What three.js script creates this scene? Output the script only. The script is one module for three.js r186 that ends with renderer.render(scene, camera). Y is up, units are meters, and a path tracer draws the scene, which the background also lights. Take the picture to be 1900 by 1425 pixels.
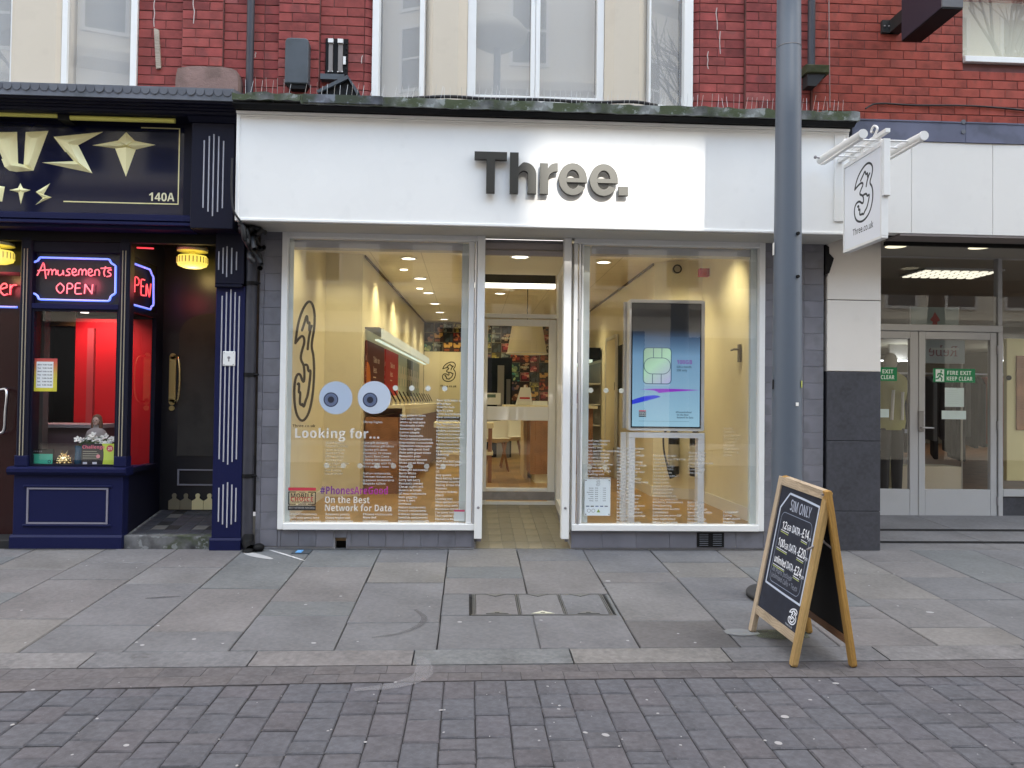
import * as THREE from 'three';
import { mergeGeometries } from 'three/addons/utils/BufferGeometryUtils.js';
import { ConvexGeometry } from 'three/addons/geometries/ConvexGeometry.js';

const scene = new THREE.Scene();

// ---------- camera ----------
const camera = new THREE.PerspectiveCamera(50.82, 4 / 3, 0.1, 400);
camera.position.set(0, 1.32, 7.2);
camera.rotation.order = 'YXZ';
camera.rotation.set(0.0207, -0.052, 0.0123);
scene.add(camera);

// ---------- renderer and exposure ----------
const renderer = new THREE.WebGLRenderer({ antialias: true });
renderer.toneMapping = THREE.LinearToneMapping;
renderer.toneMappingExposure = 2.26;
renderer.shadowMap.enabled = true;

// ---------- noise ----------
function rng(seed) { let a = seed >>> 0; return () => { a = (a + 0x6d2b79f5) | 0; let t = Math.imul(a ^ (a >>> 15), 1 | a); t = (t + Math.imul(t ^ (t >>> 7), 61 | t)) ^ t; return ((t ^ (t >>> 14)) >>> 0) / 4294967296; }; }
const clamp = (x, a = 0, b = 1) => Math.min(b, Math.max(a, x)), lerp = (a, b, t) => a + (b - a) * t, sstep = (a, b, x) => { const t = clamp((x - a) / (b - a)); return t * t * (3 - 2 * t); };
function hash(x, y, s) { let h = Math.imul(x, 374761393) ^ Math.imul(y, 668265263) ^ Math.imul(s, 1274126177); h = Math.imul(h ^ (h >>> 13), 1274126177); return ((h ^ (h >>> 16)) >>> 0) / 4294967296; }
function vnoise(u, v, p, s) {                       // tileable value noise of period p
  const x = u * p, y = v * p, ix = Math.floor(x), iy = Math.floor(y), fx = x - ix, fy = y - iy, m = (k) => ((k % p) + p) % p;
  const a = fx * fx * (3 - 2 * fx), b = fy * fy * (3 - 2 * fy);
  return lerp(lerp(hash(m(ix), m(iy), s), hash(m(ix + 1), m(iy), s), a), lerp(hash(m(ix), m(iy + 1), s), hash(m(ix + 1), m(iy + 1), s), a), b);
}
function fbm(u, v, p, oct, s, gain = 0.5) { let t = 0, a = 1, n = 0; for (let i = 0; i < oct; i++) { t += a * vnoise(u, v, p << i, s + i); n += a; a *= gain; } return t / n; }

// ---------- sky: one hazy, partly clouded dome ----------
{
  const W = 512, H = 256, data = new Float32Array(W * H * 4);
  for (let j = 0; j < H; j++) {
    const el = ((j + 0.5) / H - 0.5) * Math.PI, y = Math.sin(el);
    for (let i = 0; i < W; i++) {
      const o = (j * W + i) * 4, up = Math.max(0, y), k = Math.pow(1 - up, 2.2);
      let c = [lerp(0.36, 0.95, k), lerp(0.55, 0.98, k), lerp(0.86, 1.0, k)];
      const cl = sstep(0.4, 0.6, fbm(i / W, (j / H) * 0.5, 6, 5, 11));
      const w = cl * sstep(0.0, 0.2, y);
      c = c.map((q, n) => lerp(q, [1.24, 1.19, 1.1][n], w * 0.92));
      const az = ((i + 0.5) / W - 0.5) * 2 * Math.PI, dt = (Math.cos(az) * Math.cos(el) * 0.2 + y * 0.6 + Math.sin(az) * Math.cos(el)) / 1.183, gl = 1 + 1.9 * Math.pow(Math.max(0, dt), 2.5);   // brighter towards the sun
      c = c.map((q, n) => q * lerp(1, gl, [1, 0.97, 0.9][n]));
      if (y < 0) c = [0.22, 0.22, 0.23];
      data[o] = c[0]; data[o + 1] = c[1]; data[o + 2] = c[2]; data[o + 3] = 1;
    }
  }
  const sky = new THREE.DataTexture(data, W, H, THREE.RGBAFormat, THREE.FloatType);
  sky.mapping = THREE.EquirectangularReflectionMapping; sky.magFilter = THREE.LinearFilter; sky.needsUpdate = true;
  scene.background = sky; scene.environment = sky;
}
// the sun is set behind the terrace; openings in its added attic wall aim the beams
const sun = new THREE.DirectionalLight(new THREE.Color().setRGB(1, 0.95, 0.86), 2.2);
sun.position.set(6, 18, 30); sun.target.position.set(0, 0, 0);
sun.castShadow = true; sun.shadow.radius = 2.2; sun.shadow.mapSize.set(2048, 2048);
Object.assign(sun.shadow.camera, { left: -16, right: 16, top: 16, bottom: -16, near: 1, far: 80 });
scene.add(sun, sun.target);

// ---------- building helpers ----------
const V3 = (x, y, z) => new THREE.Vector3(x, y, z);
const used = new Map();
function numbered(n) { const k = used.get(n) ?? 0; used.set(n, k + 1); return k ? n + '_' + String(k).padStart(3, '0') : n; }
function tag(o, label, category, group) { o.userData.label = label; if (category) o.userData.category = category; if (group) o.userData.group = group; return o; }
function thing(name, label, category, [x, y, z] = [0, 0, 0], group) {
  const o = new THREE.Group(); o.name = numbered(name); o.position.set(x, y, z); o.userData.org = V3(x, y, z); scene.add(o);
  return tag(o, label, category, group);
}
function ground(name, x = 0, y = 0, z = 0) { const o = new THREE.Group(); o.name = name; o.position.set(x, y, z); o.userData = { org: V3(x, y, z), kind: 'structure' }; scene.add(o); return o; }
function boxUV(g, s = 1) {                            // uv in metres, by the face's main direction
  const p = g.attributes.position, n = g.attributes.normal, uv = new Float32Array(p.count * 2);
  for (let i = 0; i < p.count; i++) {
    const ax = Math.abs(n.getX(i)), ay = Math.abs(n.getY(i)), az = Math.abs(n.getZ(i)), x = p.getX(i), y = p.getY(i), z = p.getZ(i);
    const [u, v] = ay > ax && ay > az ? [x, z] : ax > az ? [z, y] : [x, y];
    uv[i * 2] = u * s; uv[i * 2 + 1] = v * s;
  }
  g.setAttribute('uv', new THREE.BufferAttribute(uv, 2)); return g;
}
function join(list) {
  const gs = [].concat(list).map((g) => { const q = g.index ? g.toNonIndexed() : g.clone(); for (const k of Object.keys(q.attributes)) if (!['position', 'normal', 'uv'].includes(k)) q.deleteAttribute(k); if (!q.attributes.uv) q.setAttribute('uv', new THREE.BufferAttribute(new Float32Array(q.attributes.position.count * 2), 2)); q.morphAttributes = {}; return q; });
  return gs.length === 1 ? gs[0] : mergeGeometries(gs);
}
// a named part of a thing (or sub-part of a part); geometry is given in world metres
function part(parent, name, list, mat, keepUV) {
  const g = join(list); if (!keepUV) boxUV(g);
  const org = parent.userData.org; g.translate(-org.x, -org.y, -org.z);
  const m = new THREE.Mesh(g, mat); m.name = name; m.castShadow = m.receiveShadow = true; m.userData.org = org; parent.add(m); return m;
}
// a repeated piece that shares its geometry (centred on its own place)
function piece(parent, name, geo, mat, x, y, z, sx = 1, sy = 1, sz = 1) {
  const m = new THREE.Mesh(geo, mat), o = parent.userData.org; m.name = name; m.position.set(x - o.x, y - o.y, z - o.z); m.scale.set(sx, sy, sz); m.castShadow = m.receiveShadow = true; parent.add(m); return m;
}
function box(x0, y0, z0, x1, y1, z1) { return new THREE.BoxGeometry(Math.abs(x1 - x0), Math.abs(y1 - y0), Math.abs(z1 - z0)).translate((x0 + x1) / 2, (y0 + y1) / 2, (z0 + z1) / 2); }
function chamfer(w, h, d, c, axis = 'z') {             // box whose front (+z), or top (+y), has bevelled edges; centred
  const s = new THREE.Shape(); const a = w / 2, b = h / 2;
  const q = [[-a, -b, -d / 2], [a, -b, -d / 2], [a, b, -d / 2], [-a, b, -d / 2], [-a, -b, d / 2 - c], [a, -b, d / 2 - c], [a, b, d / 2 - c], [-a, b, d / 2 - c], [-a + c, -b + c, d / 2], [a - c, -b + c, d / 2], [a - c, b - c, d / 2], [-a + c, b - c, d / 2]];
  const idx = [0, 1, 5, 0, 5, 4, 1, 2, 6, 1, 6, 5, 2, 3, 7, 2, 7, 6, 3, 0, 4, 3, 4, 7, 4, 5, 9, 4, 9, 8, 5, 6, 10, 5, 10, 9, 6, 7, 11, 6, 11, 10, 7, 4, 8, 7, 8, 11, 8, 9, 10, 8, 10, 11, 0, 3, 2, 0, 2, 1];
  let g = new THREE.BufferGeometry(); g.setAttribute('position', new THREE.BufferAttribute(new Float32Array(q.flat()), 3)); g.setIndex(idx);
  g = g.toNonIndexed(); g.computeVertexNormals();
  if (axis === 'y') g.rotateX(-Math.PI / 2);
  return boxUV(g);
}
function cbox(x0, y0, z0, x1, y1, z1, c = 0.004) { return chamfer(x1 - x0, y1 - y0, z1 - z0, c).translate((x0 + x1) / 2, (y0 + y1) / 2, (z0 + z1) / 2); }
function shapeOf(pts) { const s = new THREE.Shape(); pts.forEach(([x, y], i) => (i ? s.lineTo(x, y) : s.moveTo(x, y))); s.closePath(); return s; }
function prism(pts, z0, z1, bevel = 0, holes = []) {    // outline in x,y pushed along z
  const s = shapeOf(pts); for (const h of holes) s.holes.push(new THREE.Path(shapeOf(h).getPoints()));
  return new THREE.ExtrudeGeometry(s, { depth: z1 - z0 - 2 * bevel, bevelEnabled: bevel > 0, bevelSize: bevel, bevelThickness: bevel, bevelOffset: -bevel, bevelSegments: 1, curveSegments: 10 }).translate(0, 0, z0 + bevel);
}
function xprism(pts, x0, x1) { return prism(pts.map(([z, y]) => [-z, y]), 0, x1 - x0).rotateY(Math.PI / 2).translate(x0, 0, 0); } // outline in z,y pushed along x
function vprism(pts, y0, y1) { return prism(pts.map(([x, z]) => [x, -z]), 0, y1 - y0).rotateX(-Math.PI / 2).translate(0, y0, 0); } // outline in x,z pushed up
function rod(a, b, r0, r1 = r0, n = 10) {
  const A = V3(...a), D = V3(...b).sub(A), g = new THREE.CylinderGeometry(r1, r0, D.length(), n);
  g.applyQuaternion(new THREE.Quaternion().setFromUnitVectors(V3(0, 1, 0), D.clone().normalize())); return g.translate(...A.addScaledVector(D, 0.5).toArray());
}
function tube(pts, r, n = 6, seg = pts.length * 4, tension) {
  const c = new THREE.CatmullRomCurve3(pts.map((p) => V3(...p)), false, tension === undefined ? 'centripetal' : 'catmullrom', tension); return new THREE.TubeGeometry(c, seg, r, n, false);
}
function lathe(pts, x, y, z, n = 20) { return new THREE.LatheGeometry(pts.map(([r, h]) => new THREE.Vector2(r, h)), n).translate(x, y, z); }
function ball(x, y, z, rx, ry = rx, rz = rx, n = 14) { return new THREE.SphereGeometry(1, n, n).scale(rx, ry, rz).translate(x, y, z); }
function wall(x0, z0, x1, z1, y0, y1, t) {             // upright slab along a line on plan, t to the left of it
  const dx = x1 - x0, dz = z1 - z0, l = Math.hypot(dx, dz), nx = (dz / l) * t, nz = (-dx / l) * t;
  return vprism([[x0, z0], [x1, z1], [x1 + nx, z1 + nz], [x0 + nx, z0 + nz]], y0, y1);
}
function sheet(x0, y0, x1, y1, z) { return new THREE.PlaneGeometry(x1 - x0, y1 - y0).translate((x0 + x1) / 2, (y0 + y1) / 2, z); }
function frameRing(x0, y0, x1, y1, w, z0, z1) { return [box(x0, y0, z0, x0 + w, y1, z1), box(x1 - w, y0, z0, x1, y1, z1), box(x0 + w, y0, z0, x1 - w, y0 + w, z1), box(x0 + w, y1 - w, z0, x1 - w, y1, z1)]; }

// ---------- textures ----------
const toS = (x) => Math.round(255 * Math.pow(clamp(x), 1 / 2.2));
function dtex(n, fn, metres, srgb = true) {
  const d = new Uint8Array(n * n * 4);
  for (let j = 0; j < n; j++) for (let i = 0; i < n; i++) { const c = fn(i / n, j / n), o = (j * n + i) * 4, q = Array.isArray(c) ? c : [c, c, c]; for (let k = 0; k < 3; k++) d[o + k] = srgb ? toS(q[k]) : Math.round(255 * clamp(q[k])); d[o + 3] = 255; }
  const t = new THREE.DataTexture(d, n, n); t.wrapS = t.wrapT = THREE.RepeatWrapping; t.magFilter = THREE.LinearFilter; if (srgb) t.colorSpace = THREE.SRGBColorSpace; t.repeat.set(1 / metres, 1 / metres); t.needsUpdate = true; return t;
}
const T = {
  stone: dtex(512, (u, v) => { const a = fbm(u, v, 3, 5, 3), b = fbm(u, v, 64, 2, 9), s = vnoise(u, v, 200, 5) > 0.93 ? 0.16 : 0; return clamp(0.55 + (a - 0.5) * 0.3 + (b - 0.5) * 0.17 + s * 0.4, 0, 1); }, 1.3),
  stoneBump: dtex(512, (u, v) => fbm(u, v, 24, 4, 21) * 0.6 + fbm(u, v, 128, 2, 2) * 0.4, 0.7, false),
  sett: dtex(512, (u, v) => { const b = fbm(u, v, 40, 3, 17), a = fbm(u, v, 5, 3, 4), s = hash(Math.floor(u * 256), Math.floor(v * 256), 8) > 0.985 ? 0.25 : 0; return clamp(0.52 + (a - 0.5) * 0.24 + (b - 0.5) * 0.3 + s * 0.7); }, 0.9),
  brick: dtex(512, (u, v) => { const a = fbm(u, v, 12, 4, 31), b = fbm(u, v, 4, 4, 37), d = sstep(0.55, 0.75, fbm(u, v, 6, 5, 71)); const m = 0.62 + (a - 0.5) * 0.4 + (b - 0.5) * 0.55; return [m * (1 - 0.28 * d), m * (1 - 0.1 * d), m * (1 - 0.08 * d)]; }, 0.8),
  paint: dtex(512, (u, v) => { const a = fbm(u, v, 3, 5, 41), b = fbm(u, v, 10, 4, 43), s = sstep(0.66, 0.8, fbm(u * 1, v, 14, 4, 47)); return clamp(0.965 + (a - 0.5) * 0.07 + (b - 0.5) * 0.03 - s * 0.025); }, 2.1),
  grime: dtex(512, (u, v) => { const a = fbm(u, v, 4, 6, 51), s = sstep(0.5, 0.75, fbm(u, v, 7, 5, 53)); return [0.77 + (a - 0.5) * 0.45 - s * 0.18, 0.775 + (a - 0.5) * 0.44 - s * 0.17, 0.77 + (a - 0.5) * 0.43 - s * 0.18].map((q) => clamp(q)); }, 1.1),
  moss: dtex(512, (u, v) => { const a = fbm(u, v, 9, 5, 61), b = sstep(0.48, 0.68, fbm(u, v, 5, 5, 63)), w = sstep(0.64, 0.74, fbm(u, v, 18, 4, 67)); const g = 0.35 + (a - 0.5) * 0.7; return [lerp(lerp(g, 0.16, b), 0.75, w * 0.7), lerp(lerp(g, 0.19, b), 0.78, w * 0.7), lerp(lerp(g * 1.04, 0.11, b), 0.8, w * 0.7)].map((q) => clamp(q)); }, 0.9),
  wood: dtex(512, (u, v) => { const g = fbm(u * 1, v, 4, 3, 81), s = Math.sin((v * 26 + g * 4 + fbm(u, v, 2, 2, 5) * 5) * Math.PI * 2) * 0.5 + 0.5, n = vnoise(u, v, 128, 7); return clamp(0.66 + s * 0.16 + (n - 0.5) * 0.14 + (g - 0.5) * 0.5); }, 0.5),
  floor: dtex(512, (u, v) => { const pl = Math.floor(u * 8), off = hash(pl, 1, 3), e = Math.abs((u * 8) % 1 - 0.5) > 0.485 ? 0.6 : 1, g = vnoise((u * 4) % 1, (v + off) % 1, 64, 5); return clamp((0.55 + hash(pl, Math.floor((v + off) * 2), 9) * 0.3 + (g - 0.5) * 0.18) * e); }, 1.1),
  ceil: dtex(256, (u, v) => (u < 0.012 || v < 0.012 ? 0.66 : 0.93 + (vnoise(u, v, 64, 3) - 0.5) * 0.08), 0.6),
  rough: dtex(256, (u, v) => 0.45 + fbm(u, v, 6, 5, 91) * 0.6, 1.0, false),
};
function col(r, g, b) { return new THREE.Color().setRGB(r, g, b); }
function std(r, g, b, o = {}) { const m = new THREE.MeshStandardMaterial({ roughness: 0.75, ...o }); m.color = col(r, g, b); return m; }
function glow(r, g, b, k = 1) { const m = new THREE.MeshStandardMaterial({ roughness: 0.6 }); m.color = col(0.5, 0.5, 0.5); m.emissive = col(r, g, b); m.emissiveIntensity = k; return m; }
function glassMat(ior = 1.5, o = {}) { const m = new THREE.MeshPhysicalMaterial({ roughness: 0, transmission: 1, thickness: 0, ior, ...o }); return m; }
function matt(r, g, b, o = {}) { const m = new THREE.MeshPhysicalMaterial({ roughness: 0.5, specularIntensity: 0.4, map: T.paint, ...o }); m.color = col(r, g, b); return m; }
const M = {
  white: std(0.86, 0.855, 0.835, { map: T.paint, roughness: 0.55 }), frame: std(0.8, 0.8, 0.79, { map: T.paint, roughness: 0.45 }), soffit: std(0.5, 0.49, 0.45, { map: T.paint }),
  tile: std(0.25, 0.24, 0.285, { map: T.grime, roughness: 0.42 }), tile2: std(0.215, 0.207, 0.25, { map: T.grime, roughness: 0.38 }), grout: std(0.3, 0.295, 0.31, { roughness: 0.95 }),
  mortar: std(0.21, 0.085, 0.078, { map: T.grime, roughness: 1 }), navy: matt(0.006, 0.0085, 0.05), navyDark: matt(0.006, 0.0065, 0.02),
  black: matt(0.005, 0.005, 0.006, { roughness: 0.6 }), dark: std(0.022, 0.021, 0.023, { map: T.grime }), flute: std(0.42, 0.42, 0.47, { roughness: 0.6 }), lead: std(0.17, 0.18, 0.215, { map: T.grime, roughness: 0.8 }), leadBlue: std(0.13, 0.14, 0.22, { map: T.grime, roughness: 0.65 }),
  moss: std(0.4, 0.42, 0.4, { map: T.moss, roughness: 1, bumpMap: T.stoneBump, bumpScale: 0.004 }), sandstone: std(0.62, 0.55, 0.45, { map: T.paint, roughness: 0.95 }),
  gold: std(0.95, 0.88, 0.5, { metalness: 0.1, roughness: 0.4 }), goldPale: std(0.86, 0.78, 0.42, { metalness: 0.2, roughness: 0.4 }), brass: std(0.85, 0.68, 0.36, { metalness: 1, roughness: 0.22 }), steel: std(0.6, 0.6, 0.62, { metalness: 1, roughness: 0.3 }), alu: std(0.47, 0.47, 0.48, { map: T.paint, roughness: 0.5, metalness: 0.15 }),
  steelDull: std(0.36, 0.34, 0.36, { map: T.grime, metalness: 0.4, roughness: 0.5 }), post: std(0.095, 0.118, 0.155, { map: T.paint, roughness: 0.5 }), pipe: std(0.045, 0.045, 0.062, { map: T.grime, roughness: 0.55 }),
  pineA: std(0.5, 0.33, 0.13, { map: T.wood, roughness: 0.6 }), pineB: std(0.5, 0.4, 0.29, { map: T.wood, roughness: 0.6 }), pineC: std(0.46, 0.26, 0.065, { map: T.wood, roughness: 0.6 }), rubber: std(0.012, 0.012, 0.012, { roughness: 0.9 }),
  cream: std(0.8, 0.75, 0.58, { map: T.paint, roughness: 0.85 }), creamStone: std(0.72, 0.67, 0.61, { map: T.paint, roughness: 0.8 }), panel: std(0.72, 0.7, 0.67, { map: T.paint, roughness: 0.6 }), granite: std(0.075, 0.076, 0.095, { map: T.sett, roughness: 0.6 }),
  ceil: std(0.8, 0.76, 0.66, { map: T.ceil, roughness: 0.9 }), floor: std(0.5, 0.31, 0.14, { map: T.floor, roughness: 0.35 }), floorTile: std(0.27, 0.235, 0.17, { map: T.grime, roughness: 0.5 }), woodBrown: std(0.4, 0.19, 0.085, { map: T.wood, roughness: 0.5 }),
  red: std(0.5, 0.012, 0.02, { roughness: 0.8 }), darkRed: std(0.2, 0.01, 0.012, { roughness: 0.8 }), glass: glassMat(1.72), glassUp: glassMat(1.55, { metalness: 0.26 }), plastic: std(0.75, 0.75, 0.74, { roughness: 0.4 }), letter: std(0.07, 0.07, 0.067, { roughness: 0.42, metalness: 1 }),
  paper: std(0.8, 0.84, 0.84), added_backing: std(0.34, 0.34, 0.33, { map: T.paint, roughness: 0.9 }), wire: std(0.5, 0.5, 0.5, { metalness: 0.8, roughness: 0.35 }), cable: std(0.012, 0.012, 0.014, { roughness: 0.6 }), boxGrey: std(0.075, 0.09, 0.11, { map: T.grime, roughness: 0.55 }),
  downlight: glow(1, 0.92, 0.74, 1.6), led: glow(1, 0.96, 0.85, 1.2), drumGlow: glow(1, 0.76, 0.1, 0.5), neonRed: glow(1, 0.015, 0.035, 0.6), neonBlue: glow(0.06, 0.17, 1, 0.7), tubeYellow: std(0.72, 0.68, 0.16, { roughness: 0.4 }),
};
// a flat print: canvas drawing on a sheet
function canvasTex(w, h, draw) { const c = document.createElement('canvas'); c.width = w; c.height = h; const x = c.getContext('2d'); draw(x, w, h); const t = new THREE.CanvasTexture(c); t.colorSpace = THREE.SRGBColorSpace; t.anisotropy = 8; return t; }
function printMat(w, h, draw, o = {}) { const m = new THREE.MeshStandardMaterial({ roughness: 0.6, ...o }); m.map = canvasTex(w, h, draw); if (o.transparent) m.alphaTest = 0; return m; }
function screenMat(w, h, draw, k) { const t = canvasTex(w, h, draw); return new THREE.MeshStandardMaterial({ color: 0x020202, roughness: 0.3, emissive: 0xffffff, emissiveMap: t, emissiveIntensity: k }); }
// the figure three emblem: a looping outline with flame-like inner lines, drawn in a box
function emblem(x, bx, by, bw, bh, lw, style) {
  const S = (pts, close) => { x.beginPath(); const q = pts.map(([a, b]) => [bx + a * bw, by + b * bh]); x.moveTo(...q[0]); for (let i = 1; i < q.length - 1; i++) { const mx = (q[i][0] + q[i + 1][0]) / 2, my = (q[i][1] + q[i + 1][1]) / 2; x.quadraticCurveTo(q[i][0], q[i][1], mx, my); } x.lineTo(...q[q.length - 1]); if (close) x.closePath(); x.stroke(); };
  x.strokeStyle = style; x.lineWidth = lw; x.lineJoin = x.lineCap = 'round';
  S([[0.04, 0.35], [0.1, 0.22], [0.35, 0.06], [0.72, -0.03], [0.98, 0.06], [0.99, 0.22], [0.82, 0.37], [0.98, 0.46], [1.02, 0.68], [0.86, 0.92], [0.5, 1.03], [0.14, 0.97], [0.0, 0.8], [0.06, 0.64], [0.28, 0.6], [0.46, 0.69], [0.53, 0.66], [0.5, 0.54], [0.3, 0.49], [0.36, 0.42], [0.52, 0.33], [0.4, 0.28], [0.2, 0.31], [0.04, 0.35]]);
  S([[0.36, 0.24], [0.5, 0.16], [0.6, 0.1], [0.64, 0.19], [0.74, 0.16], [0.72, 0.26], [0.84, 0.2]]); S([[0.66, 0.4], [0.7, 0.31], [0.78, 0.24]]); S([[0.5, 0.54], [0.66, 0.52], [0.72, 0.6], [0.84, 0.57], [0.78, 0.7], [0.7, 0.8], [0.6, 0.84], [0.52, 0.9], [0.44, 0.87]]); S([[0.2, 0.7], [0.28, 0.68], [0.24, 0.78], [0.34, 0.76], [0.3, 0.87], [0.42, 0.88]]);
}

// ================= GROUND =================
const paveY = (z) => -0.05 * z, roadY = (z) => -0.1375 - 0.017 * (z - 2.75);
const kerbBack = (x) => 2.478 - 0.0114 * x, kerbFront = (x) => 2.712 - 0.0135 * x, settEdge = (x) => 2.932 + (x < 1.5 ? 0.0095 * (x - 1.5) * (x - 1.5) : 0);
const shiftUV = (g, a, b) => { const u = g.attributes.uv; for (let i = 0; i < u.count; i++) u.setXY(i, u.getX(i) + a, u.getY(i) + b); return g; };
{
  const R = rng(5), rock = (k, o = {}) => [[0.425, 0.43, 0.475], [0.475, 0.47, 0.5], [0.4, 0.41, 0.455], [0.46, 0.445, 0.47], [0.4, 0.425, 0.46], [0.5, 0.485, 0.49], [0.32, 0.31, 0.33]].map(([r, g, b]) => std(r * k, g * k, b * k, { map: T.stone, roughness: 0.8, bumpMap: T.stoneBump, bumpScale: 0.0025, ...o }));
  const slabM = rock(0.6), kerbM = rock(0.6, { map: T.sett });
  const pave = ground('pavement');
  part(pave, 'bedding', [xprism([[-1.6, 0.055], [2.5, -0.149], [2.5, -0.4], [-1.6, -0.4]], -9, 10)], M.dark);
  const slab = (x0, x1, z0, z1, m) => {
    const w = x1 - x0 - 0.008, l = z1 - z0 - 0.013, g = shiftUV(chamfer(w, l, 0.05, 0.005, 'y'), R() * 3, R() * 3), gp = g.attributes.position; for (let i = 0; i < gp.count; i++) if (gp.getY(i) > 0) { gp.setX(i, gp.getX(i) + (hash(Math.round(gp.getX(i) * 300), Math.round(gp.getZ(i) * 300), 2) - 0.5) * 0.007); gp.setZ(i, gp.getZ(i) + (hash(Math.round(gp.getX(i) * 90), Math.round(gp.getZ(i) * 300), 4) - 0.5) * 0.007); }
    const q = piece(pave, 'paving_slab', g, m ?? slabM[Math.floor(R() * 6)], (x0 + x1) / 2, paveY((z0 + z1) / 2) - 0.025 + (R() - 0.5) * 0.002, (z0 + z1) / 2); q.rotation.x = 0.05; q.rotation.z = (R() - 0.5) * 0.002;
  };
  const lines = [-4.86, -4.28, -3.7, -3.11, -2.515, -1.94, -1.355, -0.762, -0.17, 0.434, 1.023, 1.628, 2.23, 2.833, 3.435, 4.03, 4.63, 5.23, 5.83];
  const joints = [[0.5, 1.35], [0.3, 0.9, 1.8], [0.7, 1.326].concat([2.05]), [0.495, 0.987, 1.907], [0.637, 1.106, 2.035], [1.226, 2.159], [0.603, 1.546, 1.851], [0.455, 1.074, 1.994],
    [0.609, 0.937], [-0.051, 0.396], [0.765, 1.077, 1.972], [0.441, 0.915, 1.513], [0.599, 1.655, 1.925], [0.813, 1.497, 2.113], [0.428, 0.909, 1.511], [1.057].concat([1.9]), [0.55, 1.3], [0.9, 1.7]];
  const mh = [0.028, 1.367, 0.981, 1.849];      // inspection cover: x0, z0, x1, z1
  for (let i = 0; i < lines.length - 1; i++) {
    const x0 = lines[i], x1 = lines[i + 1], zb = kerbBack((x0 + x1) / 2), mid = i === 8 || i === 9;
    const zs = [x0 > 3.6 ? -0.02 : x0 < -2 ? 0.02 : -0.05, ...joints[i], ...(mid ? [mh[1], mh[3]] : []), zb];
    for (let k = 0; k < zs.length - 1; k++) {
      if (mid && k === joints[i].length + 1) { if (i === 8) slab(x0, mh[0] - 0.01, mh[1], mh[3], slabM[2]); else if (mh[2] < x1 - 0.03) slab(mh[2] + 0.01, x1, mh[1], mh[3], slabM[4]); continue; }
      slab(x0, x1, zs[k], zs[k + 1], i === 10 && k === 3 ? slabM[6] : undefined);
    }
  }
  // shallow steps in front of the right-hand doors: long stone strips, each a little higher
  for (const [a, b, dy] of [[-1.52, -0.76, 0.04], [-0.76, -0.3, 0.02], [-0.3, -0.02, 0]]) for (const [x0, x1] of [[3.74, 4.9], [4.9, 6.2], [6.2, 7.5]]) { const g = shiftUV(chamfer(x1 - x0 - 0.003, b - a - 0.011, 0.05, 0.004, 'y'), R() * 3, R()); piece(pave, 'paving_slab', g, slabM[1], (x0 + x1) / 2, paveY((a + b) / 2) - 0.025 + dy, (a + b) / 2).rotation.x = 0.05; if (dy) piece(pave, 'step_riser', new THREE.BoxGeometry(x1 - x0 - 0.003, 0.019, 0.006), M.dark, (x0 + x1) / 2, paveY(b) - 0.011 + dy, b - 0.0035); }
  // inspection cover with three recessed trays
  const cover = thing('inspection_cover', 'recessed steel-edged triple inspection cover set in the pavement before the doorway', 'manhole cover', [(mh[0] + mh[2]) / 2, paveY(mh[1]), (mh[1] + mh[3]) / 2]);
  const cy = paveY((mh[1] + mh[3]) / 2), w3 = (mh[2] - mh[0] - 0.04) / 3, steel = std(0.2, 0.2, 0.2, { map: T.grime, roughness: 0.6, metalness: 0.3 });
  const tilt = (m) => { m.rotation.x = 0.05; return m; };
  for (let k = 0; k < 3; k++) {
    const x0 = mh[0] + 0.02 + k * w3 + 0.012, x1 = x0 + w3 - 0.024, zc = (mh[1] + mh[3]) / 2, l = mh[3] - mh[1] - 0.03;
    tilt(piece(cover, 'tray', shiftUV(chamfer(x1 - x0, l, 0.04, 0.003, 'y'), k * 0.7, k), slabM[[3, 1, 2][k]], (x0 + x1) / 2, cy - 0.0195, zc));
    const tri = (s) => new THREE.ExtrudeGeometry(shapeOf([[-0.075, 0], [0.075, 0], [0, 0.055]]), { depth: 0.004, bevelEnabled: false }).rotateX(-Math.PI / 2).rotateY(s > 0 ? 0 : Math.PI);
    const km = [steel, std(0.62, 0.62, 0.52, { metalness: 0.2, roughness: 0.4 })];
    tilt(piece(cover, 'key_plate', tri(1), k === 1 ? km[1] : steel, (x0 + x1) / 2, paveY(zc + l / 2 - 0.004) + 0.002, zc + l / 2 - 0.004)); tilt(piece(cover, 'key_plate', tri(-1), steel, (x0 + x1) / 2, paveY(zc - l / 2 + 0.004) + 0.002, zc - l / 2 + 0.004));
    tilt(piece(cover, 'keyhole', new THREE.BoxGeometry(0.03, 0.002, 0.008), M.black, (x0 + x1) / 2, paveY(zc + l / 2 - 0.02) + 0.0065, zc + l / 2 - 0.02));
  }
  for (let k = 0; k < 4; k++) for (const d of [-0.006, 0.006]) tilt(piece(cover, 'frame_bar', new THREE.BoxGeometry(0.006, 0.04, mh[3] - mh[1] - 0.012), steel, mh[0] + 0.02 + k * w3 + d, cy - 0.018, (mh[1] + mh[3]) / 2));
  for (const z of [mh[1] + 0.008, mh[3] - 0.008]) tilt(piece(cover, 'frame_bar', new THREE.BoxGeometry(mh[2] - mh[0], 0.04, 0.006), steel, (mh[0] + mh[2]) / 2, paveY(z) - 0.019, z));
  // kerb stones
  const kerb = ground('kerb'), kx = [-6.3, -4.7, -2.077, -1.188, -0.298, 0.599, 1.499, 2.415, 3.343, 4.2, 5.1, 6, 6.9];
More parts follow.
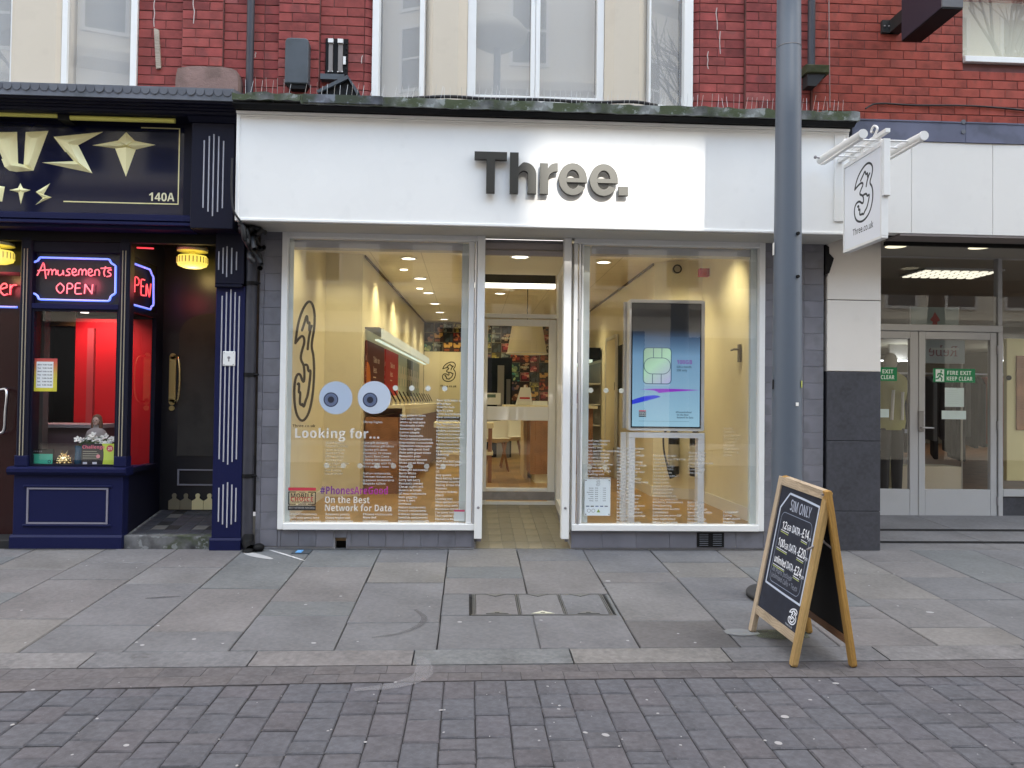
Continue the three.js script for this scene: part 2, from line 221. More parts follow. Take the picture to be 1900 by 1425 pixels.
  const trap = (x0, x1, a0, a1, b0, b1, yA, yB) => { // four-sided slab on the ground with a little thickness
    const g = vprism([[x0, a0], [x1, a1], [x1, b1], [x0, b0]], -0.06, 0); const p = g.attributes.position; for (let i = 0; i < p.count; i++) p.setY(i, p.getY(i) + yA(p.getZ(i))); g.computeVertexNormals(); return shiftUV(boxUV(g), R() * 2, R() * 2);
  };
  for (let i = 0; i < kx.length - 1; i++) { const a = kx[i] + 0.005, b = kx[i + 1] - 0.005; piece(kerb, 'kerb_stone', trap(a, b, kerbBack(a) + 0.006, kerbBack(b) + 0.006, kerbFront(a) - 0.004, kerbFront(b) - 0.004, paveY), kerbM[i % 6], 0, 0.001, 0); }
  // road: setts laid in columns, a channel of two courses along the kerb
  const road = ground('road'), settM = [[0.35, 0.345, 0.395], [0.365, 0.355, 0.395], [0.34, 0.345, 0.395], [0.37, 0.352, 0.392], [0.342, 0.35, 0.4], [0.36, 0.36, 0.405]].map(([r, g, b]) => std(r * 0.43, g * 0.44, b * 0.47, { map: T.sett, roughness: 0.86, bumpMap: T.stoneBump, bumpScale: 0.003 }));
  part(road, 'bedding', [xprism([[2.4, -0.14], [40, -0.779], [40, -1.2], [2.4, -1.2]], -60, 60)], std(0.045, 0.044, 0.05, { map: T.sett, roughness: 1 }));
  const chanM = [std(0.178, 0.168, 0.187, { map: T.sett, roughness: 0.9 }), std(0.17, 0.163, 0.183, { map: T.sett, roughness: 0.9 }), std(0.184, 0.172, 0.188, { map: T.sett, roughness: 0.9 })];
  for (let row = 0; row < 2; row++) for (let x = -3.4 + row * 0.09; x < 3.9;) { const l = 0.17 + R() * 0.06, a = x + 0.001, b = x + l - 0.001, at = (q, f) => lerp(kerbFront(q) + 0.003, settEdge(q) - 0.007, f); piece(road, 'channel_sett', trap(a, b, at(a, row / 2) + 0.0015, at(b, row / 2) + 0.0015, at(a, (row + 1) / 2) - 0.0008, at(b, (row + 1) / 2) - 0.0008, (z) => roadY(z)), chanM[Math.floor(R() * 3)], 0, (R() - 0.5) * 0.002, 0); x += l; }
  const settG = [0.12, 0.16, 0.2, 0.24].map((l) => [0, 1, 2, 3].map((k) => { const g = chamfer(0.153, l - 0.0095, 0.06, 0.006, 'y'), p = g.attributes.position; for (let i = 0; i < p.count; i++) { const q = hash(Math.round(p.getX(i) * 900), Math.round(p.getZ(i) * 900), k + Math.round(l * 100)); p.setX(i, p.getX(i) + (q - 0.5) * 0.005); p.setZ(i, p.getZ(i) + (hash(Math.round(p.getX(i) * 77), Math.round(p.getZ(i) * 900), k) - 0.5) * 0.004); } g.computeVertexNormals(); return shiftUV(g, R() * 2, R() * 2); }));
  const far = [];
  let near = 0;
  for (let i = -46; i < 48; i++) {
    const x = -0.112 + 0.158 * (i + 0.5);
    for (let z = settEdge(x), k = 0; z < 9; k++) {
      const n = Math.floor(Math.pow(R(), 0.8) * 4) % 4, l = [0.12, 0.16, 0.2, 0.24][n], zc = z + l / 2, y = roadY(zc) - 0.03 + (R() - 0.5) * 0.004, rx = 0.017 + (R() - 0.5) * 0.016, rz = (R() - 0.5) * 0.018, v = Math.floor(R() * 4), c = Math.floor(R() * 6);
      z += l;
      const d = 7.2 - zc;
      if (d > 3.06 && Math.abs(x - 0.052 * d) < 0.645 * d + 0.1) { const m = piece(road, 'sett', settG[n][v], settM[c], x, y, zc); m.rotation.set(rx, 0, rz); near++; }
      else if (Math.abs(x) < 6.4) far.push([x, y, zc, rx, rz, l, c]);
    }
  }
  console.log('setts', near, far.length);
  const im = new THREE.InstancedMesh(chamfer(0.1515, 1, 0.06, 0.006, 'y'), std(1, 1, 1, { map: T.sett, roughness: 0.86 }), far.length), o = new THREE.Object3D();
  far.forEach(([x, y, z, a, b, l, c], i) => { o.position.set(x, y, z); o.rotation.set(a, 0, b); o.scale.set(1, 1, l - 0.0095); o.updateMatrix(); im.setMatrixAt(i, o.matrix); im.setColorAt(i, settM[c].color); });
  im.name = 'outlying_setts'; im.userData.kind = 'stuff'; im.receiveShadow = true; road.add(im);
  // chewing gum trodden flat, one scatter nobody would count
  const gum = [], put = (x, z, r, on) => { const y = on === 'road' ? roadY(z) + 0.0005 : paveY(z) + 0.0008; gum.push(new THREE.CylinderGeometry(r * 0.8, r, 0.002, 8).scale(1, 1, 0.6 + R() * 0.5).rotateY(R() * 3).translate(x, y, z)); };
  for (let k = 0; k < 95; k++) { const z = 0.1 + R() * 2.3; put(-3.9 + R() * 8.8, z, 0.003 + R() * R() * 0.013, 'pave'); }
  for (let k = 0; k < 90; k++) put(-2.6 + R() * 5.6, 2.95 + R() * 1.2, 0.003 + R() * R() * 0.012, 'road');
  for (const [x, z, r] of [[-0.045, 1.987, 0.017], [0.48, 1.957, 0.014], [1.076, 1.025, 0.022], [-0.897, 2.363, 0.018], [3.159, 1.801, 0.03], [-1.872, 2.389, 0.018], [-1.611, 2.292, 0.017]]) put(x, z, r, 'pave');
  for (const [x, z] of [[1.94, 3.02], [0.62, 3.62], [1.5, 3.44], [1.36, 3.72]]) put(x, z, 0.02, 'road');
  const gm = new THREE.Mesh(join(gum), std(0.3, 0.3, 0.32, { roughness: 0.9 })); gm.name = 'chewing_gum'; gm.userData = { kind: 'stuff' }; tag(gm, 'flat grey spots of old chewing gum on the paving', 'chewing gum'); scene.add(gm);
  // marks on the stone
  const mark = (name, label, cat, pts, w, y, m) => { const c = new THREE.CatmullRomCurve3(pts.map(([x, z]) => V3(x, 0, z))), P = c.getPoints(24), v = [], ix = []; P.forEach((p, i) => { const t = c.getTangent(i / 24), ww = w * (0.35 + 0.65 * Math.sin(Math.PI * (0.08 + 0.9 * i / 24))); v.push(p.x - t.z * ww, y(p.z) + 0.004, p.z + t.x * ww, p.x + t.z * ww, y(p.z) + 0.004, p.z - t.x * ww); if (i) ix.push(2 * i - 2, 2 * i - 1, 2 * i, 2 * i - 1, 2 * i + 1, 2 * i); }); const g = new THREE.BufferGeometry(); g.setAttribute('position', new THREE.BufferAttribute(new Float32Array(v), 3)); g.setIndex(ix); g.computeVertexNormals(); const q = new THREE.Mesh(g, m); q.name = name; tag(q, label, cat); scene.add(q); q.receiveShadow = true; };
  const see = (r, g, b, a) => { const m = std(r, g, b, { roughness: 0.9, transparent: true }); m.opacity = a; m.side = THREE.DoubleSide; return m; };
  mark('scuff_mark', 'curved dark rubber scuff on the slabs left of the inspection cover', 'scuff mark', [[-0.347, 1.74], [-0.277, 1.899], [-0.292, 2.048], [-0.397, 2.198], [-0.567, 2.283]], 0.022, paveY, see(0.08, 0.08, 0.09, 0.28));
  mark('tyre_mark', 'pale curved tyre mark crossing the kerb and setts', 'tyre mark', [[-0.26, 2.6], [-0.23, 2.74], [-0.24, 2.9], [-0.36, 3.02], [-0.56, 3.08]], 0.05, (z) => Math.max(paveY(z), roadY(z)), see(0.3, 0.3, 0.33, 0.3));
  mark('paint_streak', 'white paint streak on the pavement by the drainpipe foot', 'paint mark', [[-1.718, 0.058], [-1.54, 0.23], [-1.342, 0.431]], 0.014, paveY, see(0.75, 0.75, 0.78, 0.7));
  mark('white_spill', 'smeared white spill at the foot of the drainpipe', 'paint mark', [[-1.893, 0.158], [-1.787, 0.252], [-1.621, 0.379]], 0.05, paveY, see(0.75, 0.75, 0.78, 0.5));
  mark('dark_drip', 'line of dark spots across the slabs before the arcade', 'stain', [[-2.211, 1.481], [-2.111, 1.456], [-1.992, 1.431]], 0.014, paveY, see(0.05, 0.05, 0.06, 0.5));
  mark('green_stain', 'damp green stain on the slab under the chalkboard', 'stain', [[1.782, 2.245], [1.925, 2.226], [2.114, 2.267]], 0.13, paveY, see(0.1, 0.12, 0.06, 0.45));
  mark('pale_patch', 'pale cement patch by the back leg of the chalkboard', 'cement patch', [[1.609, 2.204], [1.711, 2.205], [1.82, 2.215]], 0.075, paveY, see(0.3, 0.32, 0.34, 0.6));
  for (const [n, lab, a, b, zz] of [['foot_grime_shade', 'painted contact shade and grime at the foot of the riser under left window', -1.8, 0.05, 0.015], ['foot_grime_shade', 'painted contact shade and grime at the foot of the riser under right window', 0.95, 3.2, 0.015], ['foot_grime_shade', 'painted contact shade and grime at the foot of the granite pillar', 3.27, 3.73, 0.018], ['foot_grime_shade', 'painted contact shade and grime at the foot of the navy stall riser', -3.95, -3.02, 0.05]]) mark(n, lab, 'grime', [[a, zz], [lerp(a, b, 0.3), zz + 0.01], [lerp(a, b, 0.65), zz - 0.004], [b, zz + 0.004]], 0.035, paveY, see(0.02, 0.02, 0.022, 0.42));  // dark strips paint contact shade, with some grime, where walls meet the paving
  const st = thing('stopcock_lid', 'small dark stopcock lid with a blue top near the drainpipe', 'stopcock cover', [-1.421, paveY(0.14), 0.14]);
  part(st, 'plate', [box(-1.501, paveY(0.14) - 0.01, 0.06, -1.35, paveY(0.14) + 0.008, 0.2)], M.boxGrey); part(st, 'blue_label', [box(-1.469, paveY(0.14) + 0.008, 0.08, -1.419, paveY(0.14) + 0.012, 0.19)], std(0.12, 0.35, 0.7));
}

// ================= PHONE SHOP FRONT =================
const RT = rng(77);
function tiles(parent, x0, x1, y0, y1, z, w, h, mats, ox = x0, oy = y0, gap = 0.003) {   // a field of square glazed tiles, one mesh each
  const geos = new Map();
  for (let j = Math.floor((y0 - oy) / h + 1e-6); oy + j * h < y1 - 0.004; j++) for (let i = Math.floor((x0 - ox) / w + 1e-6); ox + i * w < x1 - 0.004; i++) {
    const a = Math.max(x0, ox + i * w), b = Math.min(x1, ox + (i + 1) * w), c = Math.max(y0, oy + j * h), d = Math.min(y1, oy + (j + 1) * h), k = [b - a, d - c, Math.floor(RT() * 4)].map((q) => q.toFixed(3)).join();
    if (b - a < 0.012 || d - c < 0.012) continue;
    if (!geos.has(k)) geos.set(k, shiftUV(chamfer(b - a - gap, d - c - gap, 0.012, 0.0015), RT(), RT()));
    const m = piece(parent, 'tile', geos.get(k), mats[Math.floor(RT() * mats.length)], (a + b) / 2, (c + d) / 2, z - 0.006 + (RT() - 0.5) * 0.0012); m.rotation.set((RT() - 0.5) * 0.012, (RT() - 0.5) * 0.012, 0);
  }
}
const shop = thing('phone_shop_front', 'white-painted phone shop front with two big windows and recessed door', 'shopfront', [0.64, 0, 0]);
const tm = [[0.205, 0.203, 0.238], [0.2, 0.197, 0.233], [0.212, 0.208, 0.242], [0.19, 0.188, 0.222]].map(([r, g, b]) => std(r, g, b, { map: T.grime, roughness: 0.5 }));
{
  // tiled pilasters and stall risers
  const core = part(shop, 'tiled_pilaster', [box(-1.86, -0.05, -0.25, -1.668, 2.788, -0.009)], M.grout); tiles(core, -1.86, -1.668, 0.02, 2.788, 0, 0.15, 0.1495, tm, -1.818);
  const core2 = part(shop, 'tiled_pilaster', [box(2.665, -0.05, -0.25, 3.215, 2.788, -0.009)], M.grout); tiles(core2, 2.665, 3.215, 0.02, 2.788, 0, 0.183, 0.1495, tm, 2.665, 0.02, 0.002);
  const hx0 = -1.168, hx1 = -1.069;
  const riser = part(shop, 'stall_riser', [box(-1.666, -0.05, -0.25, hx0, 0.168, -0.009), box(hx1, -0.05, -0.25, 0.058, 0.168, -0.009), box(hx0, 0.095, -0.25, hx1, 0.168, -0.009)], M.grout); tiles(riser, -1.666, hx0 - 0.006, 0.016, 0.168, 0, 0.1525, 0.16, tm, -1.666 + 0.03); tiles(riser, hx1 + 0.006, 0.058, 0.016, 0.168, 0, 0.1525, 0.16, tm, -1.636); tiles(riser, hx0 - 0.006, hx1 + 0.006, 0.098, 0.168, 0, 0.1525, 0.16, tm, -1.636);
  part(riser, 'vent_hole', [box(hx0, 0.0, -0.2, hx1, 0.095, -0.1)], M.black);
  const riser2 = part(shop, 'stall_riser', [box(0.92, -0.05, -0.25, 2.664, 0.168, -0.009)], M.grout); tiles(riser2, 0.92, 2.664, 0.012, 0.168, 0, 0.304, 0.16, [tm[3], tm[1]], 0.895, 0.012, 0.002);
  const g = [2.057, 0.026, 2.303, 0.156], vent = part(shop, 'air_vent', [box(g[0], g[1], 0, g[2], g[3], 0.006)], M.black);
  for (let k = 0; k < 7; k++) for (const s of [0, 1]) { const w = (g[2] - g[0]) / 2; part(vent, 'vent_louvre', [box(g[0] + 0.022 + s * w, g[1] + 0.014 + k * 0.0165, 0.006, g[0] + w - 0.022 + s * w, g[1] + 0.018 + k * 0.0165, 0.011)], M.lead); }
  // fascia
  const fy0 = 2.788, fy1 = 3.706, fx0 = -1.968, fx1 = 3.25;
  part(shop, 'fascia', [box(fx0, fy0 + 0.004, -0.12, fx1, fy1, 0.4)], M.white);
  part(shop, 'fascia_moulding', [xprism([[0.398, fy1 - 0.028], [0.422, fy1 - 0.024], [0.426, fy1 - 0.004], [0.398, fy1]], fx0, fx1), xprism([[0.398, fy1 - 0.044], [0.41, fy1 - 0.042], [0.41, fy1 - 0.034], [0.398, fy1 - 0.03]], fx0 + 0.03, fx1), xprism([[0.398, fy1 - 0.058], [0.406, fy1 - 0.056], [0.406, fy1 - 0.05], [0.398, fy1 - 0.047]], fx0 + 0.03, fx1)], M.white);
  part(shop, 'fascia_trim', [cbox(fx0 + 0.03, fy0, 0.38, fx1, fy0 + 0.024, 0.412), box(fx0 + 0.03, fy0 + 0.0245, 0.38, fx1, fy0 + 0.0275, 0.405), cbox(fx0, fy0, 0.38, fx0 + 0.029, fy1 - 0.03, 0.41)], M.white);
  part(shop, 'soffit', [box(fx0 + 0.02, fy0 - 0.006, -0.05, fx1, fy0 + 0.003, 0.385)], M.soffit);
  // timber shutter posts
  for (const [a, b, n] of [[0.054, 0.121, 0], [0.826, 0.892, 1]]) { const p = part(shop, 'shutter_post', [cbox(a, 0.1, -0.06, b, 2.781, 0.05, 0.003)], M.frame); part(p, 'bolt', [ball((a + b) / 2, 0.375, 0.052, 0.012, 0.012, 0.008, 10)], M.steelDull); }

  const sx0 = 0.12, sx1 = 0.849;
  const sh = part(shop, 'roller_shutter', [box(sx0, 2.7, -0.2, sx1, 2.781, -0.1)], M.steelDull);
  for (const [a, b, t] of [[2.69, 2.749, 0.02], [2.634, 2.68, 0.03]]) part(sh, 'shutter_slat', [cbox(sx0, a, -0.1, sx1, b, -0.1 + t, 0.006)], std(0.34, 0.3, 0.29, { map: T.paint, roughness: 0.5 }));
  // display windows
  const bar = (x0, y0, x1, y1, z0 = -0.06, z1 = 0.02, c = 0.004) => cbox(x0, y0, z0, x1, y1, z1, c);
  const w1 = part(shop, 'window', [bar(-1.666, 0.17, -1.614, 2.786), bar(-1.613, 0.17, 0.058, 0.226, -0.06, 0.034), bar(-1.613, 2.736, 0.058, 2.786), bar(0.056, 0.227, 0.086, 2.735, -0.06, 0.012), bar(-0.022, 0.227, 0.03, 2.735, -0.07, 0.0)], M.frame);
  part(w1, 'corner_bead', [rod([0.043, 0.205, 0.012], [0.043, 2.74, 0.012], 0.011, 0.011, 10)], M.steel);
  part(w1, 'pane', [sheet(-1.613, 0.226, -0.022, 2.736, -0.03)], M.glass, true);
  part(w1, 'head_shade_box', [box(-1.612, 2.665, -0.2, -0.08, 2.735, -0.07)], M.alu);  // grey box stands in for the shadow band at the window head
  part(w1, 'glazing_bead', [box(-1.613, 0.227, -0.055, -1.575, 2.735, -0.045), box(-0.085, 0.227, -0.1, -0.023, 2.735, -0.075)], std(0.56, 0.6, 0.57, { map: T.paint }));
  const w2 = part(shop, 'window', [bar(2.612, 0.17, 2.664, 2.786), bar(0.92, 0.17, 2.611, 0.226, -0.06, 0.034), bar(0.92, 2.736, 2.611, 2.786), bar(0.92, 0.227, 0.957, 2.735, -0.06, 0.012), bar(0.99, 0.227, 1.01, 2.735, -0.07, 0.0)], M.frame);
  part(w2, 'corner_bead', [rod([0.973, 0.205, 0.012], [0.973, 2.74, 0.012], 0.011, 0.011, 10)], M.steel);
  part(w2, 'pane', [sheet(1.0, 0.226, 2.612, 2.736, -0.03)], M.glass, true);
  part(w2, 'head_shade_box', [box(1.09, 2.665, -0.2, 2.6, 2.735, -0.07)], M.alu);  // same grey box, painting the head shadow of this window
  part(w2, 'glazing_bead', [box(1.011, 0.227, -0.1, 1.075, 2.735, -0.075), box(2.555, 0.227, -0.1, 2.611, 2.735, -0.05)], std(0.56, 0.6, 0.57, { map: T.paint }));
  // glazed sides of the recessed lobby
  for (const [x, xb, s, n] of [[0.07, 0.11, -1, 0], [0.945, 1.02, 1, 1]]) {
    const side = part(shop, 'lobby_window', [wall(x, -0.07, xb, -1.86, 0.14, 0.24, 0.045 * s), wall(x, -0.07, xb, -1.86, 2.66, 2.74, 0.045 * s), wall(x + (xb - x) * 0.92, -1.71, xb, -1.86, 0.24, 2.66, 0.045 * s), wall(x, -0.07, x + (xb - x) * 0.04, -0.13, 0.24, 2.66, 0.045 * s)], M.frame);
    const p = new THREE.PlaneGeometry(1.62, 2.42).rotateY(Math.PI / 2 + Math.atan2(xb - x, -1.79) * 0 - (xb - x) / 1.79).translate((x + xb) / 2 + 0.02 * s, 1.45, -0.96); part(side, 'pane', [p], M.glass, true);
    part(side, 'stall_riser', [wall(x, -0.26, xb, -1.86, -0.05, 0.138, 0.05 * s)], M.tile);
  }
  // lobby: sloping tiled floor, ceiling and the door
  part(shop, 'lobby_floor', [xprism([[-0.02, -0.06], [-0.02, 0.0], [-1.92, 0.156], [-1.92, -0.06]], 0.06, 1.02)], M.grout);
  const tg = [0, 1, 2].map((k) => shiftUV(chamfer(0.1175, 0.237, 0.01, 0.001, 'y'), k * 0.3, k * 0.7));
  for (let i = 0; i < 8; i++) for (let j = 0; j < 8; j++) { const z = -0.02 - 0.12 - j * 0.24, x = 0.075 + 0.059 + i * 0.1195; if (z < -1.85 || x > 1.0) continue; piece(shop, 'floor_tile', tg[(i * 5 + j * 3) % 3], [M.floorTile, std(0.28, 0.243, 0.176, { map: T.grime, roughness: 0.5 })][(i + j * 3) % 2], x, 0.001 - (z + 0.02) * 0.0821, z).rotation.x = 0.082; }
  part(shop, 'lobby_ceiling', [box(0.06, 2.745, -1.9, 1.03, 2.78, -0.2)], M.cream);
  const dz = -1.9, dl = 0.12, dr = 0.968, st = 0.886, y = { bot: 0.197, kick: 0.3, rail: 0.342, m0: 1.099, m1: 1.254, t0: 2.164, t1: 2.24, b0: 2.252, b1: 2.298 };
  const door = part(shop, 'door', [bar(dl, y.bot, dl + 0.075, y.t1, dz - 0.02, dz + 0.025), bar(st, y.bot, dr, y.t1, dz - 0.02, dz + 0.025), bar(dl + 0.076, y.kick + 0.001, st - 0.001, y.rail, dz - 0.02, dz + 0.024), bar(dl + 0.076, y.m0, st - 0.001, y.m1, dz - 0.02, dz + 0.024), bar(dl + 0.076, y.t0, st - 0.001, y.t1 - 0.001, dz - 0.02, dz + 0.024)], M.frame);
  part(door, 'kick_plate', [box(dl + 0.003, y.bot + 0.01, dz + 0.025, dr - 0.003, y.kick, dz + 0.03)], std(0.42, 0.39, 0.4, { map: T.grime, roughness: 0.45, metalness: 0.5 }));
  part(door, 'pane', [sheet(dl + 0.075, y.rail, st, y.m0, dz)], M.glass, true); part(door, 'pane', [sheet(dl + 0.075, y.m1, st, y.t0, dz)], M.glass, true);
  const tr = part(shop, 'transom', [bar(0.1, y.b0, dr + 0.03, y.b1, dz - 0.03, dz + 0.035), bar(dr + 0.003, y.bot, dr + 0.034, 2.745, dz - 0.03, dz + 0.034)], M.frame);
  part(tr, 'pane', [sheet(0.1, y.b1, dr, 2.745, dz)], M.glass, true);
  part(shop, 'threshold', [box(0.1, 0.14, dz - 0.03, dr + 0.03, y.bot - 0.006, dz + 0.04)], M.frame);
}
// black raised lettering on the fascia
{
  const sign = thing('shop_name_sign', 'raised black lettering reading Three. on the white fascia', 'shop sign', [0.661, 3.062, 0.4]), z0 = 0.425, z1 = 0.462;
  const yb = 3.06, yt = 3.406, xh = yb + (yt - yb) * 0.765, sw = 0.184 - 0.112;
  const ext = (s) => new THREE.ExtrudeGeometry(s, { depth: z1 - z0, bevelEnabled: true, bevelSize: 0.002, bevelThickness: 0.002, bevelOffset: -0.002, bevelSegments: 1, curveSegments: 16 }).translate(0, 0, z0);
  const T0 = 0.013, T1 = 0.286, tm0 = (T0 + T1) / 2;
  const add = (s) => part(sign, 'letter', [ext(s)], M.letter);
  add(shapeOf([[T0, yt], [T0, yt - sw * 0.93], [tm0 - sw / 2, yt - sw * 0.93], [tm0 - sw / 2, yb], [tm0 + sw / 2, yb], [tm0 + sw / 2, yt - sw * 0.93], [T1, yt - sw * 0.93], [T1, yt]]));
  const h0 = 0.311, h1 = 0.534, arch = (a, b, top) => { const s = new THREE.Shape(), r = (b - a) / 2, cx = (a + b) / 2; return { s, r, cx, top }; };
  { const s = new THREE.Shape(), ro = (h1 - h0) * 0.46, ri = ro - sw * 0.95, cx = h1 - ro, cy = xh - ro; s.moveTo(h0, yb); s.lineTo(h0, yt); s.lineTo(h0 + sw, yt); s.lineTo(h0 + sw, xh - sw * 0.55); s.quadraticCurveTo(h0 + sw * 1.5, xh + 0.002, cx, xh); s.absarc(cx, cy, ro, Math.PI / 2, 0, true); s.lineTo(h1, yb); s.lineTo(h1 - sw, yb); s.lineTo(h1 - sw, cy); s.absarc(cx, cy, h1 - sw - cx, 0, Math.PI * 0.75, false); s.quadraticCurveTo(h0 + sw, cy + 0.01, h0 + sw, cy - 0.04); s.lineTo(h0 + sw, yb); add(s); }
  { const r0 = 0.564, r1 = 0.715, s = new THREE.Shape(); s.moveTo(r0, yb); s.lineTo(r0, xh - 0.003); s.lineTo(r0 + sw * 0.95, xh - 0.003); s.lineTo(r0 + sw * 0.95, xh - sw * 0.65); s.quadraticCurveTo(r0 + sw * 1.2, xh + 0.004, r1, xh); s.lineTo(r1, xh - sw * 0.98); s.quadraticCurveTo(r0 + sw, xh - sw * 1.02, r0 + sw, xh - sw * 2.1); s.lineTo(r0 + sw, yb); add(s); }
  for (const [a, b] of [[0.723, 0.963], [0.985, 1.226]]) {
    const s = new THREE.Shape(), R = (b - a) / 2, ry = (xh - yb) / 2 + 0.004, cx = (a + b) / 2, cy = (xh + yb) / 2, ri = R - sw * 0.92, riy = ry - sw * 0.8, hb = sw * 0.32, t0 = -0.52;
    const ap = (A, B, t) => [cx + A * Math.cos(t), cy + B * Math.sin(t)], pts = [];
    pts.push([b, cy - hb * 1.2]); for (let k = 0; k <= 40; k++) pts.push(ap(R, ry, (k / 40) * (Math.PI * 2 + t0)));
    for (let k = 0; k <= 24; k++) { const t = Math.PI * 2 + t0 - 0.12 - (k / 24) * (Math.PI + t0 - 0.12 - 0.16); pts.push(ap(ri, riy, t)); }
    pts.push([cx - ri * 0.96, cy - hb * 1.2]);
    const sh = shapeOf(pts), hole = []; for (let k = 0; k <= 20; k++) hole.push(ap(ri, riy, 0.14 + (k / 20) * (Math.PI - 0.28))); sh.holes.push(new THREE.Path(shapeOf(hole.map(([x, yy]) => [x, Math.max(yy, cy + hb * 0.5)])).getPoints())); add(sh);
  }
  const d0 = 1.233, d1 = 1.314, db = 3.064; add(shapeOf([[d0, db], [d1, db], [d1, db + (d1 - d0) * 0.95], [d0, db + (d1 - d0) * 0.95]]));
}
// vinyl on the window glass
const font = (x, px, bold, fam = 'sans-serif') => { x.font = (bold ? 'bold ' : '') + px + 'px ' + fam; };
{
  const LW = [-1.613, 0.226, -0.022, 2.736], RW = [1.0, 0.226, 2.612, 2.736], S = 620;
  const pen = (x, [ox, , , oy]) => (fn) => (wx, wy, ...r) => fn((wx - ox) * S, (oy - wy) * S, ...r);
  const vinyl = (w, label, draw) => {
    const W = Math.round((w[2] - w[0]) * S), H = Math.round((w[3] - w[1]) * S), m = printMat(W, H, (x) => draw(x, (wx) => (wx - w[0]) * S, (wy) => (w[3] - wy) * S), { transparent: true, roughness: 0.7 });
    const g = part(shop, 'window_vinyl', [sheet(w[0], w[1], w[2], w[3], -0.036)], m, true); g.userData.label = label; return g;
  };
  const list = (x, X, Y, x0, y0, a, rows, step = 0.0302) => { x.globalAlpha = a; rows.split('|').forEach((t, i) => x.fillText(t, X(x0), Y(y0 - i * step))); x.globalAlpha = 1; };
  const white = '#eef0f0';
  vinyl(LW, 'white search-phrase lists, two eyeballs, a figure three emblem and slogans stuck on the left window', (x, X, Y) => {
    x.fillStyle = white; font(x, 16.5, true);
    list(x, X, Y, -0.295, 1.307, 0.81, 'Men with their d...|Wig shops|Tandem hire|Sports bars|Little black dress|New underwear|Perfume stores|Top 10 chat-up lines|Sexiest perfume|Sexiest aftershave|Swedish restaurants|Funny dating videos|Perfect partner|Netflix and chill|What women want|Date outfits for men|Ghosting|Thirsty|Half and half pizza|Relationship goals|Queen|Lit|Slay queen|Best dating apps|Birthday surprise|Sliding in the DMs|Flowers|Theatre tickets|JOMO|Cheeky text|That special restaurant|What wine with|Romantic recipes|I\'m sorry memes|That special gift|Florists in this area|Discreet delivery');
    list(x, X, Y, -0.62, 1.169, 0.81, 'Nice pubs in town|Date night ideas|White or red wine|Handmade cards|Romantic gifts|Cutest couple|Fluffy handcuffs|Personalised jewellery|Impressive restaurants|Expensive restaurants|Pubs with great food|Pubs with great views|Romantic pubs|Restaurant reviews|Make-up on fleek|Squad|Midnight takeaways|Barry White|Dating apps|Sorry not sorry|Romantic poetry|Cheap nights out|Boxers or briefs|24 hour locksmiths|Beer goggles|Love is love|Unfriend|Italian restaurants|French restaurants|German restaurants|Swedish restaurants|Japanese restaurants');
    list(x, X, Y, -0.94, 1.106, 0.64, 'Cheap flights'); list(x, X, Y, -0.937, 0.922, 0.68, 'Sam gift delivery|Alternative gift ideas|Quirky gift ideas|Romantic TV shows|Classic Rom Coms|Cheesy 80\'s movies|Good wines with fish|Nice pubs in town'); list(x, X, Y, -0.935, 0.652, 0.68, 'Italian restaurants|German restaurants|Japanese restaurants|Bespoke tailors');
    list(x, X, Y, -0.932, 0.291, 0.72, 'Chinese restaurants|More fish|Gorgeous women'); list(x, X, Y, -1.26, 0.289, 0.68, 'Romantic poetry|Cheap nights out|24 hour locksmiths'); list(x, X, Y, -1.577, 0.288, 0.64, 'Italian restaurants|Pubs with great food|Pubs with great views');
    list(x, X, Y, -1.268, 0.919, 0.30, 'Send flowers|Theatre tickets|Cheap flights|Rom com list|Gift delivery|Quirky gifts|Date night ideas|Pubs in town|Fine dining|Best brunch');
    x.globalAlpha = 0.72; font(x, 74, true); x.fillText('Looking for...', X(-1.547), Y(0.971), 0.845 * S);
    font(x, 50, true); x.fillText('On the Best', X(-1.271), Y(0.396), 0.4 * S); x.fillText('Network for Data', X(-1.27), Y(0.325), 0.595 * S); x.globalAlpha = 1;
    const gx = x.createLinearGradient(X(-1.3), 0, X(-0.65), 0); gx.addColorStop(0, '#4a1f86'); gx.addColorStop(0.5, '#8a2a9c'); gx.addColorStop(1, '#b8329a'); x.fillStyle = gx; font(x, 58, true); x.fillText('#PhonesAreGood', X(-1.31), Y(0.476), 0.6 * S);
    const [a, b, c, d] = [-1.587, 0.331, -1.345, 0.532], w = (c - a) * S, h = (d - b) * S, ox = X(a), oy = Y(d);   // award badge
    x.fillStyle = '#cc2f45'; x.fillRect(ox, oy, w, h * 0.14); x.strokeStyle = '#141210'; x.lineWidth = 5; x.strokeRect(ox + 3, oy + h * 0.2, w - 6, h * 0.53); x.clearRect(ox + w * 0.28, oy + h * 0.17, w * 0.44, h * 0.07); x.clearRect(ox + w * 0.28, oy + h * 0.69, w * 0.44, h * 0.08);
    x.fillStyle = '#141210'; font(x, 34, true); x.fillText('MOBILE', ox + w * 0.08, oy + h * 0.44, w * 0.84); x.fillStyle = '#b43038'; x.fillText('CHOICE', ox + w * 0.08, oy + h * 0.6, w * 0.84); font(x, 11, true); x.fillStyle = '#141210'; x.fillText('inside', ox + w * 0.4, oy + h * 0.235); x.fillText('CONSUMER AWARDS 2018', ox + w * 0.09, oy + h * 0.67, w * 0.82); x.fillText('WINNER', ox + w * 0.36, oy + h * 0.76);
    x.fillRect(ox, oy + h * 0.79, w, h * 0.21); x.fillStyle = '#b8b4b0'; font(x, 14, true); x.fillText('BEST NETWORK FOR DATA', ox + w * 0.04, oy + h * 0.93, w * 0.92);
